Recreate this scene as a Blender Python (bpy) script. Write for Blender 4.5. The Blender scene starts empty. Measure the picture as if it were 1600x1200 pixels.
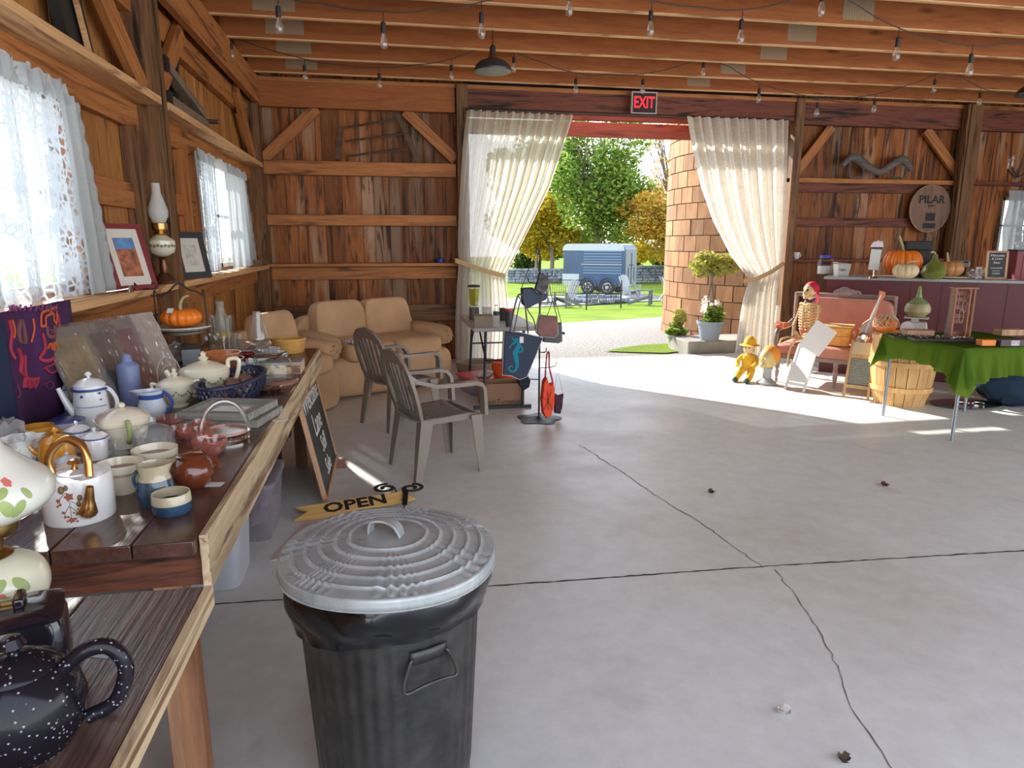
import bpy, math, random
from mathutils import Vector, Matrix
PI = math.pi
SC = bpy.context.scene
COL = SC.collection
random.seed(7)
# ---------------------------------------------------------------- camera, sky, sun, exposure
F_PX = 1065.0; PITCH = math.radians(11.7); YAW = math.radians(10.4); EYE = 1.5
cam = bpy.data.cameras.new('camera'); cam.sensor_width = 36.0; cam.lens = F_PX / 1600 * 36; cam.clip_end = 400
cam_o = bpy.data.objects.new('camera', cam); COL.objects.link(cam_o)
cam_o.location = (0, 0, EYE); cam_o.rotation_euler = (PI / 2 - PITCH, 0, -YAW); SC.camera = cam_o
SC.view_settings.view_transform = 'Standard'; SC.view_settings.look = 'None'
SC.view_settings.exposure = 1.75; SC.view_settings.gamma = 1; SC.view_settings.use_curve_mapping = False
world = bpy.data.worlds.new('sky'); SC.world = world; world.use_nodes = True
wn = world.node_tree.nodes; wl = world.node_tree.links; wn.clear()
w_out = wn.new('ShaderNodeOutputWorld'); w_bg = wn.new('ShaderNodeBackground'); w_tc = wn.new('ShaderNodeTexCoord')
w_sep = wn.new('ShaderNodeSeparateXYZ'); w_rmp = wn.new('ShaderNodeValToRGB')
w_rmp.color_ramp.elements[0].position = 0.0; w_rmp.color_ramp.elements[0].color = (0.95, 0.97, 1.0, 1)
w_rmp.color_ramp.elements[1].position = 0.75; w_rmp.color_ramp.elements[1].color = (0.58, 0.70, 0.95, 1)
wl.new(w_tc.outputs['Generated'], w_sep.inputs[0]); wl.new(w_sep.outputs['Z'], w_rmp.inputs[0])
wl.new(w_rmp.outputs[0], w_bg.inputs[0]); wl.new(w_bg.outputs[0], w_out.inputs[0]); w_bg.inputs[1].default_value = 1.25
sun = bpy.data.lights.new('sun', 'SUN'); sun.energy = 3.9; sun.angle = math.radians(0.6); sun.color = (1.0, 0.95, 0.86)
sun_o = bpy.data.objects.new('sun', sun); COL.objects.link(sun_o)
SUN_DIR = Vector((0.70, -1.43, -1.0)).normalized()
sun_o.rotation_euler = SUN_DIR.to_track_quat('-Z', 'Y').to_euler(); sun_o.location = (-6, 14, 9)
SC.cycles.max_bounces = 9; SC.cycles.diffuse_bounces = 5; SC.cycles.glossy_bounces = 4
SC.cycles.transmission_bounces = 5; SC.cycles.transparent_max_bounces = 14
SC.cycles.caustics_reflective = False; SC.cycles.caustics_refractive = False
SC.cycles.use_denoising = True; SC.cycles.sample_clamp_indirect = 6.0

# ---------------------------------------------------------------- where a spot of the photograph lies in the room
def ray(x, y):
    a = (x - 800) / F_PX; b = (600 - y) / F_PX
    F = math.cos(PITCH) + b * math.sin(PITCH); Z = -math.sin(PITCH) + b * math.cos(PITCH)
    return Vector((math.sin(YAW) * F + math.cos(YAW) * a, math.cos(YAW) * F - math.sin(YAW) * a, Z))
def PZ(x, y, z=0.0):
    d = ray(x, y); t = (z - EYE) / d.z; return Vector((d.x * t, d.y * t, z))
def PX(x, y, X):
    d = ray(x, y); t = X / d.x; return Vector((X, d.y * t, EYE + d.z * t))
def PY(x, y, Y):
    d = ray(x, y); t = Y / d.y; return Vector((d.x * t, Y, EYE + d.z * t))
def hit(p, w):          # metres that w pixels span at the depth of p
    q = p - Vector((0, 0, EYE)); fw = Vector((math.sin(YAW) * math.cos(PITCH), math.cos(YAW) * math.cos(PITCH), -math.sin(PITCH)))
    return w * q.dot(fw) / F_PX

# ---------------------------------------------------------------- materials
def M(name):
    m = bpy.data.materials.new(name); m.use_nodes = True
    n = m.node_tree.nodes; n.clear(); return m, n, m.node_tree.links
def principled(n, l, col=(.8, .8, .8), rough=.5, metal=0.0, **kw):
    out = n.new('ShaderNodeOutputMaterial'); b = n.new('ShaderNodeBsdfPrincipled')
    b.inputs['Base Color'].default_value = (*col, 1); b.inputs['Roughness'].default_value = rough; b.inputs['Metallic'].default_value = metal
    for k, v in kw.items(): b.inputs[k].default_value = v
    l.new(b.outputs[0], out.inputs[0]); return b, out
def mixc(n, l, fac, a, b, mode='MIX'):
    m = n.new('ShaderNodeMix'); m.data_type = 'RGBA'; m.blend_type = mode
    for sock, v in ((m.inputs[0], fac), (m.inputs[6], a), (m.inputs[7], b)):
        if hasattr(v, 'links') or hasattr(v, 'is_linked'): l.new(v, sock)
        elif isinstance(v, (int, float)): sock.default_value = v
        else: sock.default_value = (*v, 1)
    return m.outputs[2]
def ramp(n, l, src, stops):
    r = n.new('ShaderNodeValToRGB'); l.new(src, r.inputs[0]); e = r.color_ramp.elements
    while len(e) < len(stops): e.new(0.5)
    for k, (p, c) in enumerate(stops):
        e[k].position = p; e[k].color = (*(c if isinstance(c, tuple) else (c, c, c)), 1)
    return r.outputs[0]
def coord(n, l, scale=(1, 1, 1), kind='Object', rot=(0, 0, 0)):
    tc = n.new('ShaderNodeTexCoord'); mp = n.new('ShaderNodeMapping')
    mp.inputs['Scale'].default_value = scale; mp.inputs['Rotation'].default_value = rot
    l.new(tc.outputs[kind], mp.inputs[0]); return mp.outputs[0]
def noise(n, l, vec, scale=5, detail=4, rough=.55, dist=0):
    t = n.new('ShaderNodeTexNoise'); t.inputs['Scale'].default_value = scale; t.inputs['Detail'].default_value = detail
    t.inputs['Roughness'].default_value = rough; t.inputs['Distortion'].default_value = dist
    l.new(vec, t.inputs['Vector']); return t.outputs[0]
def bump(n, l, b, src, strength=.3, dist=.01):
    bp = n.new('ShaderNodeBump'); bp.inputs['Strength'].default_value = strength; bp.inputs['Distance'].default_value = dist
    l.new(src, bp.inputs['Height']); l.new(bp.outputs[0], b.inputs['Normal'])
def plain(name, col, rough=.5, metal=0.0, var=.0, vs=6, bmp=0, bs=60, **kw):
    m, n, l = M(name); b, o = principled(n, l, col, rough, metal, **kw)
    if var or bmp:
        v = coord(n, l)
        if var:
            c = mixc(n, l, ramp(n, l, noise(n, l, v, vs), [(.3, 0), (.7, 1)]), tuple(x * (1 - var) for x in col), tuple(min(1, x * (1 + var)) for x in col))
            l.new(c, b.inputs['Base Color'])
        if bmp: bump(n, l, b, noise(n, l, v, bs), bmp, .004)
    return m
def wood(name, dark, light, axis='Z', rough=.6, streak=.0, streak_col=(.02, .012, .008), knots=.5, var=.35, dens=14, bmp=.35, spec=.3, weather=None):
    m, n, l = M(name); b, o = principled(n, l, light, rough); b.inputs['Specular IOR Level'].default_value = spec
    sc = {'X': (1, dens, dens), 'Y': (dens, 1, dens), 'Z': (dens, dens, 1)}[axis]
    geo = n.new('ShaderNodeNewGeometry'); v0 = coord(n, l, sc)
    add = n.new('ShaderNodeVectorMath'); add.operation = 'MULTIPLY_ADD'
    cmb = n.new('ShaderNodeCombineXYZ')
    for k in range(3): l.new(geo.outputs['Random Per Island'], cmb.inputs[k])
    l.new(cmb.outputs[0], add.inputs[0]); add.inputs[1].default_value = (37, 53, 71); l.new(v0, add.inputs[2]); v = add.outputs[0]
    g1 = noise(n, l, v, 1.1, 6, .62, 1.2); g2 = noise(n, l, v, 4.5, 3, .6, .4)
    gm = mixc(n, l, .35, g1, g2)
    c = mixc(n, l, ramp(n, l, gm, [(.34, 0), (.62, 1)]), dark, light)
    if weather:
        c = mixc(n, l, ramp(n, l, noise(n, l, v, .5, 3), [(.52, 0), (.62, 1)]), c, weather)
    if streak:
        c = mixc(n, l, ramp(n, l, noise(n, l, v, .75, 5, .65, 1.5), [(.56 - streak * .12, 0), (.66 - streak * .1, 1)]), c, streak_col)
    if knots:
        ks = {'X': (1.6, 5, 5), 'Y': (5, 1.6, 5), 'Z': (5, 5, 1.6)}[axis]
        kv = coord(n, l, ks); vo = n.new('ShaderNodeTexVoronoi'); vo.inputs['Scale'].default_value = 1.0
        ad2 = n.new('ShaderNodeVectorMath'); ad2.operation = 'MULTIPLY_ADD'; l.new(cmb.outputs[0], ad2.inputs[0]); ad2.inputs[1].default_value = (13, 17, 19); l.new(kv, ad2.inputs[2])
        l.new(ad2.outputs[0], vo.inputs['Vector'])
        c = mixc(n, l, ramp(n, l, vo.outputs['Distance'], [(.07, knots), (.17, 0)]), c, tuple(x * .3 for x in dark))
    hsv = n.new('ShaderNodeHueSaturation'); l.new(c, hsv.inputs['Color'])
    mr = n.new('ShaderNodeMapRange'); l.new(geo.outputs['Random Per Island'], mr.inputs[0]); mr.inputs[3].default_value = 1 - var; mr.inputs[4].default_value = 1 + var * .8
    l.new(mr.outputs[0], hsv.inputs['Value']); l.new(hsv.outputs[0], b.inputs['Base Color'])
    bump(n, l, b, gm, bmp, .004)
    return m
def thin_glass(name, tint=(.97, .98, .98), rough=.02, ior=1.5, body=0.0, body_col=(.9, .9, .9)):
    m, n, l = M(name); out = n.new('ShaderNodeOutputMaterial'); fr = n.new('ShaderNodeFresnel'); geo = n.new('ShaderNodeNewGeometry')
    mr = n.new('ShaderNodeMapRange'); l.new(geo.outputs['Backfacing'], mr.inputs[0]); mr.inputs[3].default_value = ior; mr.inputs[4].default_value = 1 / ior; l.new(mr.outputs[0], fr.inputs[0])
    tr = n.new('ShaderNodeBsdfTransparent'); tr.inputs[0].default_value = (*tint, 1)
    gl = n.new('ShaderNodeBsdfGlossy'); gl.inputs['Roughness'].default_value = rough
    mx = n.new('ShaderNodeMixShader'); l.new(fr.outputs[0], mx.inputs[0]); l.new(tr.outputs[0], mx.inputs[1]); l.new(gl.outputs[0], mx.inputs[2])
    if body:
        df = n.new('ShaderNodeBsdfDiffuse'); df.inputs[0].default_value = (*body_col, 1); m2 = n.new('ShaderNodeMixShader')
        m2.inputs[0].default_value = body; l.new(mx.outputs[0], m2.inputs[1]); l.new(df.outputs[0], m2.inputs[2]); mx = m2
    l.new(mx.outputs[0], out.inputs[0]); return m
def cloth(name, col, trans=.45, hole=.0, hole_scale=60, lace=False, col2=None):
    m, n, l = M(name); out = n.new('ShaderNodeOutputMaterial')
    df = n.new('ShaderNodeBsdfDiffuse'); tl = n.new('ShaderNodeBsdfTranslucent'); mx = n.new('ShaderNodeMixShader')
    df.inputs[0].default_value = (*col, 1); tl.inputs[0].default_value = (*(col2 or col), 1); mx.inputs[0].default_value = trans
    l.new(df.outputs[0], mx.inputs[1]); l.new(tl.outputs[0], mx.inputs[2]); last = mx.outputs[0]
    if hole:
        tp = n.new('ShaderNodeBsdfTransparent'); m2 = n.new('ShaderNodeMixShader'); v = coord(n, l)
        if lace:
            vo = n.new('ShaderNodeTexVoronoi'); vo.feature = 'DISTANCE_TO_EDGE'; vo.inputs['Scale'].default_value = hole_scale; l.new(v, vo.inputs['Vector'])
            f1 = ramp(n, l, vo.outputs['Distance'], [(.08, 0.05), (.2, 1)])
            f2 = ramp(n, l, noise(n, l, v, 9, 3), [(.42, .12), (.6, 1)])
            ml = n.new('ShaderNodeMath'); ml.operation = 'MULTIPLY'; l.new(f1, ml.inputs[0]); l.new(f2, ml.inputs[1])
            m3 = n.new('ShaderNodeMath'); m3.operation = 'MULTIPLY'; m3.inputs[1].default_value = hole; l.new(ml.outputs[0], m3.inputs[0]); l.new(m3.outputs[0], m2.inputs[0])
        else:
            f = ramp(n, l, noise(n, l, v, hole_scale, 2), [(.4, hole * .3), (.65, hole)]); l.new(f, m2.inputs[0])
        l.new(last, m2.inputs[1]); l.new(tp.outputs[0], m2.inputs[2]); last = m2.outputs[0]
    l.new(last, out.inputs[0]); return m

# ---------------------------------------------------------------- mesh building
class MB:
    def __init__(s): s.v = []; s.f = []
    def add(s, vs, fs):
        b = len(s.v); s.v += [tuple(x) for x in vs]; s.f += [tuple(b + i for i in q) for q in fs]; return s
    def box(s, c, d, rz=0, rx=0, ry=0, taper=1):
        R = Matrix.Rotation(rz, 4, 'Z') @ Matrix.Rotation(ry, 4, 'Y') @ Matrix.Rotation(rx, 4, 'X'); vs = []
        for z in (-1, 1):
            for x, y in ((-1, -1), (1, -1), (1, 1), (-1, 1)):
                k = taper if z < 0 else 1
                vs.append(Vector(c) + R @ Vector((x * d[0] / 2 * k, y * d[1] / 2 * k, z * d[2] / 2)))
        return s.add(vs, [(3, 2, 1, 0), (4, 5, 6, 7), (0, 1, 5, 4), (1, 2, 6, 5), (2, 3, 7, 6), (3, 0, 4, 7)])
    def b2(s, p, q): return s.box([(a + b) / 2 for a, b in zip(p, q)], [abs(b - a) for a, b in zip(p, q)])
    def beam(s, a, b, w, h, up=(0, 0, 1)):
        a = Vector(a); b = Vector(b); d = (b - a).normalized(); u = Vector(up); r = d.cross(u)
        if r.length < 1e-4: r = d.cross(Vector((1, 0, 0)))
        r.normalize(); u = r.cross(d); vs = []
        for p in (a, b):
            for x, y in ((-1, -1), (1, -1), (1, 1), (-1, 1)): vs.append(p + r * x * w / 2 + u * y * h / 2)
        return s.add(vs, [(3, 2, 1, 0), (4, 5, 6, 7), (0, 1, 5, 4), (1, 2, 6, 5), (2, 3, 7, 6), (3, 0, 4, 7)])
    def tube(s, pts, r, n=8, closed=False, flat=1.0):
        pts = [Vector(p) for p in pts]; N = len(pts); rs = list(r) if isinstance(r, (list, tuple)) else [r] * N; vs = []
        if 3 <= N <= 12 and n >= 6 and not closed:      # round off coarse paths
            P2 = []; R2 = []
            for i in range(N - 1):
                a, b, c, d = pts[max(i - 1, 0)], pts[i], pts[i + 1], pts[min(i + 2, N - 1)]
                for k in range(4):
                    t = k / 4; P2.append(.5 * (2 * b + (c - a) * t + (2 * a - 5 * b + 4 * c - d) * t * t + (3 * b - a - 3 * c + d) * t ** 3)); R2.append(rs[i] + (rs[i + 1] - rs[i]) * t)
            pts = P2 + [pts[-1]]; rs = R2 + [rs[-1]]; N = len(pts)
        prev = None
        for i, p in enumerate(pts):
            if closed: t = pts[(i + 1) % N] - pts[i - 1]
            else: t = pts[min(i + 1, N - 1)] - pts[max(i - 1, 0)]
            t.normalize()
            if prev is None:
                a = Vector((0, 0, 1)) if abs(t.z) < .9 else Vector((1, 0, 0)); nrm = (a - t * a.dot(t)).normalized()
            else: nrm = (prev - t * prev.dot(t)).normalized()
            prev = nrm; bi = t.cross(nrm)
            for k in range(n):
                an = 2 * PI * k / n; vs.append(p + (nrm * math.cos(an) * flat + bi * math.sin(an)) * rs[i])
        fs = []
        for i in range(N if closed else N - 1):
            j = (i + 1) % N
            for k in range(n): fs.append((i * n + k, i * n + (k + 1) % n, j * n + (k + 1) % n, j * n + k))
        if not closed: fs.append(tuple(range(n - 1, -1, -1))); fs.append(tuple((N - 1) * n + k for k in range(n)))
        return s.add(vs, fs)
    def lathe(s, prof, n=28, c=(0, 0, 0), sx=1, sy=1, fn=None):
        vs = []; fs = []; K = len(prof)
        for (r, z) in prof:
            for k in range(n):
                an = 2 * PI * k / n; rr = r * (fn(an, z) if fn else 1)
                vs.append((c[0] + rr * math.cos(an) * sx, c[1] + rr * math.sin(an) * sy, c[2] + z))
        for i in range(K - 1):
            for k in range(n): fs.append((i * n + k, i * n + (k + 1) % n, (i + 1) * n + (k + 1) % n, (i + 1) * n + k))
        if prof[0][0] > 1e-6: fs.append(tuple(range(n - 1, -1, -1)))
        if prof[-1][0] > 1e-6: fs.append(tuple((K - 1) * n + k for k in range(n)))
        return s.add(vs, fs)
    def ell(s, c, r, nu=16, nv=10, fn=None):
        vs = []; fs = []
        for i in range(nv + 1):
            th = PI * i / nv
            for k in range(nu):
                ph = 2 * PI * k / nu; q = fn(ph, th) if fn else 1
                vs.append((c[0] + r[0] * math.sin(th) * math.cos(ph) * q, c[1] + r[1] * math.sin(th) * math.sin(ph) * q, c[2] + r[2] * math.cos(th)))
        for i in range(nv):
            for k in range(nu): fs.append((i * nu + k, (i + 1) * nu + k, (i + 1) * nu + (k + 1) % nu, i * nu + (k + 1) % nu))
        return s.add(vs, fs)
    def grid(s, fn, nu, nv, cu=False, cv=False):
        vs = [fn(i / (nu if cu else nu - 1), j / (nv if cv else nv - 1)) for j in range(nv) for i in range(nu)]; fs = []
        for j in range(nv if cv else nv - 1):
            for i in range(nu if cu else nu - 1):
                i2 = (i + 1) % nu; j2 = (j + 1) % nv; fs.append((j * nu + i, j * nu + i2, j2 * nu + i2, j2 * nu + i))
        return s.add(vs, fs)
    def prism(s, poly, t, mat=None):        # outline in local x,z, thickness t along local y
        N = len(poly); vs = [Vector((x, -t / 2, z)) for x, z in poly] + [Vector((x, t / 2, z)) for x, z in poly]
        if mat: vs = [mat @ v for v in vs]
        return s.add(vs, [tuple(range(N)), tuple(range(2 * N - 1, N - 1, -1))] + [(i, i + N, (i + 1) % N + N, (i + 1) % N) for i in range(N)])
    def merge(s, o, mat=None):
        return s.add([mat @ Vector(v) for v in o.v] if mat else o.v, o.f)
    def build(s, name, mat=None, parent=None, loc=None, rot=None, bevel=0, sub=0, solid=0, ang=38, kind=None):
        me = bpy.data.meshes.new(name); me.from_pydata(s.v, [], s.f); me.update()
        me.shade_smooth(); me.set_sharp_from_angle(angle=math.radians(ang))
        if mat: me.materials.append(mat)
        o = bpy.data.objects.new(name, me); COL.objects.link(o)
        if parent: o.parent = parent
        if loc is not None: o.location = loc
        if rot is not None: o.rotation_euler = rot if isinstance(rot, (tuple, list)) else (0, 0, rot)
        if solid:
            md = o.modifiers.new('s', 'SOLIDIFY'); md.thickness = solid; md.offset = 0
        if bevel:
            md = o.modifiers.new('b', 'BEVEL'); md.width = bevel; md.segments = 2; md.limit_method = 'ANGLE'; md.angle_limit = math.radians(40)
        if sub:
            md = o.modifiers.new('u', 'SUBSURF'); md.levels = sub; md.render_levels = sub
        if kind: o['kind'] = kind
        return o
def thing(name, label, cat, loc=(0, 0, 0), rz=0, group=None, scale=None):
    o = bpy.data.objects.new(name, None); o.empty_display_size = .1; COL.objects.link(o); o.location = loc
    o.rotation_euler = rz if isinstance(rz, (tuple, list)) else (0, 0, rz)
    if scale: o.scale = scale if isinstance(scale, (tuple, list)) else (scale,) * 3
    o['label'] = label; o['category'] = cat
    if group: o['group'] = group
    return o
def tag(o, label, cat, group=None, kind=None):
    o['label'] = label; o['category'] = cat
    if group: o['group'] = group
    if kind: o['kind'] = kind
    return o
def copy_tree(o, parent=None):
    c = o.copy(); COL.objects.link(c); c.parent = parent
    for ch in list(o.children): copy_tree(ch, c)
    return c
def text_mesh(name, body, size, mat, parent, mtx, ext=.001, align='CENTER', bold=0):
    cu = bpy.data.curves.new(name, 'FONT'); cu.body = body; cu.size = size; cu.extrude = ext; cu.align_x = align; cu.align_y = 'CENTER'; cu.offset = bold; cu.resolution_u = 2
    t = bpy.data.objects.new('tmp', cu); COL.objects.link(t); dg = bpy.context.evaluated_depsgraph_get()
    me = bpy.data.meshes.new_from_object(t.evaluated_get(dg)); bpy.data.objects.remove(t); me.name = name
    me.materials.clear(); me.materials.append(mat); o = bpy.data.objects.new(name, me); COL.objects.link(o)
    if parent: o.parent = parent
    o.matrix_local = mtx; return o
def beam_obj(name, a, b, w, h, mat, parent=None, kind='structure', up=(0, 0, 1), bevel=.004):
    a = Vector(a); b = Vector(b); d = b - a; x = d.normalized(); y = Vector(up).cross(x)
    if y.length < 1e-4: y = Vector((0, 1, 0)).cross(x)
    y.normalize(); z = x.cross(y)
    o = MB().box((d.length / 2, 0, 0), (d.length, w, h)).build(name, mat, parent, bevel=bevel)
    o.matrix_local = Matrix(((x.x, y.x, z.x, a.x), (x.y, y.y, z.y, a.y), (x.z, y.z, z.z, a.z), (0, 0, 0, 1)))
    if kind: o['kind'] = kind
    return o
def arc(c, r, a0, a1, n, plane='XZ', sy=1):
    out = []
    for k in range(n):
        t = a0 + (a1 - a0) * k / (n - 1); u = r * math.cos(t); w = r * math.sin(t) * sy
        out.append({'XZ': (c[0] + u, c[1], c[2] + w), 'YZ': (c[0], c[1] + u, c[2] + w), 'XY': (c[0] + u, c[1] + w, c[2])}[plane])
    return out

def ribbon(m, pts, ws, th, up=(0, 0, 1)):
    pts = [Vector(p) for p in pts]; ups = up if isinstance(up, list) else [up] * len(pts); vs = []
    for i, p in enumerate(pts):
        tg = (pts[min(i + 1, len(pts) - 1)] - pts[max(i - 1, 0)]).normalized(); n = Vector(ups[i]); n = (n - tg * n.dot(tg)).normalized(); s = tg.cross(n); w = ws[i] if isinstance(ws, list) else ws
        vs += [p + s * w / 2 + n * th / 2, p - s * w / 2 + n * th / 2, p - s * w / 2 - n * th / 2, p + s * w / 2 - n * th / 2]
    k = len(pts); fs = [(i * 4 + j, i * 4 + (j + 1) % 4, (i + 1) * 4 + (j + 1) % 4, (i + 1) * 4 + j) for i in range(k - 1) for j in range(4)] + [(3, 2, 1, 0), tuple(4 * (k - 1) + j for j in range(4))]
    return m.add(vs, fs)
# ---------------------------------------------------------------- the barn
W_LEFT = wood('left_wall_boards', (.30, .115, .030), (.54, .24, .07), 'Z', streak=.12, streak_col=(.12, .045, .018), knots=.8, var=.25, dens=11)
W_BACK = wood('back_wall_boards', (.17, .050, .013), (.34, .115, .028), 'Z', streak=.35, streak_col=(.06, .022, .010), knots=.9, var=.42, dens=10, weather=(.33, .20, .115))
W_GIRT = wood('girt_wood', (.29, .10, .028), (.46, .185, .055), 'X', streak=.2, streak_col=(.14, .05, .02), var=.15)
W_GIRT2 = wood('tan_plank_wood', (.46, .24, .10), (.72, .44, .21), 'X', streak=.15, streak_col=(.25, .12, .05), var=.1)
W_POST = wood('post_wood', (.09, .042, .020), (.24, .115, .045), 'X', streak=.3, var=.1, knots=.3)
W_JOIST = wood('joist_wood', (.23, .066, .017), (.36, .12, .030), 'X', streak=.0, streak_col=(.13, .04, .015), knots=.7, var=.22, dens=9)
W_DARK = wood('dark_header_wood', (.11, .032, .02), (.21, .065, .036), 'X', streak=.4, var=.2)
W_RED = wood('red_door_beam_wood', (.27, .05, .03), (.42, .10, .06), 'X', streak=.2, streak_col=(.1, .02, .015), knots=.2)
GALV = plain('truss_plate_metal', (.36, .26, .15), .6, .2)

def planks(mb, u0, u1, z0, z1, place, holes=(), w=.2, th=.022, seed=1):
    rnd = random.Random(seed); cuts = [u0]; marks = sorted(set([h[0] for h in holes] + [h[1] for h in holes] + [u1]))
    while cuts[-1] < u1 - 1e-6:
        nx = cuts[-1] + w * rnd.uniform(.75, 1.25)
        for mk in marks:
            if cuts[-1] + 1e-6 < mk and mk - nx < w * .35 and mk > cuts[-1] and (mk < nx + w * .35): nx = mk; break
        cuts.append(min(nx, u1))
    for a, b in zip(cuts, cuts[1:]):
        if b - a < .01: continue
        spans = [(z0, z1)]
        for (ha, hb, hz0, hz1) in holes:
            if a >= ha - 1e-4 and b <= hb + 1e-4: spans = [(z0, hz0), (hz1, z1)]
        j = rnd.uniform(-.004, .004)
        for s0, s1 in spans:
            if s1 - s0 > .01: place(mb, a + .0025, b - .0025, s0, s1, th, j)
def place_left(mb, a, b, s0, s1, th, j): mb.b2((-1.54 - th + j, a, s0), (-1.54 + j, b, s1))
def place_back(mb, a, b, s0, s1, th, j): mb.b2((a, 8.86 + j, s0), (b, 8.86 + th + j, s1))
WIN1 = (1.85, 3.75, 1.27, 2.2); WIN2 = (6.15, 7.95, 1.27, 2.24); WINR = (8.95, 10.4, 1.30, 2.15)
L = MB(); planks(L, -1.2, 8.86, 0, 3.6, place_left, (WIN1, WIN2), .2, seed=3)
wl_o = L.build('wall_left', W_LEFT, kind='structure')
def backing(name, segs, mat):
    m = MB()
    for p, q in segs: m.b2(p, q)
    return m.build(name, mat, kind='structure')
DARKB = plain('dark_leak_block', (.03, .015, .01), .8)  # for unseen slabs added behind the boards to stop light leaking through gaps
backing('wall_left_leak_block', [((-1.60, -1.2, 0), (-1.575, 1.85, 3.6)), ((-1.60, 1.85, 0), (-1.575, 3.75, 1.27)), ((-1.60, 1.85, 2.2), (-1.575, 3.75, 3.6)), ((-1.60, 3.75, 0), (-1.575, 6.15, 3.6)),
    ((-1.60, 6.15, 0), (-1.575, 7.95, 1.27)), ((-1.60, 6.15, 2.24), (-1.575, 7.95, 3.6)), ((-1.60, 7.95, 0), (-1.575, 8.95, 3.6))], DARKB)
B = MB(); planks(B, -1.56, 1.02, 0, 3.6, place_back, (), .19, seed=5); planks(B, 5.42, 11.0, 0, 3.6, place_back, (WINR,), .2, seed=8)
B.build('wall_back', W_BACK, kind='structure')
backing('wall_back_leak_block', [((-1.6, 8.90, 0), (1.0, 8.93, 3.6)), ((1.0, 8.88, 3.12), (5.42, 8.93, 3.6)), ((5.44, 8.90, 0), (8.95, 8.93, 3.6)), ((8.95, 8.9, 0), (10.4, 8.93, 1.3)), ((8.95, 8.9, 2.15), (10.4, 8.93, 3.6)), ((10.4, 8.9, 0), (11, 8.93, 3.6))], DARKB)
# left frame
T = 0
def trim(a, b, w, h, mat, up=(0, 0, 1)):
    global T; T += 1
    return beam_obj('trim_%d' % T, a, b, w, h, mat, up=up)
def post(x, y, wx, wy, z1=3.35, mat=None):
    o = beam_obj('wall_post', (x, y, 0), (x, y, z1), wy, wx, mat or W_POST, up=(1, 0, 0)); return o
post(-1.45, 4.97, .18, .17); post(-1.45, 8.70, .18, .18)
trim((-1.44, -1.2, 2.375), (-1.44, 4.885, 2.375), .19, .05, W_GIRT2); trim((-1.44, 5.055, 2.375), (-1.44, 8.6, 2.375), .19, .05, W_GIRT2)
trim((-1.515, -1.2, 2.27), (-1.515, 4.885, 2.27), .045, .16, W_GIRT); trim((-1.515, 5.055, 2.27), (-1.515, 8.6, 2.27), .045, .16, W_GIRT)
trim((-1.445, -1.2, 1.222), (-1.445, 4.885, 1.222), .19, .045, W_GIRT2); trim((-1.445, 5.055, 1.222), (-1.445, 8.6, 1.222), .19, .045, W_GIRT2)
trim((-1.515, -1.2, 1.12), (-1.515, 4.885, 1.12), .045, .155, W_GIRT); trim((-1.515, 5.055, 1.12), (-1.515, 8.6, 1.12), .045, .155, W_GIRT)
trim((-1.515, 3.8, 1.78), (-1.515, 4.885, 1.78), .045, .15, W_GIRT); trim((-1.515, 5.055, 1.78), (-1.515, 6.1, 1.78), .045, .15, W_GIRT); trim((-1.515, 8.05, 1.78), (-1.515, 8.6, 1.78), .045, .15, W_GIRT)
# jambs beside the windows
for yy in (1.81, 3.79, 6.1, 8.0): trim((-1.51, yy, 1.245), (-1.51, yy, 2.19), .05, .09, W_GIRT, up=(1, 0, 0))
trim((-1.49, 4.68, 1.25), (-1.49, 4.68, 2.19), .04, .10, W_POST, up=(1, 0, 0))
trim((-1.49, 5.75, 1.25), (-1.49, 5.75, 2.19), .04, .10, W_GIRT, up=(1, 0, 0))
# plates under the ceiling
trim((-1.37, -1.2, 3.20), (-1.37, 8.6, 3.20), .06, .30, W_GIRT); trim((-1.50, -1.2, 2.98), (-1.50, 8.6, 2.98), .06, .2, W_GIRT)
for (ya, yb) in ((4.85, 3.95), (5.08, 5.85), (8.6, 7.8)):
    trim((-1.44, ya, 2.42), (-1.44, yb, 3.05), .05, .15, W_GIRT)
# back frame
YB = 8.76
for z, h, m in ((2.37, .16, W_GIRT), (1.77, .13, W_GIRT)):
    trim((-1.36, YB, z), (.90, YB, z), .10, h, m)
trim((-1.36, 8.73, 1.235), (.90, 8.73, 1.235), .2, .04, W_GIRT); trim((-1.36, 8.80, 1.13), (.90, 8.80, 1.13), .045, .15, W_GIRT)
trim((-1.36, 8.80, .62), (.90, 8.80, .62), .045, .22, W_POST)
trim((-1.36, 8.74, 3.19), (.90, 8.74, 3.19), .08, .30, W_JOIST)
trim((-1.36, 8.76, 2.46), (-.72, 8.76, 3.05), .05, .13, W_GIRT); trim((.90, 8.78, 2.50), (.30, 8.78, 3.05), .05, .13, W_GIRT)
post(.98, 8.72, .14, .16, 3.36, W_POST); post(5.46, 8.74, .12, .14, 3.36, W_POST); post(8.06, 8.68, .19, .2, 3.36, W_POST); 
trim((7.94, 8.64, 1.0), (7.94, 8.64, 3.36), .04, .1, W_POST, up=(0, 1, 0))
trim((5.40, YB, 2.33), (8.06, YB, 2.33), .10, .06, W_GIRT); trim((5.40, 8.81, 2.25), (8.06, 8.81, 2.25), .045, .14, W_DARK)
trim((5.52, 8.81, 1.78), (8.06, 8.81, 1.78), .045, .12, W_DARK); trim((5.52, 8.76, 1.26), (8.06, 8.76, 1.26), .17, .04, W_DARK)
trim((8.26, YB, 2.33), (11, YB, 2.33), .10, .05, W_DARK)
trim((5.52, 8.75, 3.19), (11, 8.75, 3.19), .08, .30, W_DARK)
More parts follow.
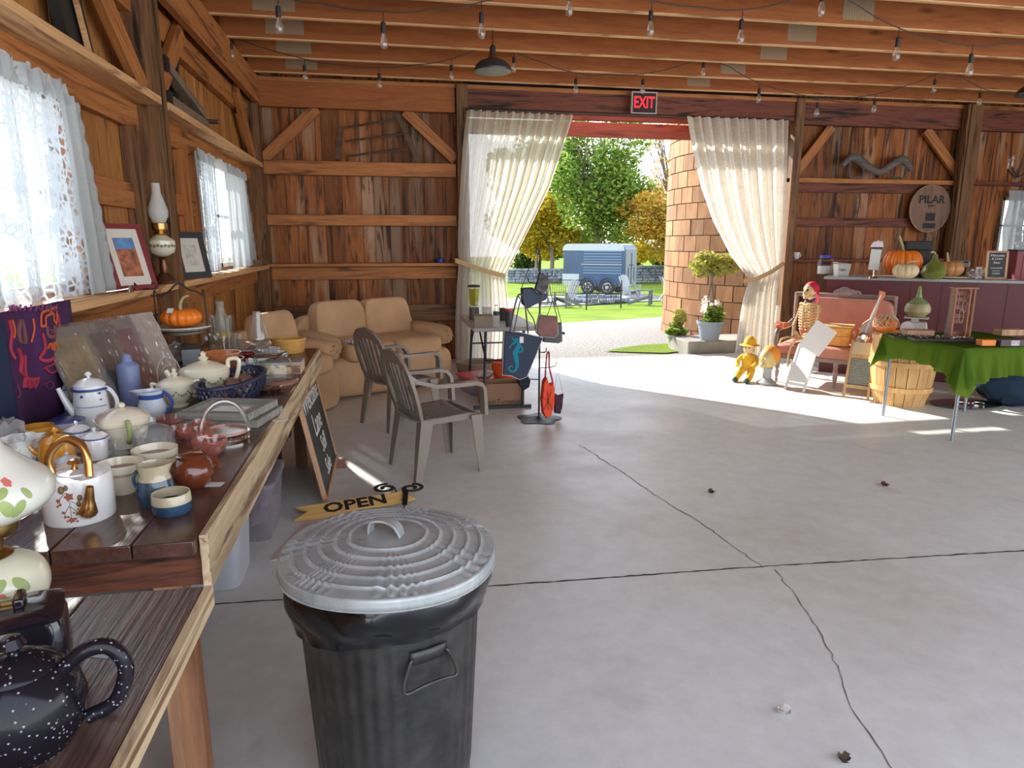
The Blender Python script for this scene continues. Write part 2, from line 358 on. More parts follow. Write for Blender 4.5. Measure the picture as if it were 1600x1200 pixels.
trim((5.5, 8.78, 2.40), (6.0, 8.78, 3.04), .05, .12, W_GIRT); trim((8.06, 8.78, 2.44), (7.45, 8.78, 3.04), .05, .13, W_GIRT)
trim((-1.36, 8.74, 3.34), (11, 8.74, 3.34), .10, .05, W_GIRT)
# doorway
trim((1.05, 8.76, 3.20), (5.40, 8.76, 3.20), .10, .24, W_DARK)
trim((1.05, 8.86, 3.055), (5.40, 8.86, 3.055), .12, .05, W_RED)
trim((1.05, 9.02, 2.94), (5.42, 9.02, 2.94), .08, .18, W_RED)
trim((1.06, 8.90, 0), (1.06, 8.90, 3.03), .03, .16, W_RED, up=(0, 1, 0)); trim((5.39, 8.90, 0), (5.39, 8.90, 3.03), .03, .16, W_RED, up=(0, 1, 0))
# ceiling: deck and joists
D = MB(); planks(D, -1.2, 8.9, -1.6, 11.0, lambda mb, a, b, s0, s1, th, j: mb.b2((s0, a, 3.60), (s1, b, 3.62)), (), .2, seed=12)
D.build('ceiling', W_JOIST, kind='structure')
JY = [8.39 - .655 * k for k in range(15)]
for k, y in enumerate(JY):
    j = beam_obj('ceiling_joist', (-1.4, y + .02, 3.475), (11, y + .02, 3.475), .04, .25, W_JOIST)
    fs_ = MB().box((6.2, 0, -.131), (12.3, .042, .012)).build('lit_edge_strip', W_GIRT2, j)  # added pale strip, stands in for floor light caught on the joist underside
    for (x0, w, hh) in ([(-1.0 + .0 * k, .34, .17), (3.72 + .07 * (k % 3) + .04 * k, .30, .17)] if k < 7 else []):
        p = MB(); p.b2((x0 + 1.4, -.0235, -.09), (x0 + 1.4 + w, -.0205, -.09 + hh))
        for a in range(12):
            for c in range(6): p.b2((x0 + 1.4 + .012 + a * w / 12, -.026, -.085 + c * hh / 6), (x0 + 1.4 + .02 + a * w / 12, -.0235, -.085 + c * hh / 6 + .018))
        # joist local x runs along world x
        q = p.build('truss_plate', GALV, j); q.location = (0, 0, 0)
# floor
def concrete():
    m, n, l = M('concrete_floor'); b, o = principled(n, l, (.42, .40, .375), .42); v = coord(n, l)
    big = ramp(n, l, noise(n, l, v, .55, 5, .6, .3), [(.3, (.56, .53, .46)), (.48, (.67, .69, .65)), (.7, (.76, .78, .75))])
    fine = noise(n, l, v, 9, 8, .7); c = mixc(n, l, .35, big, ramp(n, l, fine, [(.3, (.44, .45, .43)), (.7, (.76, .78, .76))]))
    dk = ramp(n, l, noise(n, l, v, 1.6, 6, .65, .8), [(.62, 0), (.74, .3)]); c = mixc(n, l, dk, c, (.34, .27, .21))
    sp = ramp(n, l, noise(n, l, v, 70, 2), [(.72, 0), (.78, .5)]); c = mixc(n, l, sp, c, (.14, .12, .1))
    l.new(c, b.inputs['Base Color'])
    r = ramp(n, l, noise(n, l, v, 2.2, 5), [(.3, .34), (.7, .52)]); l.new(r, b.inputs['Roughness']); bump(n, l, b, fine, .12, .004)
    return m
MB().b2((-1.6, -4, -.12), (11, 8.66, 0)).b2((-1.6, 8.66, -.12), (1.05, 8.95, 0)).b2((5.42, 8.66, -.12), (11, 8.95, 0)).build('floor', concrete(), kind='structure')
CR = plain('crack_dark', (.035, .028, .022), .9); CR2 = plain('hairline_crack', (.16, .14, .12), .9)
def crack(pts, w, mat, seed, jit):
    rnd = random.Random(seed); P = []
    for a, b in zip(pts, pts[1:]):
        a = Vector(a); b = Vector(b); k = max(2, int((b - a).length / .035))
        for i in range(k):
            t = i / k; p = a.lerp(b, t); P.append(p + Vector((rnd.uniform(-jit, jit), rnd.uniform(-jit, jit), 0)))
    P.append(Vector(pts[-1])); m = MB(); vs = []; fs = []
    for i, p in enumerate(P):
        t = (P[min(i + 1, len(P) - 1)] - P[max(i - 1, 0)]).normalized(); nn = Vector((-t.y, t.x, 0)); ww = w * rnd.uniform(.5, 1.4)
        vs += [p + nn * ww / 2 + Vector((0, 0, .0012)), p - nn * ww / 2 + Vector((0, 0, .0012))]
    for i in range(len(P) - 1): fs.append((2 * i, 2 * i + 1, 2 * i + 3, 2 * i + 2))
    m.add(vs, fs); return m.build('floor_crack', mat, kind='structure')
crack([(-1.5, 2.86, 0), (.45, 2.765, 0), (1.7, 2.72, 0), (3.1, 2.64, 0), (8, 2.4, 0)], .010, CR, 1, .003)
crack([PZ(905, 695), PZ(960, 730), PZ(1040, 785), PZ(1100, 820), PZ(1150, 855), PZ(1190, 886)], .006, CR2, 2, .010)
crack([PZ(1212, 890), PZ(1245, 935), PZ(1285, 995), PZ(1315, 1060), PZ(1330, 1110), PZ(1365, 1160), PZ(1400, 1210)], .0045, CR2, 3, .008)
RW = MB(); planks(RW, 3.6, 8.86, 0, 3.6, lambda mb, a, b, s0, s1, th, j: mb.b2((11 + j, a, s0), (11 + th + j, b, s1)), (), .25, seed=9)
RW.build('shade_wall_right', W_BACK, kind='structure')  # unseen partial wall, added to darken the back right of the room
# windows
def window(n, axis, win, pos, mull):
    m = MB(); a, b, z0, z1 = win; t = .04
    def bx(u0, u1, w0, w1):
        if axis == 'L': m.b2((pos - .02, u0, w0), (pos + .02, u1, w1))
        else: m.b2((u0, pos - .02, w0), (u1, pos + .02, w1))
    bx(a, b, z0, z0 + t); bx(a, b, z1 - t, z1); bx(a, a + t, z0, z1); bx(b - t, b, z0, z1); bx((a + b) / 2 - .03, (a + b) / 2 + .03, z0, z1)
    for k in mull: bx(a, b, k - .012, k + .012)
    for k in range(1, 6):
        if k != 3: u = a + (b - a) * k / 6; bx(u - .01, u + .01, z0, z1)
    o = m.build('window_%d' % n, WHT, kind='structure')
    g = MB()
    if axis == 'L': g.b2((pos - .003, a + t, z0 + t), (pos + .003, b - t, z1 - t))
    else: g.b2((a + t, pos - .003, z0 + t), (b - t, pos + .003, z1 - t))
    g.build('window_pane', GLASS_W, o)
WHT = plain('white_painted_wood', (.75, .76, .74), .5, var=.05); GLASS_W = thin_glass('window_glass', (.98, .99, 1.0))
window(1, 'L', WIN1, -1.56, (1.73,)); window(2, 'L', WIN2, -1.56, (1.75,)); window(3, 'B', WINR, 8.88, (1.75,))
# ---------------------------------------------------------------- outdoors
def gz(y): return -0.02 - 0.83 * max(0.0, min(1.0, (y - 9.6) / 15.0))
def PG(x, y, dz=0):
    p = PZ(x, y, 0)
    for _ in range(30):
        z = .5 * p.z + .5 * gz(p.y); p = PZ(x, y, z)
    return Vector((p.x, p.y, gz(p.y) + dz))
def gravel_mat(name, a, b_, sc):
    m, n, l = M(name); b, o = principled(n, l, a, .9); v = coord(n, l)
    vo = n.new('ShaderNodeTexVoronoi'); vo.inputs['Scale'].default_value = sc; l.new(v, vo.inputs['Vector'])
    c = mixc(n, l, ramp(n, l, vo.outputs['Distance'], [(.1, 0), (.7, 1)]), a, b_)
    c = mixc(n, l, ramp(n, l, noise(n, l, v, 30, 4), [(.35, 0), (.7, .7)]), c, (.13, .115, .095))
    l.new(c, b.inputs['Base Color']); bump(n, l, b, vo.outputs['Distance'], .6, .02); return m
def grass_mat():
    m, n, l = M('lawn'); b, o = principled(n, l, (.2, .4, .04), .9); v = coord(n, l); b.inputs['Specular IOR Level'].default_value = .1
    c = ramp(n, l, noise(n, l, v, .9, 6, .7), [(.3, (.085, .14, .008)), (.5, (.15, .21, .012)), (.7, (.22, .26, .03))])
    c = mixc(n, l, ramp(n, l, noise(n, l, v, 25, 4, .7), [(.35, .6), (.6, 0)]), c, (.05, .10, .008)); l.new(c, b.inputs['Base Color'])
    bump(n, l, b, noise(n, l, v, 60, 3), .6, .03); return m
GRASS = grass_mat(); GRAVEL = gravel_mat('pale_gravel', (.25, .23, .20), (.16, .148, .13), 26)
g = MB(); g.grid(lambda u, v: (-60 + 140 * u, 8.66 + 110 * v ** 2, gz(8.66 + 110 * v ** 2) - .03), 20, 60)
g.build('lawn_ground', GRASS, kind='structure')
rnd = random.Random(4)
def strip(name, ys0, ys1, mat, dz, x0, x1, n=60):
    m = MB(); m.grid(lambda u, v: (lambda X, Y: (X, Y, gz(Y) + dz))(x0 + (x1 - x0) * u, ys0(x0 + (x1 - x0) * u) * (1 - v) + ys1(x0 + (x1 - x0) * u) * v), n, 14)
    return m.build(name, mat, kind='structure')
e0 = PG(830, 508); e1 = PG(1060, 492)
edge = lambda X: e0.y + (e1.y - e0.y) * (X - e0.x) / (e1.x - e0.x) + .18 * math.sin(X * 1.7) + .09 * math.sin(X * 5.1)
strip('gravel_drive', lambda X: 8.66, edge, GRAVEL, -.01, -14, 16, 120)
p0 = PG(945, 549); p1 = PG(1062, 536); p2 = PG(1075, 548); p3 = PG(1010, 539)
gm_ = MB(); gm_.add([(p.x, p.y, p.z + .006) for p in (p0, PG(1000, 551), PG(1040, 552), p2, p1, p3, PG(975, 543))], [tuple(range(7))]); gm_.build('grass_patch', GRASS, kind='structure')
f0 = PG(830, 480); f1 = PG(1062, 468)
strip('fire_pit_gravel', lambda X: f0.y + (f1.y - f0.y) * (X - f0.x) / (f1.x - f0.x), lambda X: f0.y + 4.6 + (f1.y - f0.y) * (X - f0.x) / (f1.x - f0.x), GRAVEL, 0, 2, 12, 40)

def leaf_mat(name, c1, c2, c3):
    m, n, l = M(name); out = n.new('ShaderNodeOutputMaterial'); g = n.new('ShaderNodeNewGeometry')
    c = ramp(n, l, g.outputs['Random Per Island'], [(.1, c1), (.5, c2), (.9, c3)])
    d = n.new('ShaderNodeBsdfDiffuse'); t = n.new('ShaderNodeBsdfTranslucent'); mx = n.new('ShaderNodeMixShader'); mx.inputs[0].default_value = .5
    l.new(c, d.inputs[0]); l.new(c, t.inputs[0]); l.new(d.outputs[0], mx.inputs[1]); l.new(t.outputs[0], mx.inputs[2]); l.new(mx.outputs[0], out.inputs[0]); return m
LF_GREEN = leaf_mat('green_leaves', (.09, .16, .025), (.19, .29, .05), (.32, .40, .09))
LF_YEL = leaf_mat('yellow_leaves', (.36, .26, .02), (.58, .38, .025), (.40, .40, .06))
LF_OR = leaf_mat('orange_leaves', (.40, .17, .03), (.56, .33, .05), (.42, .38, .07))
LF_HEDGE = leaf_mat('dark_green_leaves', (.03, .06, .02), (.06, .11, .03), (.11, .16, .04))
LF_CHART = leaf_mat('chartreuse_leaves', (.30, .33, .05), (.46, .46, .10), (.46, .36, .18))
LF_WHITE = leaf_mat('white_petals', (.80, .80, .72), (.88, .86, .80), (.85, .80, .74))
BARK = wood('bark', (.10, .075, .055), (.22, .17, .13), 'Z', knots=0, dens=6, var=.1)
def leaves(m, blobs, count, size, rnd, shell=.55):
    tot = sum(b[1][0] * b[1][2] for b in blobs)
    for (c, r) in blobs:
        for _ in range(int(count * r[0] * r[2] / tot)):
            while True:
                p = Vector((rnd.uniform(-1, 1), rnd.uniform(-1, 1), rnd.uniform(-1, 1)))
                if shell * rnd.random() < p.length < 1: break
            q = Vector((c[0] + p.x * r[0], c[1] + p.y * r[1], c[2] + p.z * r[2]))
            a = Vector((rnd.gauss(0, 1), rnd.gauss(0, 1), rnd.gauss(0, .6))).normalized(); b = a.cross(Vector((rnd.gauss(0, 1), rnd.gauss(0, 1), rnd.gauss(0, 1)))).normalized()
            s = size * rnd.uniform(.6, 1.3)
            m.add([q - a * s, q - b * s * .45, q + a * s, q + b * s * .45], [(0, 1, 2, 3)])
def tree(px, depth_y, label, leafm, H, blobs, n, size, seed, trunk_r=.16, bare=0, base_z=None):
    rnd = random.Random(seed); base = PY(px, 400, depth_y); bz = gz(depth_y) if base_z is None else base_z
    t = thing('tree', label, 'tree', (base.x, depth_y, bz)); tr = MB()
    tr.tube([(0, 0, -.1), (.05, 0, H * .3), (-.05, .05, H * .65), (.05, 0, H * .95)], [trunk_r, trunk_r * .8, trunk_r * .5, .02], 8)
    for c, r in blobs:
        for _ in range(3 + bare):
            z0 = H * rnd.uniform(.2, .6); e = Vector((c[0] + rnd.uniform(-.7, .7) * r[0], c[1] + rnd.uniform(-.5, .5) * r[1], c[2] + rnd.uniform(-.3, .9) * r[2])); md = Vector((e.x * .4, e.y * .4, (z0 + e.z) / 2 + .2))
            tr.tube([(0, 0, z0), md, e], [trunk_r * .4, trunk_r * .25, .01], 5)
            for _ in range(bare and 3):
                e2 = md.lerp(e, rnd.uniform(.2, .8)); tr.tube([e2, e2 + Vector((rnd.uniform(-.6, .6), 0, rnd.uniform(.4, 1.2)))], [.02, .006], 4)
    tr.build('trunk', BARK, t); lf = MB(); leaves(lf, blobs, n, size, rnd); lf.build('foliage', leafm, t); return t
def blob_cloud(cx, cz, rx, rz, k, seed, rr=.45, ry=None):
    r = random.Random(seed); out = []
    for _ in range(k):
        a = r.uniform(0, 2 * PI); q = math.sqrt(r.random()) * .8; s = rr * r.uniform(.7, 1.25)
        out.append(((cx + math.cos(a) * q * rx, r.uniform(-.5, .5) * (ry or rx), cz + math.sin(a) * q * rz), (rx * s, (ry or rx) * s, rz * s * .75)))
    return out
tree(935, 40, 'big green maple standing behind the blue horse trailer', LF_GREEN, 10, blob_cloud(0, 6.3, 3.3, 5.2, 26, 2, .34, 2.5), 17000, .15, 11, .22)
tree(862, 43, 'golden yellow maple at the left edge of the doorway view', LF_YEL, 6, blob_cloud(0, 3.6, 3.0, 2.3, 16, 3, .4, 2), 9000, .15, 12)
tree(1050, 38, 'orange and yellow autumn tree right of the trailer', LF_OR, 6, blob_cloud(-.3, 3.2, 3.0, 2.6, 24, 4, .36, 2), 9500, .13, 13)
tree(1046, 46, 'tall half bare tree against the sky beside the right curtain', LF_OR, 10, blob_cloud(0, 7.6, 2.8, 3.6, 14, 6, .38, 2), 2600, .13, 14, .14, bare=4)
tree(838, 52, 'pale green tree far behind the yellow maple', LF_GREEN, 9, blob_cloud(0, 6.5, 4.2, 4.6, 14, 7, .42, 2.5), 9000, .18, 15)
tree(1075, 52, 'yellow green shrubby tree behind the dry stone wall', LF_YEL, 4, blob_cloud(-1.5, 2.2, 5.0, 2.0, 18, 8, .42, 2), 8000, .15, 16)
for k, (px, yy, lab) in enumerate(((840, 56, 'dark hedge bush seen left of the horse trailer'), (905, 61, 'dark hedge bush hidden mostly by the horse trailer'), (980, 56, 'dark hedge bush behind the right end of the trailer'), (1050, 60, 'dark hedge bush behind the orange tree'))):
    b = PY(px, 400, yy); t = thing('hedge_bush', lab, 'bush', (b.x, yy, gz(yy)), group='dark hedge bushes at the far edge of the lawn')
    m = MB(); leaves(m, blob_cloud(0, 1.6, 2.0, 1.6, 10, 30 + k, .5, 1.5), 3500, .17, random.Random(k)); m.build('foliage', LF_HEDGE, t)
    MB().tube([(0, 0, -.1), (0, 0, 1.6)], [.1, .05], 6).build('stem', BARK, t)
# stone walls
def stone_wall(pa, pb, h, label, seed):
    r = random.Random(seed); a = Vector(pa); b = Vector(pb); d = (b - a); Lg = d.length; ang = math.atan2(d.y, d.x); m = MB(); z = 0
    while z < h:
        hh = r.uniform(.12, .2); x = 0
        while x < Lg:
            w = r.uniform(.18, .5); m.box((x + w / 2, r.uniform(-.04, .04), z + hh / 2), (w * .95, .5, hh * .94), rz=r.uniform(-.06, .06), ry=r.uniform(-.05, .05)); x += w
        z += hh
    return tag(m.build('stone_wall', STONE, loc=a, rot=ang, bevel=.03), label, 'wall')
STONE = plain('field_stone', (.16, .18, .21), .85, var=.5, vs=3)
a = PG(1005, 444); stone_wall((a.x, 39.5, gz(39)), (a.x + 6, 39.0, gz(39)), .95, 'grey dry stone wall on the lawn right of the trailer', 1)
a = PG(800, 444); stone_wall((a.x, 41, gz(39)), (a.x + 5.2, 41, gz(39)), .8, 'grey dry stone wall on the lawn left of the trailer', 2)
# power lines
PWR = plain('black_wire', (.02, .02, .02), .6)
for k, (ya, yb) in enumerate(((336, 328), (345, 339), (352, 349))):
    p = PY(985, ya, 44); q = PY(1110, yb, 44)
    m = MB(); m.tube([p.lerp(q, t / 8) + Vector((0, 0, -.15 * math.sin(PI * t / 8))) for t in range(9)], .02, 4)
    tag(m.build('power_line', PWR), ('topmost', 'middle', 'lowest')[k] + ' of the three black power lines crossing the orange tree', 'cable', 'power lines beyond the lawn')
# horse trailer
BLUE = plain('trailer_blue', (.028, .060, .115), .35, .0, var=.12, vs=2); BLUE2 = plain('trailer_slat_blue', (.05, .10, .17), .4); TGREY = plain('trailer_grey_end', (.10,.125,.14), .5)
TWHITE = plain('trailer_white', (.35,.38,.40), .4); RUB = plain('tyre_rubber', (.02, .02, .022), .7); RIM = plain('wheel_rim', (.55, .56, .58), .35, .5)
pt = PG(950, 461)
tr = thing('horse_trailer', 'dark blue horse trailer parked on the lawn beyond the doorway', 'trailer', (pt.x, 31.5, gz(30)), math.radians(-38))
def rr_out(x0, x1, z0, z1, r):
    o = [(x0, z0), (x1, z0)]
    for k in range(7): t = PI / 2 * k / 6; o.append((x1 - r + r * math.cos(t), z1 - r + r * math.sin(t)))
    for k in range(7): t = PI / 2 + PI / 2 * k / 6; o.append((x0 + r + r * math.cos(t), z1 - r + r * math.sin(t)))
    return o
body = MB(); body.prism(rr_out(-1.55, 1.5, .38, 2.28, .26), 1.7)
bo = body.build('body', BLUE, tr, bevel=.05)
MB().prism(rr_out(-1.57, 1.46, 2.0, 2.31, .28), 1.74).build('roof_trim', TWHITE, tr)
MB().b2((-1.56, -.87, .38), (-.72, -.852, .92)).build('lower_panel', TWHITE, tr)
sl = MB()
for k in range(9): sl.box((.42, -.865, .98 + .125 * k), (1.86, .02, .085), rx=-.25)
sl.build('slatted_side', BLUE2, tr); MB().b2((-.6, -.92, 1.36), (1.38, -.86, 1.39)).build('hatch_shelf', TWHITE, tr)
MB().b2((1.5, -.8, .42), (1.53, .8, 2.05)).build('rear_door', TGREY, tr)
m = MB()
for yy in (-.42, .0, .42): m.b2((1.53, yy - .015, .5), (1.55, yy + .015, 1.9 if yy == 0 else 1.25))
m.b2((1.53, -.3, 1.33), (1.56, .3, 1.37)); m.build('door_bar', RUB, tr)
for x in (-.28, .68):
    f = MB(); f.tube([(x + .42 * math.cos(t), -.87, .36 + .42 * math.sin(t)) for t in [PI * k / 10 for k in range(11)]], .05, 6); f.build('fender', BLUE, tr)
    for sy in (-.78, .78):
        w = MB(); w.lathe([(.10, -.1), (.30, -.1), (.335, -.06), (.335, .06), (.30, .1), (.10, .1)], 24)
        wo = w.build('wheel', RUB, tr, loc=(x, sy, .335), rot=(PI / 2, 0, 0)); rm = MB(); rm.lathe([(0, .102), (.07, .104), (.09, .08), (.17, .08), (.2, .105), (.21, .10)], 20); rm.build('rim', RIM, wo)
# adirondack chairs
ADG = plain('grey_chair_plastic', (.09, .10, .105), .55); ADW = plain('pale_chair_plastic', (.24, .25, .25), .5)
def adirondack(p, rz, mat, label):
    t = thing('adirondack_chair', label, 'chair', p, rz, 'adirondack chairs around the fire pit')
    bk = MB()
    for k in range(5):
        x = -.2 + .1 * k; h = .72 - .9 * abs(x) ** 1.6
        bk.beam((x, .12, .26), (x * 1.15, .42, .28 + h), .088, .018, up=(0, 1, 0))
    bk.build('backrest', mat, t)
    se = MB()
    for k in range(5): se.beam((-.26, -.28 + .1 * k, .36 - .035 * k), (.26, -.28 + .1 * k, .36 - .035 * k), .085, .018)
    se.build('seat', mat, t)
    for s in (-1, 1):
        MB().beam((s * .33, -.35, .56), (s * .33, .3, .53), .11, .022).build('armrest', mat, t)
        MB().box((s * .3, -.32, .275), (.03, .09, .55)).build('leg', mat, t)
        MB().beam((s * .27, -.3, .33), (s * .27, .52, .04), .03, .1).build('leg', mat, t)
adirondack(PG(885, 480), math.radians(-60), ADG, 'grey adirondack chair left of the fire pit facing right')
adirondack(PG(1003, 476), math.radians(62), ADG, 'grey adirondack chair right of the fire pit seen side on')
adirondack(PG(983, 466), math.radians(25), ADW, 'pale adirondack chair behind the grey one at the trailer end')
adirondack(PG(845, 474), math.radians(-20), ADG, 'grey adirondack chair seen behind the bag rack')
t = thing('lawn_armchair', 'slim metal framed lawn chair on the grass beside the brick silo', 'chair', PG(1047, 470), math.radians(80))
fr = MB()
for s in (-1, 1): fr.tube([(s * .26, -.28, 0), (s * .26, -.24, .58), (s * .26, .2, .6), (s * .24, .18, .4), (s * .24, .42, .98)], .014, 6); fr.tube([(s * .24, .18, .4), (s * .26, .42, 0)], .014, 6)
fr.build('frame', RIM, t); MB().box((0, -.02, .4), (.48, .44, .02)).build('seat', ADG, t); MB().beam((0, .2, .46), (0, .4, .96), .46, .01, up=(0, 1, 0)).build('backrest', ADG, t)
# fence and fire ring
BLK = plain('black_iron', (.015, .015, .016), .5, .3)
def iron_fence(pa, pb, label, n):
    a = Vector(pa); b = Vector(pb); b.z = a.z; t = thing('iron_fence', label, 'fence', a, math.atan2(b.y - a.y, b.x - a.x)); Lg = (b - a).length; m = MB()
    for z in (.12, .78): m.beam((0, 0, z), (Lg, 0, z), .02, .025)
    for k in range(n): m.beam((Lg * (k + .5) / n, 0, .1), (Lg * (k + .5) / n, 0, .8), .016, .016)
    m.build('bars', BLK, t)
    for x in (0, Lg): MB().beam((x, 0, -.05), (x, 0, .95), .035, .035).build('post', BLK, t)
iron_fence(PG(916, 483), PG(970, 481), 'low black iron fence panel in front of the trailer wheels', 20)
iron_fence(PG(838, 466), PG(912, 466), 'low black iron fence panel seen left of the trailer', 22)
m = MB(); r = random.Random(5)
for k in range(22):
    an = 2 * PI * k / 22; m.box((1.15 * math.cos(an), 1.15 * math.sin(an), .09), (.3, .26, .17 * r.uniform(.8, 1.2)), rz=an + r.uniform(-.2, .2))
p = PG(935, 470); tag(m.build('fire_ring', STONE, loc=p, bevel=.03), 'ring of flat grey stones for a fire on the gravel', 'fire pit')
# boulders/pumpkins far right
for k, (px, c) in enumerate(((1049, (.75, .22, .03)), (1064, (.8, .3, .05)))):
    p = PG(px, 457); m = MB(); m.ell((0, 0, .18), (.24, .24, .19), 14, 8, lambda a, b: 1 + .06 * math.cos(6 * a)); tag(m.build('pumpkin', plain('far_pumpkin%d' % k, c, .6), loc=p), ('left', 'right')[k] + ' small orange pumpkin on the lawn beside the silo edge', 'pumpkin')
# tile silo
m = MB(); R = 2.3; cs = Vector((7.5, 11.9, 0)); ncol = 44; r = random.Random(8)
for row in range(22):
    z0 = -.3 + .275 * row; off = .5 * (row % 2)
    for k in range(ncol):
        a0 = 2 * PI * (k + off) / ncol + .004; a1 = 2 * PI * (k + 1 + off) / ncol - .004; rr = R + r.uniform(-.006, .006); vs = []
        for q in (R - .08, rr):
            for aa in (a0, (a0 + a1) / 2, a1):
                for zz in (z0 + .008, z0 + .267): vs.append((cs.x + q * math.cos(aa), cs.y + q * math.sin(aa), zz))
        m.add(vs, [(6, 8, 9, 7), (8, 10, 11, 9), (0, 6, 7, 1), (4, 5, 11, 10), (1, 7, 9, 3), (3, 9, 11, 5), (0, 2, 8, 6), (2, 4, 10, 8)])
TILE = wood('silo_tile', (.22, .095, .038), (.36, .18, .078), 'Z', knots=0, var=.28, dens=3, rough=.7)
tag(m.build('tile_silo', TILE), 'orange clay tile silo standing outside behind the right curtain', 'silo')
ml = MB(); ml.lathe([(R - .03, -.4), (R - .03, 6.0)], 48, cs); ml.build('mortar', plain('silo_mortar', (.2, .14, .1), .9), bpy.data.objects['tile_silo'])
# step slab and pots
STEP = plain('old_concrete_step', (.24, .22, .18), .85, var=.3, vs=3)
s0 = PZ(1079, 557, -.02)
tag(MB().b2((s0.x, 8.69, -.1), (5.3, s0.y + .75, .17)).build('concrete_step', STEP, bevel=.015), 'weathered concrete step outside the doorway on the right', 'step')
PLG = plain('grey_planter', (.22, .25, .29), .6)
def planter(p, rb, rt, h, mat, label):
    t = thing('flower_pot', label, 'flower pot', p); m = MB(); m.lathe([(rb, 0), (rt * .96, h * .85), (rt * 1.04, h * .86), (rt * 1.06, h), (rt * .98, h), (rt * .9, h * .88), (0, h * .86)], 28); m.build('pot', mat, t); return t
pp = PZ(1108, 531, .17); t = planter(pp, .125, .175, .265, PLG, 'tall grey planter on the step holding a flowering standard shrub')
MB().tube([(0, 0, .2), (.03, 0, .55), (-.01, .02, .9), (0, 0, 1.1)], .016, 6).build('stem', BARK, t)
MB().tube([(.03, 0, .25), (-.05, 0, .6), (.06, .03, 1.05)], .012, 6).build('stem', BARK, t)
lf = MB(); leaves(lf, blob_cloud(-.02, 1.0, .36, .24, 16, 40, .42, .3), 2600, .034, random.Random(41)); lf.build('foliage', LF_CHART, t)
lf = MB(); leaves(lf, blob_cloud(.0, .36, .22, .12, 8, 42, .5, .15), 900, .032, random.Random(43)); lf.build('bedding_plants', LF_GREEN, t)
lf = MB(); leaves(lf, [((-.08, 0, .5), (.06, .06, .13)), ((.06, 0, .47), (.08, .06, .10)), ((0, .05, .42), (.14, .08, .08))], 420, .02, random.Random(44)); lf.build('white_blossom', LF_WHITE, t)
pp = PZ(1056, 544, -.02); t = planter(pp, .10, .14, .2, plain('mossy_pot', (.30, .31, .27), .8), 'small mossy pot of green plants at the foot of the step')
lf = MB(); leaves(lf, blob_cloud(0, .26, .19, .14, 8, 46, .5, .15), 900, .03, random.Random(45)); lf.build('foliage', LF_GREEN, t)
lf = MB(); leaves(lf, [((.06, .06, .45), (.1, .1, .14))], 350, .03, random.Random(47)); lf.build('tall_foliage', LF_CHART, t)
# ---------------------------------------------------------------- materials for the goods
W_TAB = wood('dark_table_wood', (.045, .020, .014), (.115, .052, .036), 'Y', rough=.24, knots=.5, var=.2, dens=16, bmp=.5, spec=.6)
W_EDGE = wood('pale_raw_edge', (.42, .30, .17), (.66, .52, .33), 'Y', streak=.5, streak_col=(.17, .09, .05), knots=.4, dens=14, var=.1)
W_APR = wood('red_stained_board', (.10, .028, .016), (.24, .085, .04), 'X', rough=.4, dens=9, var=.1, streak=.2)
W_LEG = wood('table_leg_wood', (.22, .11, .06), (.45, .25, .14), 'Z', dens=12, knots=.3)
W_LEG2 = wood('near_leg_wood', (.12, .05, .025), (.28, .13, .06), 'Z', dens=12, knots=.3)
def cer(name, col, rough=.18, **k): m = plain(name, col, rough, **k); m.node_tree.nodes['Principled BSDF'].inputs['Coat Weight'].default_value = .5; return m
C_WHITE = cer('white_porcelain', (.74, .75, .74)); C_CREAM = cer('cream_glaze', (.72, .67, .50)); C_BLUEP = cer('blue_painted_glaze', (.05, .09, .30))
C_BROWN = cer('brown_glaze', (.13, .03, .012)); C_YEL = cer('mustard_glaze', (.60, .27, .03)); C_STON = cer('blue_stoneware', (.028, .065, .12), var=.3, vs=20); C_STONT = cer('tan_stoneware', (.48, .42, .28), var=.15, vs=20)
C_TERRA = cer('terracotta_glaze', (.46, .16, .055)); C_BLACK = cer('black_ceramic', (.012, .010, .016), .15); C_MILK = cer('milk_glass', (.80, .82, .78)); C_GREYW = cer('blue_white_enamel', (.55, .60, .66))
GOLD = plain('gold_lustre', (.62, .36, .12), .2, .9); BRASS = plain('aged_brass', (.50, .32, .11), .28, 1.0); SILV = plain('silver_plate', (.62, .60, .57), .18, 1.0); DKMET = plain('dark_wire', (.06, .055, .05), .4, .8)
PINK_G = thin_glass('pink_pressed_glass', (.98, .80, .76), .03, 1.7, .10, (.75, .38, .32)); CLR_G = thin_glass('clear_glass', (.96, .98, .98), .02, 1.5); CUT_G = thin_glass('cut_crystal', (.93, .95, .95), .04, 1.9, .10, (.8, .82, .82))
PAPER = plain('paper_tag', (.72, .72, .68), .7); NAVY = plain('navy_wicker', (.018, .022, .055), .35); SILVP = plain('silver_plastic_wrap', (.60, .58, .54), .16, .6, bmp=.9, bs=14)
FLR = plain('rose_paint', (.62, .16, .13), .4); FLG = plain('leaf_paint', (.30, .38, .13), .4); RUST = plain('rust_paint', (.33, .10, .06), .4); DBLUE = plain('cobalt_paint', (.03, .05, .22), .3)
def speckle():
    m, n, l = M('speckled_black_glaze'); b, o = principled(n, l, (.01, .01, .012), .15, **{'Specular IOR Level': .25}); v = coord(n, l)
    vo = n.new('ShaderNodeTexVoronoi'); vo.inputs['Scale'].default_value = 120; l.new(v, vo.inputs['Vector'])
    c = mixc(n, l, ramp(n, l, vo.outputs['Distance'], [(.10, .8), (.22, 0)]), (.010, .009, .014), (.45, .44, .46)); l.new(c, b.inputs['Base Color']); return m
SPECK = speckle()
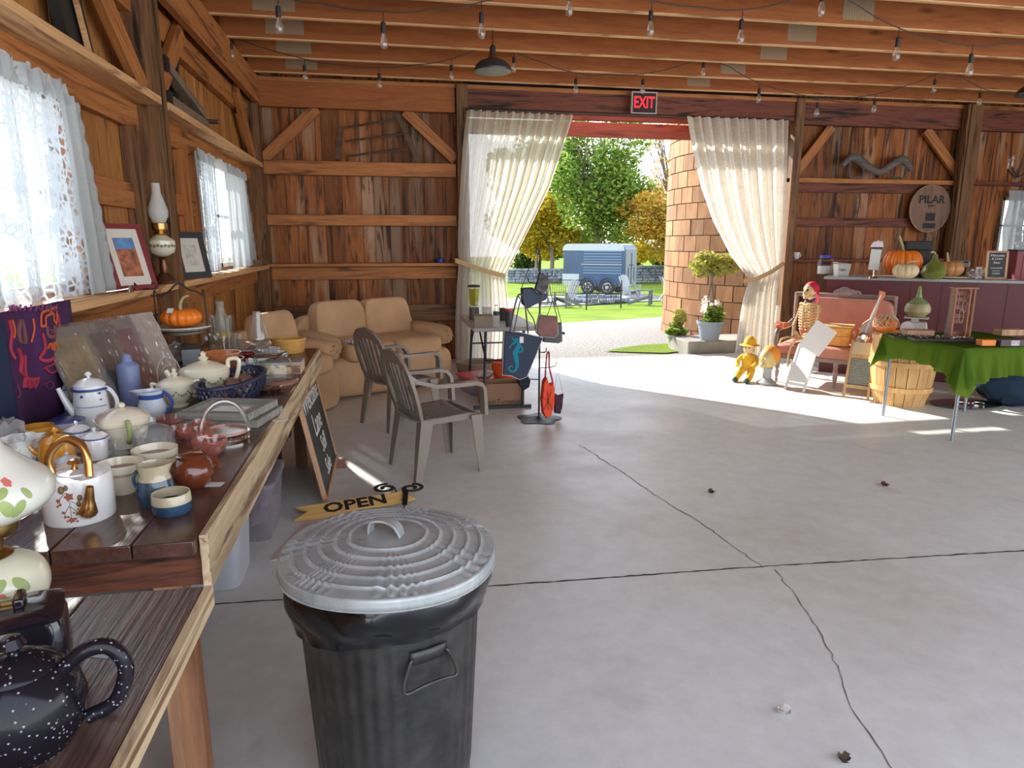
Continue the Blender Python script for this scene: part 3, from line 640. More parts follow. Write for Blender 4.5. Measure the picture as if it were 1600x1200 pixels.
def bowl_prof(rb, rt, h, t, foot=0): return [(0, foot), (rb, 0), (rb, foot + .001), (rb * .5 + rt * .5, h * .35), (rt, h), (rt - t, h), (rb * .5 + rt * .5 - t, h * .38), (rb - t, t + foot), (0, t + foot)]
def place(px, py, z=.8): p = PZ(px, py, z); return p, hit(p, 1)
def loop_handle(m, x, z0, z1, out, r, sgn=1, n=10):
    pts = [(sgn * (x + out * math.sin(PI * t / (n - 1)) ** .7), 0, z1 + (z0 - z1) * t / (n - 1)) for t in range(n)]
    m.tube(pts, r, 6); return m
def flowers(parent, name, mat, R, z, spots, s, sx=1):
    o_ = None
    for (ang, dz, sz) in spots:
        m = MB(); c = Vector((R * math.cos(ang), R * math.sin(ang), z + dz)); nrm = Vector((math.cos(ang), math.sin(ang), 0)); tg = Vector((-math.sin(ang), math.cos(ang), 0)); vs = [c + nrm * .0012]
        for k in range(10):
            a = 2 * PI * k / 10; q = sz * s * (1 if k % 2 else .62); vs.append(c + nrm * .0012 + tg * math.cos(a) * q + Vector((0, 0, math.sin(a) * q)))
        o_ = m.add(vs, [(0, k, k % 10 + 1) for k in range(1, 11)]).build(name, mat, parent)
    return o_
CAMANG = lambda p: math.atan2(-p.y, -p.x)      # angle towards the viewer

# ---------------------------------------------------------------- long table
TL = thing('long_table', 'long dark plank table with a pale raw edge under the left windows', 'table', (-.98, 3.2, 0))
tp = MB(); xs = [-.52, -.34, -.165, .01, .19, .365, .505]
for a, b in zip(xs, xs[1:]): tp.b2((a + .0015, -1.565, .762), (b - .0015, 1.55, .80))
tp.build('tabletop', W_TAB, TL, bevel=.003)
MB().b2((.5065, -1.53, .655), (.527, 1.55, .7985)).build('edge_board', W_EDGE, TL, bevel=.002)
MB().b2((-.5, -1.50, .655), (.5055, -1.475, .761)).build('apron', W_APR, TL)
for x, y in ((-.45, -1.42), (.40, -1.42), (-.45, 1.45), (.37, 1.45)): MB().b2((x - .035, y - .035, 0), (x + .035, y + .035, .76)).build('leg', W_LEG, TL)
TF = thing('near_table', 'near dark plank table corner with coarse raised grain', 'table', (-.9, .7, 0))
tp = MB(); xs = [-.6, -.38, -.16, .07, .28, .505]
for a, b in zip(xs, xs[1:]): tp.b2((a + .0015, -.9, .765), (b - .0015, .70, .80))
W_TAB2 = wood('coarse_grain_table_wood', (.05, .028, .022), (.16, .095, .075), 'Y', rough=.24, knots=.2, var=.12, dens=30, bmp=1.0, spec=.7)
tp.build('tabletop', W_TAB2, TF, bevel=.003)
MB().b2((.5055, -.9, .757), (.522, .70, .7995)).build('edge_board', W_EDGE, TF); MB().b2((-.6, .665, .66), (.474, .69, .764)).build('apron', W_APR, TF)
for x, y in ((.475, .655), (-.40, .60), (.45, -.6)): MB().b2((x - .02, y - .02, 0), (x + .02, y + .02, .764)).build('leg', W_LEG2, TF)
TS = thing('side_table', 'low pale wooden side table beyond the end of the long table', 'table', (-1.02, 5.18, 0))
MB().b2((-.3, -.35, .76), (.25, .20, .79)).build('tabletop', W_EDGE, TS); [MB().b2((x - .03, y - .03, 0), (x + .03, y + .03, .76)).build('leg', W_LEG, TS) for x, y in ((-.25, -.3), (.2, -.3), (-.25, .15), (.2, .15))]

# ---------------------------------------------------------------- crockery
p, k = place(127, 806); t = thing('kettle', 'white ceramic kettle with a gold arched handle and rust flowers at the table corner', 'kettle', p)
R = 49 * k; h = 70 * k; MB().lathe([(R * .97, 0), (R, h * .05), (R, h * .93), (R * .97, h), (R * .55, h * 1.02), (0, h * 1.03)], 40).build('body', C_WHITE, t)
ld = MB(); ld.lathe([(R * .52, h * 1.015), (R * .5, h * 1.05), (0, h * 1.11)], 28); lo = ld.build('lid', C_WHITE, t)
kb = MB(); kb.lathe([(0, h * 1.09), (R * .12, h * 1.1), (R * .07, h * 1.17), (R * .2, h * 1.24), (R * .12, h * 1.32), (0, h * 1.34)], 16); kb.build('knob', GOLD, lo)
hd = MB(); hd.tube([(-R * .62, .0, h * 1.0), (-R * .72, 0, h * 1.3), (-R * .5, 0, h * 1.62), (-.1 * R, 0, h * 1.78), (R * .3, -.1 * R, h * 1.66), (R * .5, -.25 * R, h * 1.4), (R * .55, -.4 * R, h * 1.0)], [R * .1, R * .12, R * .13, R * .14, R * .13, R * .12, R * .12], 10); hd.build('handle', GOLD, t)
sp = MB(); sp.tube([(R * .45, -R * .75, h * .25), (R * .62, -R * .95, h * .35), (R * .72, -R * 1.02, h * .62), (R * .80, -R * 1.06, h * .92)], [R * .1, R * .27, R * .15, R * .10], 12); sp.build('spout', GOLD, t)
a0 = CAMANG(p) - .25
flowers(t, 'painted_flower', RUST, R, h * .5, [(a0 + .0, .2 * h, 1.5), (a0 + .0, -.32 * h, 1.1)] + [(a0 + x, y * h, s) for x, y, s in ((-.3, .12, .8), (-.26, .04, .6), (-.34, .0, .5), (-.2, -.14, .6), (-.16, -.24, .55), (.16, -.2, .6), (.2, -.1, .5), (.1, -.3, .5), (-.08, -.24, .45), (.08, -.16, .4), (-.12, -.34, .4), (.14, -.36, .45))], R * .1)
lf = MB()
for x0, y0, x1, y1 in ((0, .1, 0, -.3), (0, .0, -.18, -.2), (0, -.02, .17, -.18), (-.05, .3, -.32, .1), (0, .1, .26, -.02)): lf.tube([((R + .0008) * math.cos(a0 + x0 + (x1 - x0) * q), (R + .0008) * math.sin(a0 + x0 + (x1 - x0) * q), h * (.5 + y0 + (y1 - y0) * q ** 1.3)) for q in [i / 8 for i in range(9)]], .0007, 4)
for x, y, s in ((-.18, .36, 1), (.27, .15, .8), (.22, .02, .7), (-.05, .4, .7)): lf.ell(((R + .0005) * math.cos(a0 + x), (R + .0005) * math.sin(a0 + x), h * (.5 + y)), (R * .09 * s, R * .09 * s, R * .13 * s), 8, 6)
lf.build('painted_stems', plain('olive_brown_paint', (.20, .13, .06), .4), t)
p, k = place(270, 800); t = thing('small_bowl', 'small blue and cream stoneware bowl nearest the table corner', 'bowl', p); R = 29 * k; h = 33 * k
MB().lathe([(R * .85, 0), (R * .98, h * .15), (R * 1.0, h * .55)], 32).build('glazed_base', C_STON, t); MB().lathe([(R, h * .55), (R * .97, h * .95), (R * .94, h), (R * .88, h * .97), (R * .85, h * .2), (0, h * .15)], 32).build('rim', C_STONT, t)
p, k = place(246, 785); t = thing('cream_pitcher', 'blue and tan stoneware pitcher with a pinched lip', 'pitcher', p); R = 28 * k; h = 64 * k
MB().lathe([(R * .85, 0), (R, h * .2), (R * .98, h * .4), (R * .85, h * .62)], 32).build('glazed_base', C_STON, t)
MB().lathe([(R * .85, h * .62), (R * .74, h * .78), (R * .86, h), (R * .8, h), (R * .68, h * .78), (R * .8, h * .6), (0, h * .2)], 32, fn=lambda a, z: 1 + (.22 * max(0, math.cos(a - .3)) ** 8 if z > h * .9 else 0)).build('neck', C_STONT, t)
hh = MB(); loop_handle(hh, R * .75, h * .35, h * .85, R * .35, R * .1, -1); hh.build('handle', C_STON, t)
p, k = place(303, 758); t = thing('bean_pot', 'glossy brown glazed bean pot with a side handle', 'pot', p); R = 33 * k; h = 52 * k
MB().lathe([(R * .6, 0), (R * .85, h * .15), (R, h * .45), (R * .85, h * .75), (R * .62, h * .86), (R * .68, h * .97), (R * .6, h), (R * .5, h * .9), (0, h * .84)], 32).build('body', C_BROWN, t)
ld = MB(); ld.lathe([(R * .55, h * .97), (R * .3, h * 1.0), (0, h * 1.02)], 20); ld.build('lid', C_BROWN, t)
hh = MB(); loop_handle(hh, R * .88, h * .4, h * .82, R * .3, R * .1, 1); hh.build('handle', C_BROWN, t)
for (px, py, Rp, hp, lab) in ((193, 768, 34, 48, 'cream bowl with brown rim bands right behind the white kettle'), (246, 742, 33, 44, 'cream banded bowl standing behind the stoneware pitcher')):
    p, k = place(px, py); t = thing('cream_bowl', lab, 'bowl', p, group='cream banded bowls'); R = Rp * k; h = hp * k
    MB().lathe([(R * .55, 0), (R * .6, h * .08), (R * .85, h * .55), (R * .87, h * .62), (R * .98, h * .72), (R, h), (R * .93, h), (R * .8, h * .5), (R * .5, h * .1), (0, h * .08)], 36).build('body', C_CREAM, t)
    bd = MB()
    for z in (.68, .73): bd.lathe([(R * (.955 if z < .7 else .985), h * z), (R * (.965 if z < .7 else .99), h * (z + .012)), (R * (.96 if z < .7 else .985), h * (z + .024))], 36)
    bd.build('band', C_BROWN, t)
def jar(name, lab, cat, px, py, Rp, hp, mat, lidmat, prof='straight', knob=True, z=.8, group=None, bandmat=None, lidscale=1.0):
    p, k = place(px, py, z); t = thing(name, lab, cat, p, group=group); R = Rp * k; h = hp * k
    if prof == 'straight': pr = [(R * .92, 0), (R, h * .05), (R, h * .92), (R * .9, h)]
    elif prof == 'belly': pr = [(R * .5, 0), (R * .55, h * .08), (R * .9, h * .35), (R, h * .62), (R * .93, h * .88), (R * .96, h)]
    else: pr = [(R * .95, 0), (R, h * .1), (R * .86, h * .9), (R * .84, h)]
    MB().lathe(pr + [(0, h)], 32).build('body', mat, t)
    rt = pr[-1][0] * lidscale; l = MB(); l.lathe([(rt * 1.04, h), (rt * 1.05, h + .04 * R), (rt * .7, h + .3 * R), (rt * .2, h + .42 * R), (0, h + .43 * R)], 28); lo = l.build('lid', lidmat, t)
    if knob: kk = MB(); kk.lathe([(R * .08, h + .42 * R), (R * .08, h + .5 * R), (R * .2, h + .62 * R), (R * .12, h + .78 * R), (0, h + .8 * R)], 14); kk.build('knob', lidmat, lo)
    if bandmat: b_ = MB(); b_.lathe([(R * 1.002, h * .90), (R * 1.008, h * .925), (R * 1.002, h * .95)], 32); b_.build('band', bandmat, t)
    return t, p, k, R, h
t, p, k, R, h = jar('mustard_teapot', 'mustard yellow teapot with a shallow lid behind the white kettle', 'teapot', 92, 724, 27, 36, C_YEL, C_YEL, 'taper'); m = MB(); m.tube([(-R * .8, 0, h * .4), (-R * 1.2, 0, h * .6), (-R * 1.5, 0, h * .95)], [R * .25, R * .16, R * .1], 8); m.build('spout', C_YEL, t)
p, k = place(63, 700); t = thing('mustard_mug', 'mustard yellow mug with a loop handle', 'mug', p); R = 24 * k; h = 36 * k
MB().lathe([(R * .8, 0), (R, h * .2), (R * .97, h), (R * .9, h), (R * .9, h * .2), (0, h * .15)], 30).build('body', C_YEL, t); m = MB(); loop_handle(m, R * .92, h * .15, h * .85, R * .6, R * .13, 1); m.build('handle', C_YEL, t)
p, k = place(38, 722); t = thing('milk_glass_vase', 'white hobnail milk glass vase with a ruffled rim', 'vase', p); R = 27 * k; h = 38 * k
MB().lathe([(R * .6, 0), (R * .8, h * .15), (R * 1.0, h * .5), (R * .95, h * .75), (R * 1.2, h * 1.05), (R * 1.14, h * 1.05), (R * .9, h * .75), (0, h * .3)], 48, fn=lambda a, z: 1 + (.12 * math.cos(8 * a) if z > h * .9 else .0)).build('body', C_MILK, t)
hb = MB()
for i in range(5):
    for j in range(26):
        a = 2 * PI * (j + .5 * (i % 2)) / 26; rr = R * (.92 + .02 * i); hb.ell((rr * math.cos(a), rr * math.sin(a), h * (.28 + .1 * i)), (R * .06,) * 3, 6, 4)
hb.build('hobnails', C_MILK, t)
jar('painted_canister', 'blue and yellow painted porcelain canister left of its lower neighbour', 'canister', 124, 704, 17, 34, C_GREYW, C_WHITE, bandmat=DBLUE, group='small lidded canisters', lidscale=1.15)
jar('painted_canister', 'white porcelain canister with a blue scroll band and ribbed sides', 'canister', 152, 716, 17, 36, C_WHITE, C_WHITE, bandmat=DBLUE, group='small lidded canisters', lidscale=1.15)
jar('sugar_dish', 'small pale yellow lidded dish tucked behind the kettle handle', 'dish', 108, 738, 17, 20, C_CREAM, C_GREYW, 'belly')
p, k = place(172, 712); t = thing('butter_dish', 'oblong cut glass butter dish with a knob', 'butter dish', p, -.35); s = k
MB().box((0, 0, 2 * s), (52 * s, 30 * s, 3 * s)).build('plate', CUT_G, t, bevel=.002); MB().box((0, 0, 14 * s), (42 * s, 22 * s, 20 * s), taper=1.1).build('cover', CUT_G, t, bevel=.004); MB().ell((0, 0, 29 * s), (5 * s, 5 * s, 6 * s), 10, 6).build('knob', CUT_G, t)
p, k = place(197, 696); t = thing('tureen', 'square cream tureen with floral handles and a domed lid', 'tureen', p, .5); s = 38 * k
def sq(r, z, n=32, e=.5): return [(r * (abs(math.cos(a)) ** e) * math.copysign(1, math.cos(a)), r * (abs(math.sin(a)) ** e) * math.copysign(1, math.sin(a)), z) for a in [2 * PI * i / n for i in range(n)]]
def loft(mb, rings, cap0=True, cap1=True):
    n = len(rings[0]); vs = [v for r in rings for v in r]; fs = [(i * n + j, i * n + (j + 1) % n, (i + 1) * n + (j + 1) % n, (i + 1) * n + j) for i in range(len(rings) - 1) for j in range(n)]
    if cap0: fs.append(tuple(range(n - 1, -1, -1)))
    if cap1: fs.append(tuple((len(rings) - 1) * n + j for j in range(n)))
    return mb.add(vs, fs)
loft(MB(), [sq(s * .62, 0), sq(s * .66, s * .1), sq(s * .88, s * .95), sq(s * .98, s * 1.0), sq(s * 1.0, s * 1.12)]).build('body', cer('ivory_china', (.70, .62, .48)), t)
lo = loft(MB(), [sq(s * .98, s * 1.12), sq(s * .9, s * 1.3), sq(s * .55, s * 1.5), sq(s * .2, s * 1.6)]).build('lid', cer('ivory_china_lid', (.72, .64, .50)), t); MB().ell((0, 0, s * 1.7), (s * .15, s * .15, s * .12), 10, 6).build('knob', C_CREAM, lo)
for sg in (-1, 1):
    m = MB(); m.tube([(0, sg * s * .95, s * 1.2), (0, sg * s * 1.15, s * 1.15), (0, sg * s * 1.12, s * .6), (0, sg * s * .8, s * .3)], s * .09, 8); m.build('handle', FLG if sg < 0 else C_CREAM, t)
a0 = CAMANG(p) - .5
flowers(t, 'painted_sprig', RUST, s * .84, s * .6, [(a0 + .7, .1 * s, 1), (a0 + .72, -.15 * s, .8), (a0 - .7, .1 * s, 1), (a0 - .72, -.12 * s, .8)], s * .12)
p, k = place(242, 700); t = thing('crystal_dish', 'round clear crystal dish with a scalloped cover', 'dish', p); R = 29 * k; h = 24 * k
fl = lambda a, z: 1 + .035 * math.cos(20 * a)
MB().lathe([(R * .8, 0), (R, h * .2), (R, h), (R * .94, h), (R * .9, h * .2), (0, h * .15)], 60, fn=fl).build('bowl', CUT_G, t); lo = MB().lathe([(R * 1.02, h), (R * .8, h * 1.35), (R * .3, h * 1.6), (0, h * 1.62)], 60, fn=fl).build('cover', CUT_G, t); MB().lathe([(R * .1, h * 1.6), (R * .22, h * 1.8), (R * .15, h * 2.1), (0, h * 2.15)], 12).build('knob', CUT_G, lo)
for i, (px, py, Rp, hp, lab) in enumerate(((268, 670, 21, 20, 'pink glass sherbet dish nearest the blue pitcher'), (283, 686, 19, 20, 'pink glass sherbet dish second from the crystal dish'), (300, 694, 19, 24, 'pink glass sherbet dish right beside the tall footed one'), (316, 682, 14, 26, 'pink glass creamer with a small loop handle'), (330, 724, 26, 40, 'tall footed pink glass compote beside the brown pot'))):
    p, k = place(px, py); t = thing('pink_glass_dish' if i != 4 else 'pink_glass_compote', lab, 'glass dish', p, group='pink pressed glass dishes' if i != 4 else None); R = Rp * k; h = hp * k
    m = MB(); m.lathe([(R * .55, 0), (R * .5, h * .06), (R * .14, h * .12), (R * .14, h * .28), (R * .5, h * .36), (R * .85, h * .6), (R, h), (R * .95, h), (R * .8, h * .6), (R * .4, h * .38), (0, h * .34)], 40, fn=lambda a, z: 1 + .05 * math.cos(10 * a)); m.build('bowl', PINK_G, t)
    if i == 3: m = MB(); loop_handle(m, R * .9, h * .45, h * .9, R * .5, R * .1, 1); m.build('handle', PINK_G, t)
p, k = place(353, 688); t = thing('divided_dish', 'round pink glass divided dish in a silver holder with a tall handle', 'dish', p, .35); R = 35 * k; h = 18 * k
MB().lathe([(R * .9, h * .1), (R * .96, h), (R * .9, h), (R * .85, h * .25), (0, h * .2)], 40).build('dish', PINK_G, t); m = MB(); m.lathe([(R * 1.0, 0), (R * 1.02, h * .25), (R * 1.0, h * .3)], 40); m.lathe([(R * 1.0, h * .6), (R * 1.03, h * .75), (R * 1.0, h * .8)], 40)
for i in range(24): a = 2 * PI * i / 24; m.tube([(R * math.cos(a), R * math.sin(a), h * .2), (R * math.cos(a + .1), R * math.sin(a + .1), h * .7)], R * .018, 4)
m.build('silver_holder', SILV, t)
m = MB(); m.tube([(R * math.cos(a) * 1.0, 0, h * .6 + 52 * k * math.sin(a)) for a in [PI * i / 16 for i in range(17)]], R * .045, 6, flat=2.0); m.build('handle', SILV, t)
# picture frames lying flat
W_GREYF = wood('weathered_grey_frame', (.13, .13, .11), (.30, .30, .26), 'X', knots=0, var=.1)
fc = PZ(360, 648, .82)
for i, (dz, dx, lab) in enumerate(((0, .02, 'lower grey wooden picture frame of the two lying flat'), (.032, 0, 'upper grey wooden picture frame of the two lying flat'))):
    t = thing('picture_frame', lab, 'picture frame', (fc.x + dx, fc.y - .01 * i, .8 + dz), -.22 - .06 * i, 'flat grey picture frames'); w, d = .29, .26
    m = MB()
    for a, b in (((-w / 2, -d / 2, 0), (w / 2, -d / 2 + .035, .03)), ((-w / 2, d / 2 - .035, 0), (w / 2, d / 2, .03)), ((-w / 2, -d / 2 + .035, 0), (-w / 2 + .035, d / 2 - .035, .03)), ((w / 2 - .035, -d / 2 + .035, 0), (w / 2, d / 2 - .035, .03))): m.b2(a, b)
    m.build('frame', W_GREYF, t, bevel=.003); MB().b2((-w / 2 + .03, -d / 2 + .03, .004), (w / 2 - .03, d / 2 - .03, .012)).build('mat_board', plain('frame_mat%d' % i, (.42, .44, .40), .25), t)
    MB().b2((-.06, -.05, .012), (.07, .05, .014)).build('print', PAPER, t)
# blue and white coffee pot
t, p, k, R, h = jar('coffee_pot', 'tall blue and white china coffee pot with a straight spout', 'coffee pot', 148, 668, 26, 68, C_WHITE, C_WHITE, 'taper', bandmat=DBLUE)
m = MB(); m.tube([(-R * .9, 0, h * .3), (-R * 1.3, 0, h * .55), (-R * 1.7, 0, h * .95)], [R * .28, R * .2, R * .13], 10); m.build('spout', C_WHITE, t); m = MB(); loop_handle(m, R * .85, h * .2, h * .95, R * .55, R * .12, 1); m.build('handle', C_WHITE, t)
a0 = CAMANG(p); flowers(t, 'blue_dot', DBLUE, R * .945, h * .55, [(a0 + .11 * j, 0, .8) for j in range(-8, 9)] + [(a0 - .5, .25 * h, 2.2), (a0 + .5, .3 * h, 2), (a0 + .55, .15 * h, 1.3)], R * .05)
t, p, k, R, h = jar('covered_pot', 'white china pot with a thin blue line standing on a plate', 'pot', 85, 641, 25, 36, C_WHITE, C_WHITE, 'straight', bandmat=DBLUE, z=.812); m = MB(); loop_handle(m, R * .95, h * .2, h * .8, R * .4, R * .1, 1); m.build('handle', C_WHITE, t)
for (px, py, Rp, z, lab) in ((88, 648, 46, .80, 'large blue rimmed plate under the white covered pot'), (15, 664, 30, .80, 'blue rimmed plate at the left edge of the table'), (52, 672, 26, .80, 'small blue rimmed saucer behind the mustard mug'), (44, 648, 25, .80, 'blue rimmed plate beside the hanging textile')):
    p, k = place(px, py, z); R = Rp * k; t = thing('plate', lab, 'plate', p, group='blue rimmed white plates'); MB().lathe([(R * .55, 0), (R * .6, .003), (R * .98, .012), (R, .014), (R * .96, .0145), (R * .6, .007), (0, .006)], 40).build('body', C_GREYW, t); MB().lathe([(R * .985, .0145), (R * 1.004, .0135), (R * .97, .0152)], 40).build('rim_line', DBLUE, t)
p, k = place(106, 684); R = 27 * k; t = thing('enamel_basin', 'deep white basin with a blue rim behind the mustard mug', 'basin', p); MB().lathe(bowl_prof(R * .75, R, 28 * k, .004), 36).build('body', C_GREYW, t); MB().lathe([(R * .985, 28 * k), (R * 1.02, 28.3 * k), (R * .985, 29 * k)], 36).build('rim_line', DBLUE, t)
p, k = place(206, 632); R = 16 * k; h = 76 * k; t = thing('pillar_candle', 'tall blue grey pillar candle with a pointed top', 'candle', p); MB().lathe([(R * .95, 0), (R, h * .03), (R, h * .80), (R * .95, h * .83), (R * .5, h * .9), (R * .42, h * .98), (R * .3, h * 1.04), (0, h * 1.07)], 32).build('wax', plain('blue_grey_wax', (.17, .21, .37), .45, **{'Subsurface Weight': .0}), t); MB().tube([(0, 0, h * 1.06), (0, 0, h * 1.1)], .0015, 5).build('wick', DKMET, t)
p, k = place(240, 655); R = 21 * k; h = 46 * k; t = thing('china_pitcher', 'blue and white china pitcher with a long pouring lip', 'pitcher', p)
MB().lathe([(R * .65, 0), (R * .9, h * .2), (R, h * .45), (R * .75, h * .78), (R * .85, h), (R * .8, h), (R * .68, h * .78), (0, h * .3)], 36, fn=lambda a, z: 1 + (.75 * max(0, math.cos(a - PI)) ** 6 if z > h * .9 else 0)).build('body', C_GREYW, t); m = MB(); loop_handle(m, R * .8, h * .2, h * .95, R * .6, R * .13, 1); m.build('handle', C_BLUEP, t); m = MB(); m.lathe([(R * .86, h * .9), (R * .83, h * .76), (R * .80, h * .74)], 36); m.build('blue_neck', C_BLUEP, t)
GARL = plain('garland_paint', (.16, .17, .08), .5)
for (px, py, Rp, hp, lab, big) in ((277, 634, 27, 36, 'cream garland sugar bowl with two handles nearer than the teapot', 0), (323, 618, 36, 42, 'large cream garland teapot with a tall handle', 1)):
    p, k = place(px, py); t = thing('garland_teapot' if big else 'garland_sugar_bowl', lab, 'teapot' if big else 'sugar bowl', p, .25); R = Rp * k; h = hp * k
    MB().lathe([(R * .6, 0), (R * .62, h * .06), (R * .5, h * .1), (R * .8, h * .35), (R, h * .75), (R * 1.02, h * .95), (R * .95, h), (0, h)], 40).build('body', C_CREAM, t)
    lo = MB().lathe([(R * 1.0, h), (R * .95, h * 1.06), (R * .6, h * 1.2), (R * .25, h * 1.3), (0, h * 1.32)], 36).build('lid', C_CREAM, t); MB().lathe([(R * .12, h * 1.3), (R * .22, h * 1.42), (R * .1, h * 1.5), (R * .12, h * 1.6), (0, h * 1.68)], 12).build('knob', C_CREAM, lo)
    m = MB(); m.tube([(R * .85, 0, h * .3), (R * 1.25, 0, h * .6), (R * 1.4, 0, h * 1.25), (R * 1.0, 0, h * 1.3), (R * .95, 0, h * 1.0)] if big else [(R * .9, 0, h * .5), (R * 1.15, 0, h * .75), (R * 1.2, 0, h * 1.05), (R * .95, 0, h * .98)], R * .09, 8); m.build('handle', C_CREAM, t)
    m = MB(); m.tube([(-R * .9, 0, h * .4), (-R * 1.2, 0, h * .6), (-R * 1.5, 0, h * 1.05)] if big else [(-R * .9, 0, h * .5), (-R * 1.15, 0, h * .75), (-R * 1.2, 0, h * 1.05), (-R * .95, 0, h * .98)], [R * .2, R * .15, R * .1] if big else R * .09, 8); m.build('spout' if big else 'handle', C_CREAM, t)
    a0 = CAMANG(p) - .25; flowers(t, 'garland_leaf', GARL, R * .99, h * .62, [(a0 + .13 * j, h * (.1 - .16 * abs(math.sin(j * PI / 5))), 1.1) for j in range(-8, 9)], R * .07)
# wire plate rack
p, k = place(268, 622); t = thing('wire_plate_rack', 'tall bent wire plate rack arching behind the sugar bowl', 'rack', p, .2); m = MB()
for y, hh, r in ((.0, 66 * k, 16 * k), (.04, 50 * k, 13 * k)): m.tube([(-r, y, 0), (-r, y, hh * .6)] + [(r * -math.cos(a), y, hh * .6 + hh * .4 * math.sin(a)) for a in [PI * i / 10 for i in range(11)]][1:-1] + [(r, y, hh * .6), (r, y, 0)], .0028, 6)
for x in (-13 * k, 13 * k): m.tube([(x, -.01, .003), (x, .06, .003)], .0028, 6)
m.build('wire', plain('grey_wire', (.45, .44, .40), .3, .8), t)
# navy woven basket with small wares
p = PZ(366, 622, .8); ang = math.atan2(*(PZ(405, 606, .8) - PZ(332, 648, .8)).yx); t = thing('navy_basket', 'oval navy woven basket holding brown wooden eggs', 'basket', p, ang); A, Bx, h = .27, .115, .095; m = MB()
for i in range(34):
    a = 2 * PI * i / 34; b = a + .38
    for aa, bb in ((a, b), (b, a)): m.tube([(A * .8 * math.cos(aa), Bx * .8 * math.sin(aa), .008), (A * .98 * math.cos((aa + bb) / 2), Bx * .98 * math.sin((aa + bb) / 2), h * .5), (A * math.cos(bb), Bx * math.sin(bb), h)], .005, 5)
m.tube([(A * 1.01 * math.cos(a), Bx * 1.01 * math.sin(a), h + .002) for a in [2 * PI * i / 40 for i in range(40)]], .009, 6, closed=True); m.build('woven_side', NAVY, t); MB().lathe([(.8, .002), (.8, .010), (0, .010)], 30, sx=A, sy=Bx).build('base', NAVY, t)
rr = random.Random(3); WEGG = plain('brown_wooden_egg', (.20, .10, .07), .35, var=.3)
first = None
for i, (x, y, z, l2) in enumerate(((-.17, -.01, .045, 'nearest the table front in the navy basket'), (-.07, .03, .045, 'second from the near end of the navy basket'), (-.04, -.04, .05, 'on the near side, middle of the navy basket'), (.04, .02, .055, 'uppermost at the middle of the navy basket'), (.09, -.03, .045, 'fifth along the navy basket'), (.16, .01, .05, 'at the far end of the navy basket'))):
    q = Vector((p.x + x * math.cos(ang) - y * math.sin(ang), p.y + x * math.sin(ang) + y * math.cos(ang), .8 + z))
    e = MB().ell((0, 0, 0), (.042, .034, .034), 14, 9).build('wooden_egg', WEGG, loc=q, rot=rr.uniform(0, 3)) if i == 0 else first.copy()
    if i: COL.objects.link(e); e.location = q; e.rotation_euler = (0, 0, rr.uniform(0, 3))
    else: first = e
    tag(e, 'brown wooden egg ' + l2, 'egg', 'wooden eggs in the navy basket')
# terracotta stack, oval dish
p, k = place(347, 592); z = .8
for i, (Rp, hp, lab) in enumerate(((36, 20, 'largest terracotta bowl at the bottom of the stack'), (35, 20, 'middle brown terracotta bowl of the stack'), (31, 17, 'top orange terracotta bowl of the stack'))):
    R = Rp * k; h = hp * k; t = thing('terracotta_bowl', lab, 'bowl', (p.x, p.y, z), group='stacked terracotta bowls'); MB().lathe(bowl_prof(R * .72, R, h, .006), 36).build('body', C_TERRA if i == 2 else cer('terracotta_dark%d' % i, (.22, .08, .035)), t); z += h * .62
p, k = place(293, 590); t = MB().lathe(bowl_prof(.10, .15, .03, .006), 36, sy=.7).build('oval_dish', C_TERRA, loc=p); tag(t, 'shallow oval terracotta dish left of the bowl stack', 'dish')
# tiered stand with pumpkin
PUMP = plain('pumpkin_skin', (.80, .20, .015), .45, var=.15, vs=4); STEM = plain('pumpkin_stem', (.42, .36, .17), .8)
def pumpkin(name, lab, p, R, H, mat, ribs=14, stem=None, rz=0, cat='pumpkin', depth=.10):
    t = thing(name, lab, cat, p, rz); m = MB()
    nu = ribs * 6; nv = 18; vs = []
    m.ell((0, 0, H / 2), (R, R, H / 2), nu, nv, lambda ph, th: (1 - depth * (1 - abs(math.cos(ribs * ph / 2)) ** .7)) * (1 - .0 * th))
    m.v = [(x, y, z - .30 * H * math.exp(-((math.hypot(x, y) / (R * .35)) ** 2)) * (1 if z > H / 2 else -.5)) for x, y, z in m.v]
    m.build('skin', mat, t, ang=60)
    s = MB(); s.tube(stem or [(0, 0, H * .62), (0, 0, H * .9), (R * .1, 0, H * 1.15)], [R * .13, R * .07, R * .06] if not stem else [R * .12] + [R * .07] * (len(stem) - 2) + [R * .045], 7); s.build('stem', STEM, t); return t
p, k = place(291, 572); zt = (572 - 514) * k * 1.0; t = thing('tiered_stand', 'black wire tiered stand holding a speckled cream plate', 'plate stand', p); R = 42 * k; m = MB()
for sg in (-1, 1): m.tube([(sg * R * .86, 0, 0), (sg * R * .86, 0, zt + 52 * k), (sg * R * .78, 0, zt + 55 * k)], .004, 6)
m.tube([(-R * .95, 0, zt + 52 * k), (-R * .6, 0, zt + 52 * k), (-R * .35, 0, zt + 58 * k), (0, 0, zt + 70 * k), (R * .35, 0, zt + 60 * k), (R * .6, 0, zt + 57 * k), (R * .86, 0, zt + 50 * k)], .005, 6)
m.tube([(R * .86 * math.cos(a), R * .86 * math.sin(a), zt - .004) for a in [2 * PI * i / 24 for i in range(24)]], .003, 5, closed=True); m.tube([(R * .86 * math.cos(a), R * .86 * math.sin(a), .004) for a in [2 * PI * i / 24 for i in range(24)]], .003, 5, closed=True); m.build('wire_frame', DKMET, t)
SPK = plain('speckled_plate', (.55, .50, .40), .3, var=.35, vs=60)
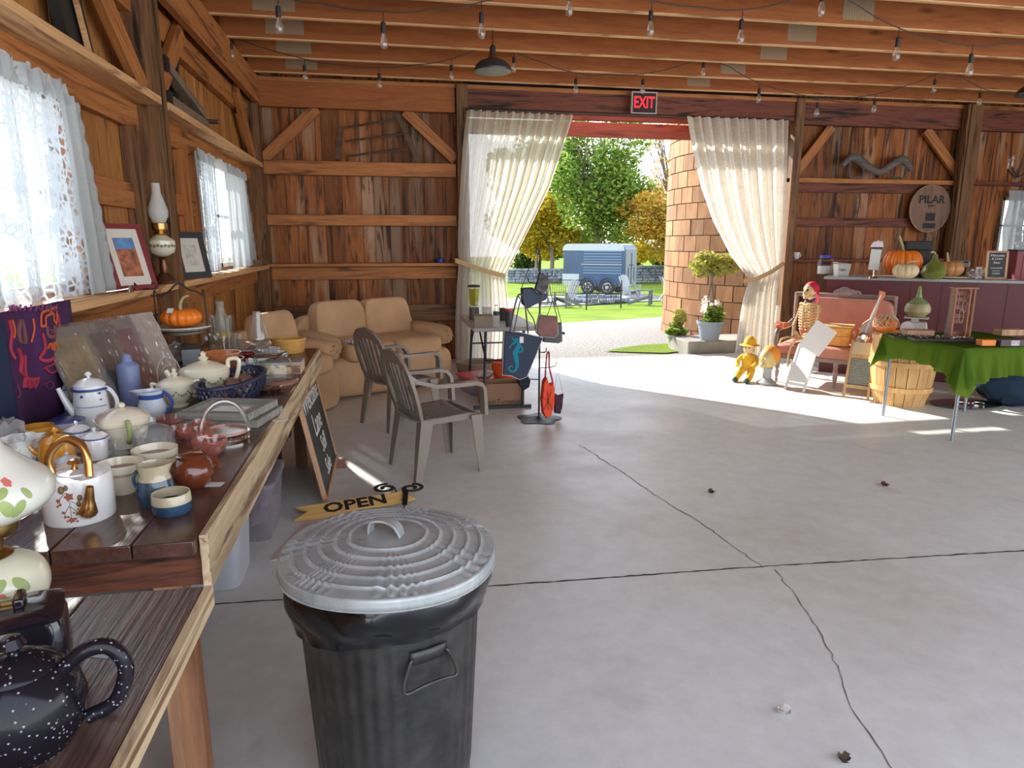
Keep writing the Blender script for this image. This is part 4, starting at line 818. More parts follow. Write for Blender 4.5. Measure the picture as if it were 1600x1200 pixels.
t2 = MB().lathe([(R * .5, -.03), (R * .7, -.02), (R * .84, 0), (R * .98, .012), (R * .98, .02), (R * .8, .012), (0, .008)], 40).build('plate_on_stand', SPK, loc=(p.x, p.y, .8 + zt)); tag(t2, 'speckled cream bowl plate under the pumpkin on the wire stand', 'plate')
pumpkin('pumpkin', 'orange pumpkin with a paper tag on the tiered stand', (p.x, p.y, .8 + zt + .0095), 30 * k, 32 * k, PUMP, stem=[(0, 0, .08), (0, 0, .13), (.02, 0, .17), (.05, 0, .18)])
tg = MB().box((0, 0, 0), (.035, .002, .03), rz=-.3, rx=-.6).build('price_tag', PAPER, loc=(p.x - .03, p.y - .095, .8 + zt + .115)); tag(tg, 'white paper tag stuck on the pumpkin of the tiered stand', 'tag')
# tin, plastic bag, bottle, glasses
p, k = place(301, 568); t = thing('storage_tin', 'grey rectangular tin with a dark lid below the tiered stand', 'tin', p, .2); MB().b2((-13 * k, -.05, 0), (13 * k, .05, 24 * k)).build('body', plain('grey_tin', (.32, .35, .37), .4, .3), t); MB().b2((-13.6 * k, -.053, 24 * k), (13.6 * k, .053, 30 * k)).build('lid', DKMET, t)
def crumple(m, c, r, seed, amp=.35, nu=18, nv=12):
    q = random.Random(seed); T = [[q.uniform(1 - amp, 1 + amp) for _ in range(nu)] for _ in range(nv + 1)]
    vs = []; fs = []
    for i in range(nv + 1):
        th = PI * i / nv
        for j in range(nu):
            ph = 2 * PI * j / nu; w = T[i][j] if 0 < i < nv else 1; vs.append((c[0] + r[0] * math.sin(th) * math.cos(ph) * w, c[1] + r[1] * math.sin(th) * math.sin(ph) * w, max(c[2] + r[2] * math.cos(th) * w, .001)))
    for i in range(nv):
        for j in range(nu): fs.append((i * nu + j, (i + 1) * nu + j, (i + 1) * nu + (j + 1) % nu, i * nu + (j + 1) % nu))
    return m.add(vs, fs)
PLAS = thin_glass('crinkled_clear_plastic', (.92, .92, .92), .12, 1.6, .25, (.75, .75, .74))
p, k = place(272, 566); tag(crumple(MB(), (0, 0, .05), (.07, .06, .06), 1).build('plastic_bag', PLAS, loc=p, ang=10), 'crumpled clear plastic bag behind the pillar candle', 'bag')
p, k = place(12, 715); tag(crumple(MB(), (0, 0, .05), (.07, .05, .075), 2).build('plastic_wrapping', PLAS, loc=p, ang=10), 'crumpled plastic wrapping at the left edge above the lamp', 'plastic')
p = PZ(348, 531, .79); k = hit(p, 1); t = thing('milk_bottle', 'old clear glass milk bottle with a yellow label', 'bottle', p); R = 12.5 * k; h = 60 * k
MB().lathe([(R * .9, 0), (R, h * .05), (R, h * .45), (R * .5, h * .75), (R * .42, h * .92), (R * .5, h * .95), (R * .5, h), (R * .4, h)], 24).build('glass', thin_glass('milky_bottle', (.9, .92, .9), .05, 1.5, .35, (.62, .62, .55)), t); MB().lathe([(R * 1.01, h * .06), (R * 1.015, h * .2), (R * 1.01, h * .21)], 24).build('label', plain('yellow_label', (.48, .32, .06), .5), t)
def glassware(lab, px, py, Rp, hp, kind='tumbler', mat=None, name='drinking_glass', z=.8, grp=None):
    p, k = place(px, py, z); R = Rp * k; h = hp * k; t = thing(name, lab, 'glass', p, group=grp); m = MB()
    if kind == 'tumbler': m.lathe([(0, 0), (R * .8, 0), (R, h), (R * .94, h), (R * .76, h * .06), (0, h * .06)], 24)
    elif kind == 'wine': m.lathe([(0, 0), (R * .8, .001), (R * .1, h * .06), (R * .1, h * .42), (R * .6, h * .5), (R, h * .7), (R * .85, h), (R * .8, h), (R * .94, h * .7), (R * .5, h * .54), (0, h * .48)], 24)
    elif kind == 'tall': m.lathe([(0, 0), (R * .9, 0), (R, h * .1), (R * .95, h), (R * .9, h), (R * .9, h * .1), (0, h * .05)], 24)
    elif kind == 'cut': m.lathe([(0, 0), (R * .85, 0), (R, h), (R * .92, h), (R * .78, h * .1), (0, h * .1)], 48, fn=lambda a, z: 1 + .06 * math.cos(16 * a))
    m.build('bowl', mat or CLR_G, t); return t
for (px, py, Rp, hp, kd, lab) in ((328, 560, 9, 40, 'wine', 'wine glass nearest the tiered stand'), (341, 556, 8, 36, 'wine', 'wine glass in front of the milk bottle'), (336, 548, 7, 56, 'tall', 'tall slim glass left of the milk bottle'), (356, 560, 9, 34, 'tumbler', 'clear tumbler right of the wine glasses'), (362, 550, 7, 58, 'tall', 'tall slim glass right of the milk bottle'), (375, 567, 9, 46, 'tall', 'tall clear glass next to the dark red bowl')): glassware(lab, px, py, Rp, hp, kd, grp='clear glasses on the long table')
p, k = place(384, 566); tag(MB().lathe(bowl_prof(8 * k, 15 * k, 15 * k, .004), 28).build('red_glass_bowl', cer('dark_red_glass', (.16, .008, .012)), loc=p), 'small dark red bowl behind the clear glasses', 'bowl')
for i, (px, py, lab) in enumerate(((385, 594, 'squat clear glass jar nearest the bowl stack'), (398, 588, 'squat clear glass jar left of the cake dome'))): glassware(lab, px, py, 12, 28, 'tumbler', name='glass_jar', grp='squat clear jars')
p = PZ(406, 549, .8); k = hit(p, 1); t = thing('lamp_chimney', 'clear glass oil lamp chimney with a flared base', 'lamp chimney', p); MB().lathe([(15 * k, 0), (15 * k, 5 * k), (8 * k, 16 * k), (14 * k, 20 * k), (12 * k, 34 * k), (7 * k, 50 * k), (6.5 * k, 62 * k), (6 * k, 62 * k)], 28).build('glass', CUT_G, t)
for i, (px, py, lab) in enumerate(((418, 570, 'cut glass tumbler left of the glass stopper pair'), (430, 566, 'cut glass tumbler in the middle of the crystal group'), (442, 572, 'cut glass tumbler behind the cake dome knob'))): glassware(lab, px, py, 8, 24, 'cut', CUT_G, 'crystal_tumbler', grp='cut crystal tumblers')
p, k = place(430, 598); t = thing('cheese_dome', 'round wooden board under a clear glass cheese dome', 'cheese dome', p); MB().lathe([(0, 0), (35 * k, 0), (36 * k, 4 * k), (34 * k, 7 * k), (0, 7 * k)], 40).build('board', C_BOARD := wood('cheese_board_wood', (.16, .07, .05), (.30, .15, .11), 'X', knots=0, dens=10, rough=.35), t); MB().lathe([(27 * k, 7.2 * k), (27 * k, 32 * k), (24 * k, 38 * k), (0, 40 * k)], 36).build('dome', CLR_G, t); MB().ell((0, 0, 45 * k), (6 * k, 6 * k, 5 * k), 12, 8).build('knob', CLR_G, t)
p, k = place(424, 612); t = thing('silver_dish', 'small ruffled silver dish with a spoon rest', 'dish', p, .4); MB().lathe([(12 * k, 0), (20 * k, 5 * k), (19 * k, 5.5 * k), (11 * k, 1.5 * k), (0, 1.2 * k)], 48, fn=lambda a, z: 1 + .08 * math.cos(8 * a) * (z > .003), sy=.7).build('body', SILV, t); MB().tube([(-10 * k, 0, 3 * k), (0, .01, 6 * k), (17 * k, 0, 8 * k)], .004, 6).build('spoon', SILV, t)
p, k = place(468, 580); t = thing('wooden_box', 'pale marbled flat box near the end of the long table', 'box', (p.x - .13, p.y, .8)); MB().b2((-.15, -.09, 0), (.15, .09, .055)).build('body', W_EDGE, t, bevel=.004); MB().b2((-.152, -.092, .0555), (.152, .092, .066)).build('lid', plain('marble_lid', (.30, .29, .26), .3, var=.3), t, bevel=.003)
pb = PZ(462, 560, .866); t = thing('silver_butter_dish', 'dark silver dish with two handles on the marbled box', 'dish', (p.x - .16, p.y, .8661), .3); MB().lathe([(.04, 0), (.075, .03), (.07, .032), (.035, .006), (0, .006)], 30, sy=.6).build('body', SILV, t); m = MB(); [m.tube([(sg * .07, -.02, .03), (sg * .1, 0, .04), (sg * .07, .02, .03)], .004, 6) for sg in (-1, 1)]; m.build('handle', SILV, t)
WICK = plain('honey_wicker', (.55, .30, .08), .6, var=.2)
def wicker(name, lab, p, A, Bx, h, mat, rz=0, flare=1.0, n=26, cat='basket', group=None):
    t = thing(name, lab, cat, p, rz, group); m = MB(); rows = max(4, int(h / .012))
    for j in range(rows):
        z = .006 + (h - .01) * j / (rows - 1); f = .85 + .15 * flare * z / h
        m.tube([(A * f * math.cos(a) * (1 + .02 * math.cos(n * a / 2 + PI * j)), Bx * f * math.sin(a) * (1 + .02 * math.cos(n * a / 2 + PI * j)), z) for a in [2 * PI * i / (2 * n) for i in range(2 * n)]], h / rows * .62, 5, closed=True)
    m.tube([(A * 1.01 * math.cos(a), Bx * 1.01 * math.sin(a), h) for a in [2 * PI * i / 40 for i in range(40)]], .008, 6, closed=True)
    m.build('woven_side', mat, t); MB().lathe([(.84, .001), (.84, .008), (0, .008)], 24, sx=A, sy=Bx).build('base', mat, t); return t
p = PZ(466, 552, .8); wicker('wicker_basket', 'honey coloured round wicker basket at the end of the long table', (-.64, 4.62, .8), .105, .105, .085, WICK)
for i, (px, py, rz, lab) in enumerate(((438, 656, .3, 'white paper price tag beside the flat frames'), (332, 757, -.2, 'white paper tag lying beside the brown bean pot'), (176, 727, .2, 'white paper tag in front of the butter dish'))):
    p, k = place(px, py, .8005); tag(MB().box((0, 0, .0006), (.06, .035, .001), rz=rz).build('price_tag', PAPER, loc=p), lab, 'tag', 'loose paper tags on the long table')
# wrapped prints leaning at the wall
for i, (px, py, pc, lab) in enumerate(((175, 668, (.30, .25, .12), 'leftmost plastic wrapped print leaning by the hanging textile'), (188, 664, (.07, .09, .08), 'second plastic wrapped print from the textile, dark artwork'), (203, 660, (.20, .08, .09), 'third plastic wrapped print, reddish artwork'), (236, 655, (.62, .60, .55), 'rightmost crinkled plastic wrapped print beside the candle'))):
    b = PZ(px, py, .8); base = Vector((-1.19 + .05 * i, [3.04, 3.19, 3.30, 3.44][i], .8)); tilt = .42
    t = thing('wrapped_print', lab, 'picture', base, (-tilt, 0, math.radians(64)), 'plastic wrapped prints leaning on the table')
    H = .39; W = .20
    MB().b2((-W / 2, -.004, .004), (W / 2, .004, H)).build('mount', plain('print_mount%d' % i, (.22, .21, .19), .6), t); MB().b2((-W / 2 + .02, -.006, .04), (W / 2 - .02, -.0042, H - .05)).build('artwork', plain('print_art%d' % i, pc, .6, var=.6, vs=9), t)
    g = MB(); g.grid(lambda u, v: (-W / 2 - .008 + (W + .016) * u, -.010 + .0035 * math.sin(25 * u + 9 * v * math.sin(7 * u) + i) * math.sin(23 * v + 5 * u), .002 + (H + .008) * v), 30, 40); g.build('plastic_sleeve', thin_glass('print_sleeve%d' % i, (.90, .90, .90), .08, 3.4, .06, (.7, .69, .66)) if i < 3 else SILVP, t)
# ---------------------------------------------------------------- goods on the near table
p = PZ(-2, 985, .8); t = thing('parlour_lamp', 'tall brass parlour lamp with rose painted glass globe and shade', 'lamp', p, scale=.93); k = hit(p, 1)
MB().lathe([(.075, 0), (.078, .012), (.05, .03), (.035, .04)], 32).build('base', BRASS, t)
OPAL = cer('opal_glass', (.70, .70, .52)); OPAL2 = cer('opal_glass_pale', (.72, .73, .64))
PGL = [(.035, .03), (.07, .04), (.093, .07), (.098, .10), (.088, .13), (.06, .15), (.035, .158)]; PSH = [(.05, .23), (.08, .235), (.118, .26), (.128, .285), (.12, .31), (.085, .342), (.055, .374), (.05, .39), (.046, .39)]
def smooth_prof(pr, n=5):
    out = []
    for i in range(len(pr) - 1):
        p0, p1, p2, p3 = pr[max(i - 1, 0)], pr[i], pr[i + 1], pr[min(i + 2, len(pr) - 1)]
        for k in range(n):
            t_ = k / n; out.append(tuple(.5 * (2 * b1 + (c_ - a_) * t_ + (2 * a_ - 5 * b1 + 4 * c_ - d_) * t_ ** 2 + (3 * b1 - a_ - 3 * c_ + d_) * t_ ** 3) for a_, b1, c_, d_ in zip(p0, p1, p2, p3)))
    return out + [pr[-1]]
PGL = smooth_prof(PGL); PSH = smooth_prof(PSH)
go = MB().lathe(PGL, 44).build('globe', OPAL, t)
MB().lathe([(.036, .155), (.045, .16), (.028, .17), (.033, .195), (.055, .203), (.06, .215), (.06, .228), (.04, .232)], 32).build('burner', BRASS, t)
so = MB().lathe(PSH, 48).build('shade', OPAL2, t)
def decals(parent, name, mat, prof_fn, spots, shape='leaf'):
    for (ang, z, s, rot) in spots:
        m = MB(); n = 20; rings = []
        for q in (1, .5):
            for kk in range(n):
                a = 2 * PI * kk / n; f = 1 if shape == 'leaf' else .78 + .22 * abs(math.cos(2.5 * a)); u = math.cos(a) * s * f * q * (1 if shape == 'leaf' else 1); w = math.sin(a) * s * f * q * (.55 if shape == 'leaf' else 1)
                uu = u * math.cos(rot) - w * math.sin(rot); ww = u * math.sin(rot) + w * math.cos(rot); zz = z + ww; r = prof_fn(zz) + .001; an = ang + uu / r; rings.append((r * math.cos(an), r * math.sin(an), zz))
        r = prof_fn(z) + .001; rings.append((r * math.cos(ang), r * math.sin(ang), z)); m.add(rings, [(kk, (kk + 1) % n, n + (kk + 1) % n, n + kk) for kk in range(n)] + [(2 * n, n + kk, n + (kk + 1) % n) for kk in range(n)]); m.build(name, mat, parent)
def interp(pr): return lambda z: next((r0 + (r1 - r0) * (z - z0) / (z1 - z0) for (r0, z0), (r1, z1) in zip(pr, pr[1:]) if z0 <= z <= z1), pr[0][0])
pg = interp(PGL); ps = interp(PSH[3:]); ca = CAMANG(p)
decals(go, 'painted_leaf', FLG, pg, [(ca + .1, .125, .016, .6), (ca + .5, .118, .018, 2.2), (ca - .3, .105, .016, 0), (ca + .55, .08, .016, 1.2), (ca - .1, .125, .013, 1.4)]); decals(go, 'painted_rose', FLR, pg, [(ca + .1, .10, .015, 0), (ca + .32, .09, .013, 1), (ca - .12, .088, .013, 2), (ca + .15, .075, .012, .5), (ca - .3, .07, .010, 0)], 'rose')
decals(so, 'painted_leaf', FLG, ps, [(ca + .32, .282, .019, 2), (ca + .47, .276, .018, 1), (ca + .3, .31, .013, .6), (ca + .05, .26, .012, .2), (ca + .62, .30, .012, 2), (ca + .1, .325, .011, 1)]); decals(so, 'painted_rose', FLR, ps, [(ca + .0, .285, .014, 0), (ca + .13, .277, .013, 1), (ca - .1, .295, .012, 2), (ca + .45, .325, .008, 0)], 'rose')
p = PZ(48, 1045, .8); t = thing('black_crock', 'black square ceramic canister with a lug lid on the near table', 'canister', p, .35); s = .062
loft(MB(), [sq(s * .85, 0, e=.35), sq(s * 1.0, .02, e=.35), sq(s * .98, .085, e=.35), sq(s * .9, .10, e=.35)]).build('body', C_BLACK, t); lo = loft(MB(), [sq(s * .95, .10, e=.35), sq(s * .97, .108, e=.35), sq(s * .6, .12, e=.4)]).build('lid', C_BLACK, t); MB().box((0, 0, .128), (.016, .045, .018)).build('knob', C_BLACK, lo, bevel=.004)
p = PZ(45, 1165, .8); t = thing('speckled_teapot', 'black speckled teapot with a big loop handle at the bottom left corner', 'teapot', p, .1); R = .078
MB().lathe([(R * .7, 0), (R * .95, .03), (R * 1.02, .065), (R * .92, .10), (R * .62, .122), (0, .124)], 48).build('body', SPECK, t); lo = MB().lathe([(R * .66, .122), (R * .62, .128), (R * .3, .143), (0, .147)], 36).build('lid', SPECK, t); MB().lathe([(R * .1, .145), (R * .1, .15), (R * .22, .158), (R * .15, .17), (0, .172)], 20).build('knob', SPECK, lo)
m = MB(); m.tube([(R * .72, 0, .112), (R * 1.1, 0, .135), (R * 1.5, 0, .135), (R * 1.72, 0, .10), (R * 1.5, 0, .05), (R * 1.0, 0, .03)], [.011, .012, .011, .011, .011, .011], 10); m.build('handle', SPECK, t); m = MB(); m.tube([(-R * .85, 0, .05), (-R * 1.3, 0, .08), (-R * 1.6, 0, .12)], [.02, .014, .01], 8); m.build('spout', SPECK, t)
tag(MB().box((0, 0, .0008), (.035, .022, .001), rz=-.3).build('price_tag', plain('blue_tag', (.45, .55, .58), .7), loc=PZ(160, 1022, .8)), 'small blue grey tag lying on the near table', 'tag')
m = MB(); m.grid(lambda u, v: ((u - .5) * .045, (v - .5) * .022 * math.sin(PI * min(max(u, .05), .95)), .004 + .022 * u * u), 12, 5); tag(m.build('curled_tag', PAPER, loc=PZ(165, 1108, .8), rot=.4), 'curled white leaf shaped tag beside the speckled teapot', 'tag')
# ---------------------------------------------------------------- dustbin
def galv(nm, c1, c2, met, ro):
    m, n, l = M(nm); b, o = principled(n, l, c1, ro, met); v = coord(n, l)
    c = ramp(n, l, noise(n, l, v, 7, 6, .7), [(.3, c1), (.7, c2)]); l.new(c, b.inputs['Base Color'])
    r = ramp(n, l, noise(n, l, v, 18, 4), [(.3, ro - .1), (.7, ro + .1)]); l.new(r, b.inputs['Roughness']); bump(n, l, b, noise(n, l, v, 5, 3), .12, .02); return m
GSTEEL = galv('galvanised_lid_steel', (.25, .275, .275), (.44, .47, .46), .25, .34); GDARK = galv('weathered_zinc_shaded', (.028, .027, .025), (.085, .082, .076), .6, .40)  # bin body zinc darkened beyond wear, imitating the dark room it would reflect
cp = PZ(607, 856, .706); t = thing('metal_dustbin', 'galvanised metal dustbin with a ribbed round lid standing in the foreground', 'dustbin', (cp.x, cp.y + .01, 0), .1, scale=.975)
def flute(a, z): return 1 + .012 * (math.cos(38 * a) > .2) * min(1, max(0, (.57 - z) / .03)) * min(1, max(0, (z - .05) / .03))
prof = [(.205, 0), (.212, .0), (.214, .02), (.212, .04)] + [(.212 + (.247 - .212) * z / .66, z) for z in [.05 + .03 * i for i in range(19)]] + [(.248, .60), (.250, .66), (.246, .665)]
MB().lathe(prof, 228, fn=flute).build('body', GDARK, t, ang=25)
h_ = MB(); a = -PI / 2 + .28; R = .243
P_ = lambda u, z, o=.012: ((R + o) * math.cos(a + u / R), (R + o) * math.sin(a + u / R), z)
h_.tube([P_(-.045, .53, .006), P_(-.05, .525), P_(-.068, .47, .02), P_(-.06, .45, .02), P_(-.02, .462, .022), P_(.03, .462, .022), P_(.065, .452, .02), P_(.068, .475, .02), P_(.05, .525), P_(.045, .53, .006)], .0048, 8)
h_.build('side_handle', GDARK, t); m = MB(); m.grid(lambda u, v: P_(-.05 + .1 * u, .515 + .035 * v, .006), 8, 3); m.build('handle_plate', GDARK, t, solid=.003)
def bagf(u, v):
    an = 2 * PI * u; z = .715 - v * (.155 + .022 * math.sin(an * 1 - 1.2) + .014 * math.sin(an * 2 + 1.9)); r = .262 + .022 * math.sin(PI * min(1, v * 1.15)) + .0035 * math.sin(7 * an + 5 * v) + .0025 * math.sin(17 * an - 12 * v) * v - .006 * v
    return (r * math.cos(an), r * math.sin(an), z)
BAGM = plain('black_bin_liner', (.004, .004, .0045), .13, bmp=.5, bs=14)
MB().grid(bagf, 160, 12, cu=True).build('bin_liner', BAGM, t, ang=60)
def lidf(u, v):
    an = 2 * PI * u; r = .288 * v; z = .045 * (1 - v ** 1.6)
    for q in (.36, .49, .62, .75, .88): z += .0065 * math.exp(-((v - q) / .012) ** 2)
    if v > .3: z += .0034 * math.sin(61 * an + 5 * math.sin(5 * an)) * max(0, math.sin(7 * an) + .6) * (v - .3) * 1.6 * (1 if v < .98 else 0)
    z += .004 * math.sin(3 * an + 1) * v
    return (r * math.cos(an), r * math.sin(an), .722 + z)
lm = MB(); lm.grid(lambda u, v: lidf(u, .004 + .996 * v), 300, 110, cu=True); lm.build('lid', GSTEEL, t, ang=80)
sk = MB(); sk.grid(lambda u, v: ((.288 + .004 * v) * math.cos(2 * PI * u), (.288 + .004 * v) * math.sin(2 * PI * u), .722 + .004 * math.sin(6 * PI * u + 1) - .031 * v), 96, 4, cu=True); so_ = sk.build('lid_rim', GSTEEL, t, solid=.002)
MB().tube([((.292) * math.cos(2 * PI * u / 64), (.292) * math.sin(2 * PI * u / 64), .691 + .004 * math.sin(6 * PI * u / 64 + 1)) for u in range(64)], .0035, 6, closed=True).build('rolled_edge', GSTEEL, t)
hm = MB(); hp_ = [(-.045, .015, .765), (-.042, .012, .792), (-.028, .005, .803), (.0, -.005, .80), (.022, -.02, .79), (.032, -.028, .768), (.034, -.03, .757)]
ribbon(hm, smooth_prof([tuple(q) for q in hp_], 4), .036, .006, [(-.86, .5, 3 if i > 6 else 0) if i < 13 else (.86, -.5, 3 if i < 19 else 0) for i in range(25)])
hm.build('lid_handle', GSTEEL, t, bevel=.002)

# ---------------------------------------------------------------- moulded garden chairs
RES = plain('taupe_resin', (.22, .18, .145), .42, var=.08)
def garden_chair(p, rz, label):     # local -y is the front
    t = thing('garden_armchair', label, 'chair', p, rz, 'taupe plastic garden armchairs', scale=.94)
    s = MB(); s.grid(lambda u, v: ((u - .5) * (.44 + .04 * (1 - v)), -.23 + .44 * v, .435 - .02 * math.sin(PI * u) - .02 * v + (-.035 * (1 - v / .12) ** 2 if v < .12 else 0)), 18, 18); so = s.build('seat', RES, t, solid=.006)
    g = MB()
    for k in range(-9, 10):
        for sg in (-1, 1):
            pts = [(x, y, .4395 - .02 * math.sin(PI * (x / .46 + .5)) - .02 * (y + .23) / .44) for x, y in [(k * .045 + sg * q, -.16 + (q + .16) * 1.0) for q in [-.16 + .04 * i for i in range(9)]] if abs(x) < .19]
            if len(pts) > 1: g.tube(pts, .0018, 4)
    g.build('seat_pattern', RES, so)
    r_ = MB(); r_.b2((-.225, -.235, .385), (.225, -.225, .425)); r_.b2((-.225, -.23, .385), (-.215, .2, .425)); r_.b2((.215, -.23, .385), (.225, .2, .425)); r_.build('seat_frame', RES, t)
    b = MB(); by = lambda z: .19 + (z - .42) * .27
    outer = [(-.20, .42), (-.225, .52), (-.235, .62), (-.225, .72), (-.19, .79), (-.12, .835), (0, .85), (.12, .835), (.19, .79), (.225, .72), (.235, .62), (.225, .52), (.20, .42)]
    ribbon(b, [(x, by(z), z) for x, z in outer], [.055, .055, .055, .06, .065, .08, .09, .08, .065, .06, .055, .055, .055], .022, [(0, -1, .3)] * 13)
    b.build('back_frame', RES, t)
    for k in range(6):
        x = -.15 + .06 * k; z1 = .80 - 1.2 * x * x; MB().grid(lambda u, v: ((x * (1 + .15 * v)) + (u - .5) * .044, by(.42 + (z1 - .42) * v) + .012 * math.cos(x * 9) - .012, .42 + (z1 - .42) * v), 3, 8).build('back_slat', RES, t, solid=.008)
    ribbon(MB(), [(-.20, by(.44), .44), (0, by(.44) - .005, .43), (.20, by(.44), .44)], .07, .010, (0, -1, .3)).build('back_rail', RES, t)
    for sg in (-1, 1):
        ribbon(MB(), [(sg * .225, by(.74), .74), (sg * .25, by(.70) - .04, .695), (sg * .275, .10, .66), (sg * .285, -.05, .655), (sg * .28, -.18, .655), (sg * .27, -.235, .64), (sg * .262, -.262, .60), (sg * .258, -.268, .52), (sg * .256, -.27, .42)], [.03, .04, .05, .055, .06, .06, .06, .065, .075], .026, [(0, -.3, 1)] * 3 + [(0, 0, 1)] * 2 + [(0, -.7, .7), (0, -1, 0), (0, -1, 0), (0, -1, 0)]).build('armrest', RES, t)
        for (x0, y0, x1, y1, w0) in ((.240, -.245, .262, -.265, .085), (.215, .19, .24, .255, .095)):
            l = MB(); vs = []
            for z, f in ((.42, 1.0), (.22, .85), (0, .55)):
                q = 1 - z / .42; cx = sg * (x0 + (x1 - x0) * q); cy = y0 + (y1 - y0) * q; w = w0 * f
                vs += [(cx - sg * w * .8, cy, z), (cx + sg * w * .2, cy - (w * .1 if y0 < 0 else -w * .1), z), (cx + sg * w * .2, cy + (w * .9 if y0 < 0 else -w * .9), z), (cx + sg * (w * .2 - .01), cy + (w * .9 if y0 < 0 else -w * .9), z), (cx + sg * (w * .2 - .012), cy + (.012 if y0 < 0 else -.012), z), (cx - sg * w * .8, cy + (.012 if y0 < 0 else -.012), z)]
            fs = [(i * 6 + j, i * 6 + (j + 1) % 6, (i + 1) * 6 + (j + 1) % 6, (i + 1) * 6 + j) for i in range(2) for j in range(6)] + [(5, 4, 3, 2, 1, 0), tuple(12 + j for j in range(6))]
            l.add(vs, fs).build('leg', RES, t, bevel=.003)
    return t
garden_chair((.285, 4.47, 0), math.radians(111), 'taupe plastic garden armchair nearer the viewer, its lattice seat in view')
garden_chair((.07, 5.68, 0), math.radians(121), 'taupe plastic garden armchair directly in front of the beige loveseat')

# ---------------------------------------------------------------- beige seats
BEIGE = plain('beige_microfibre', (.56, .35, .185), .85, var=.12, vs=3, bmp=.15, bs=180)
def cushion(m, c, d, puff=.35, n=14, e=.45, ry=0, rx=0):
    vs = []; nu = 36; nv = 18; R = Matrix.Rotation(rx, 3, 'X') @ Matrix.Rotation(ry, 3, 'Y')
    pw = lambda x, q: math.copysign(abs(x) ** q, x)
    for i in range(nv + 1):
        th = -PI / 2 + PI * i / nv
        for j in range(nu):
            ph = 2 * PI * j / nu; x = pw(math.cos(th), e * .7) * pw(math.cos(ph), e); y = pw(math.cos(th), e * .7) * pw(math.sin(ph), e); z = pw(math.sin(th), .8)
            w = 1 + .02 * math.sin(7 * x + 3 * y) + .015 * math.sin(9 * y + 2); v = R @ Vector((x * d[0] / 2 * w, y * d[1] / 2 * w, z * d[2] / 2)); vs.append(Vector(c) + v)
    fs = [(i * nu + j, i * nu + (j + 1) % nu, (i + 1) * nu + (j + 1) % nu, (i + 1) * nu + j) for i in range(nv) for j in range(nu)]
    return m.add(vs, fs)
def seat_set(name, label, cat, p, rz, w, d, n, hb=.86):      # origin front right foot corner; local -y front
    t = thing(name, label, cat, p, rz); aw = .2
    cushion(MB(), (-w / 2, d / 2, .21), (w - .02, d - .06, .40), e=.2).build('base', BEIGE, t, ang=70)
    iw = (w - 2 * aw) / n
    for k in range(n):
        x = -w + aw + iw * (k + .5)
        fr = cushion(MB(), (x, .36, .45), (iw * (1.0 if 0 < k < n - 1 else 1.02) + (.0), .78, .2), e=.3); fr.build('seat_cushion', BEIGE, t, ang=70)
        cushion(MB(), (x, d - .20, .66), (iw * 1.04, .26, .50), e=.38, rx=-.16).build('back_cushion', BEIGE, t, ang=70)
    for sg in (0, 1):
        x = -aw / 2 if sg == 0 else -w + aw / 2
        m = MB(); cushion(m, (x, d * .50, .52), (aw * 1.12, d * .86, .22), e=.55); m.build('armrest', BEIGE, t, ang=70)
        pl = MB()
        for kk in range(9): an = 2 * PI * kk / 9; pl.tube([(x + .01 * math.cos(an), d * .07 + .0, .52 + .01 * math.sin(an)), (x + .07 * math.cos(an), d * .075, .52 + .07 * math.sin(an))], .012, 5)
        pl.build('arm_pleats', BEIGE, t)
    cushion(MB(), (-w / 2, d - .06, .42), (w - .06, .14, .70), e=.25).build('back', BEIGE, t, ang=70)
    return t
q = PZ(718, 598); seat_set('loveseat', 'beige two seat loveseat with puffy back cushions in the corner', 'sofa', (q.x, q.y, .0), math.radians(31), 1.52, .92, 2)
q = PZ(541, 630); seat_set('recliner', 'beige upholstered armchair beside the loveseat behind the long table', 'armchair', (q.x + .03, q.y - .12, 0), math.radians(61), .86, .66, 1)
bk = PZ(545, 548, .53); tag(MB().b2((-.09, -.06, 0), (.09, .06, .03)).build('magazine', plain('magazine_cover', (.5, .48, .46), .5, var=.6, vs=30), loc=(bk.x + .06, bk.y + .36, .556), rot=.6), 'folded magazine lying between the beige armchair and loveseat', 'magazine')

# ---------------------------------------------------------------- under and around the long table
CHALK = plain('chalk_slate', (.022, .024, .023), .6, var=.5, vs=5); CHW = plain('chalk_writing', (.68, .68, .64), .9); W_PINE = wood('chalkboard_frame', (.30, .16, .09), (.50, .30, .18), 'Z', knots=.2, dens=10)
th_ = thing('chalkboard', 'wooden framed chalkboard with white writing standing on the floor against the long table', 'chalkboard', (-.394, 3.91, 0), (-.19, 0, PI / 2)); W, H = .90, .71
MB().b2((.02, -.004, .02), (W - .02, .008, H - .02)).build('slate', CHALK, th_)
m = MB()
for a_, b_ in (((0, -.014, 0), (W, .012, .028)), ((0, -.014, H - .028), (W, .012, H)), ((0, -.014, .028), (.028, .012, H - .028)), ((W - .028, -.014, .028), (W, .012, H - .028))): m.b2(a_, b_)
m.build('frame', W_PINE, th_)
for i, (s, z, sz, x) in enumerate((('Welcome', .56, .19, .45), ('Lane', .39, .20, .46), ('Still', .24, .15, .50), ('Sale', .10, .15, .46))):
    text_mesh('chalk_writing', s, sz, CHW, th_, Matrix.Translation((x, -.006, z)) @ Matrix.Rotation(PI / 2, 4, 'X') @ Matrix.Rotation(-.04, 4, 'Z'), .0008)
tubm = thin_glass('milky_plastic', (.80, .82, .86), .25, 1.4, .62, (.55, .57, .62)); CLB = thin_glass('clear_bin_plastic', (.85, .83, .86), .12, 1.5, .28, (.50, .47, .50)); TEAL = plain('teal_plastic', (.08, .30, .38), .4)
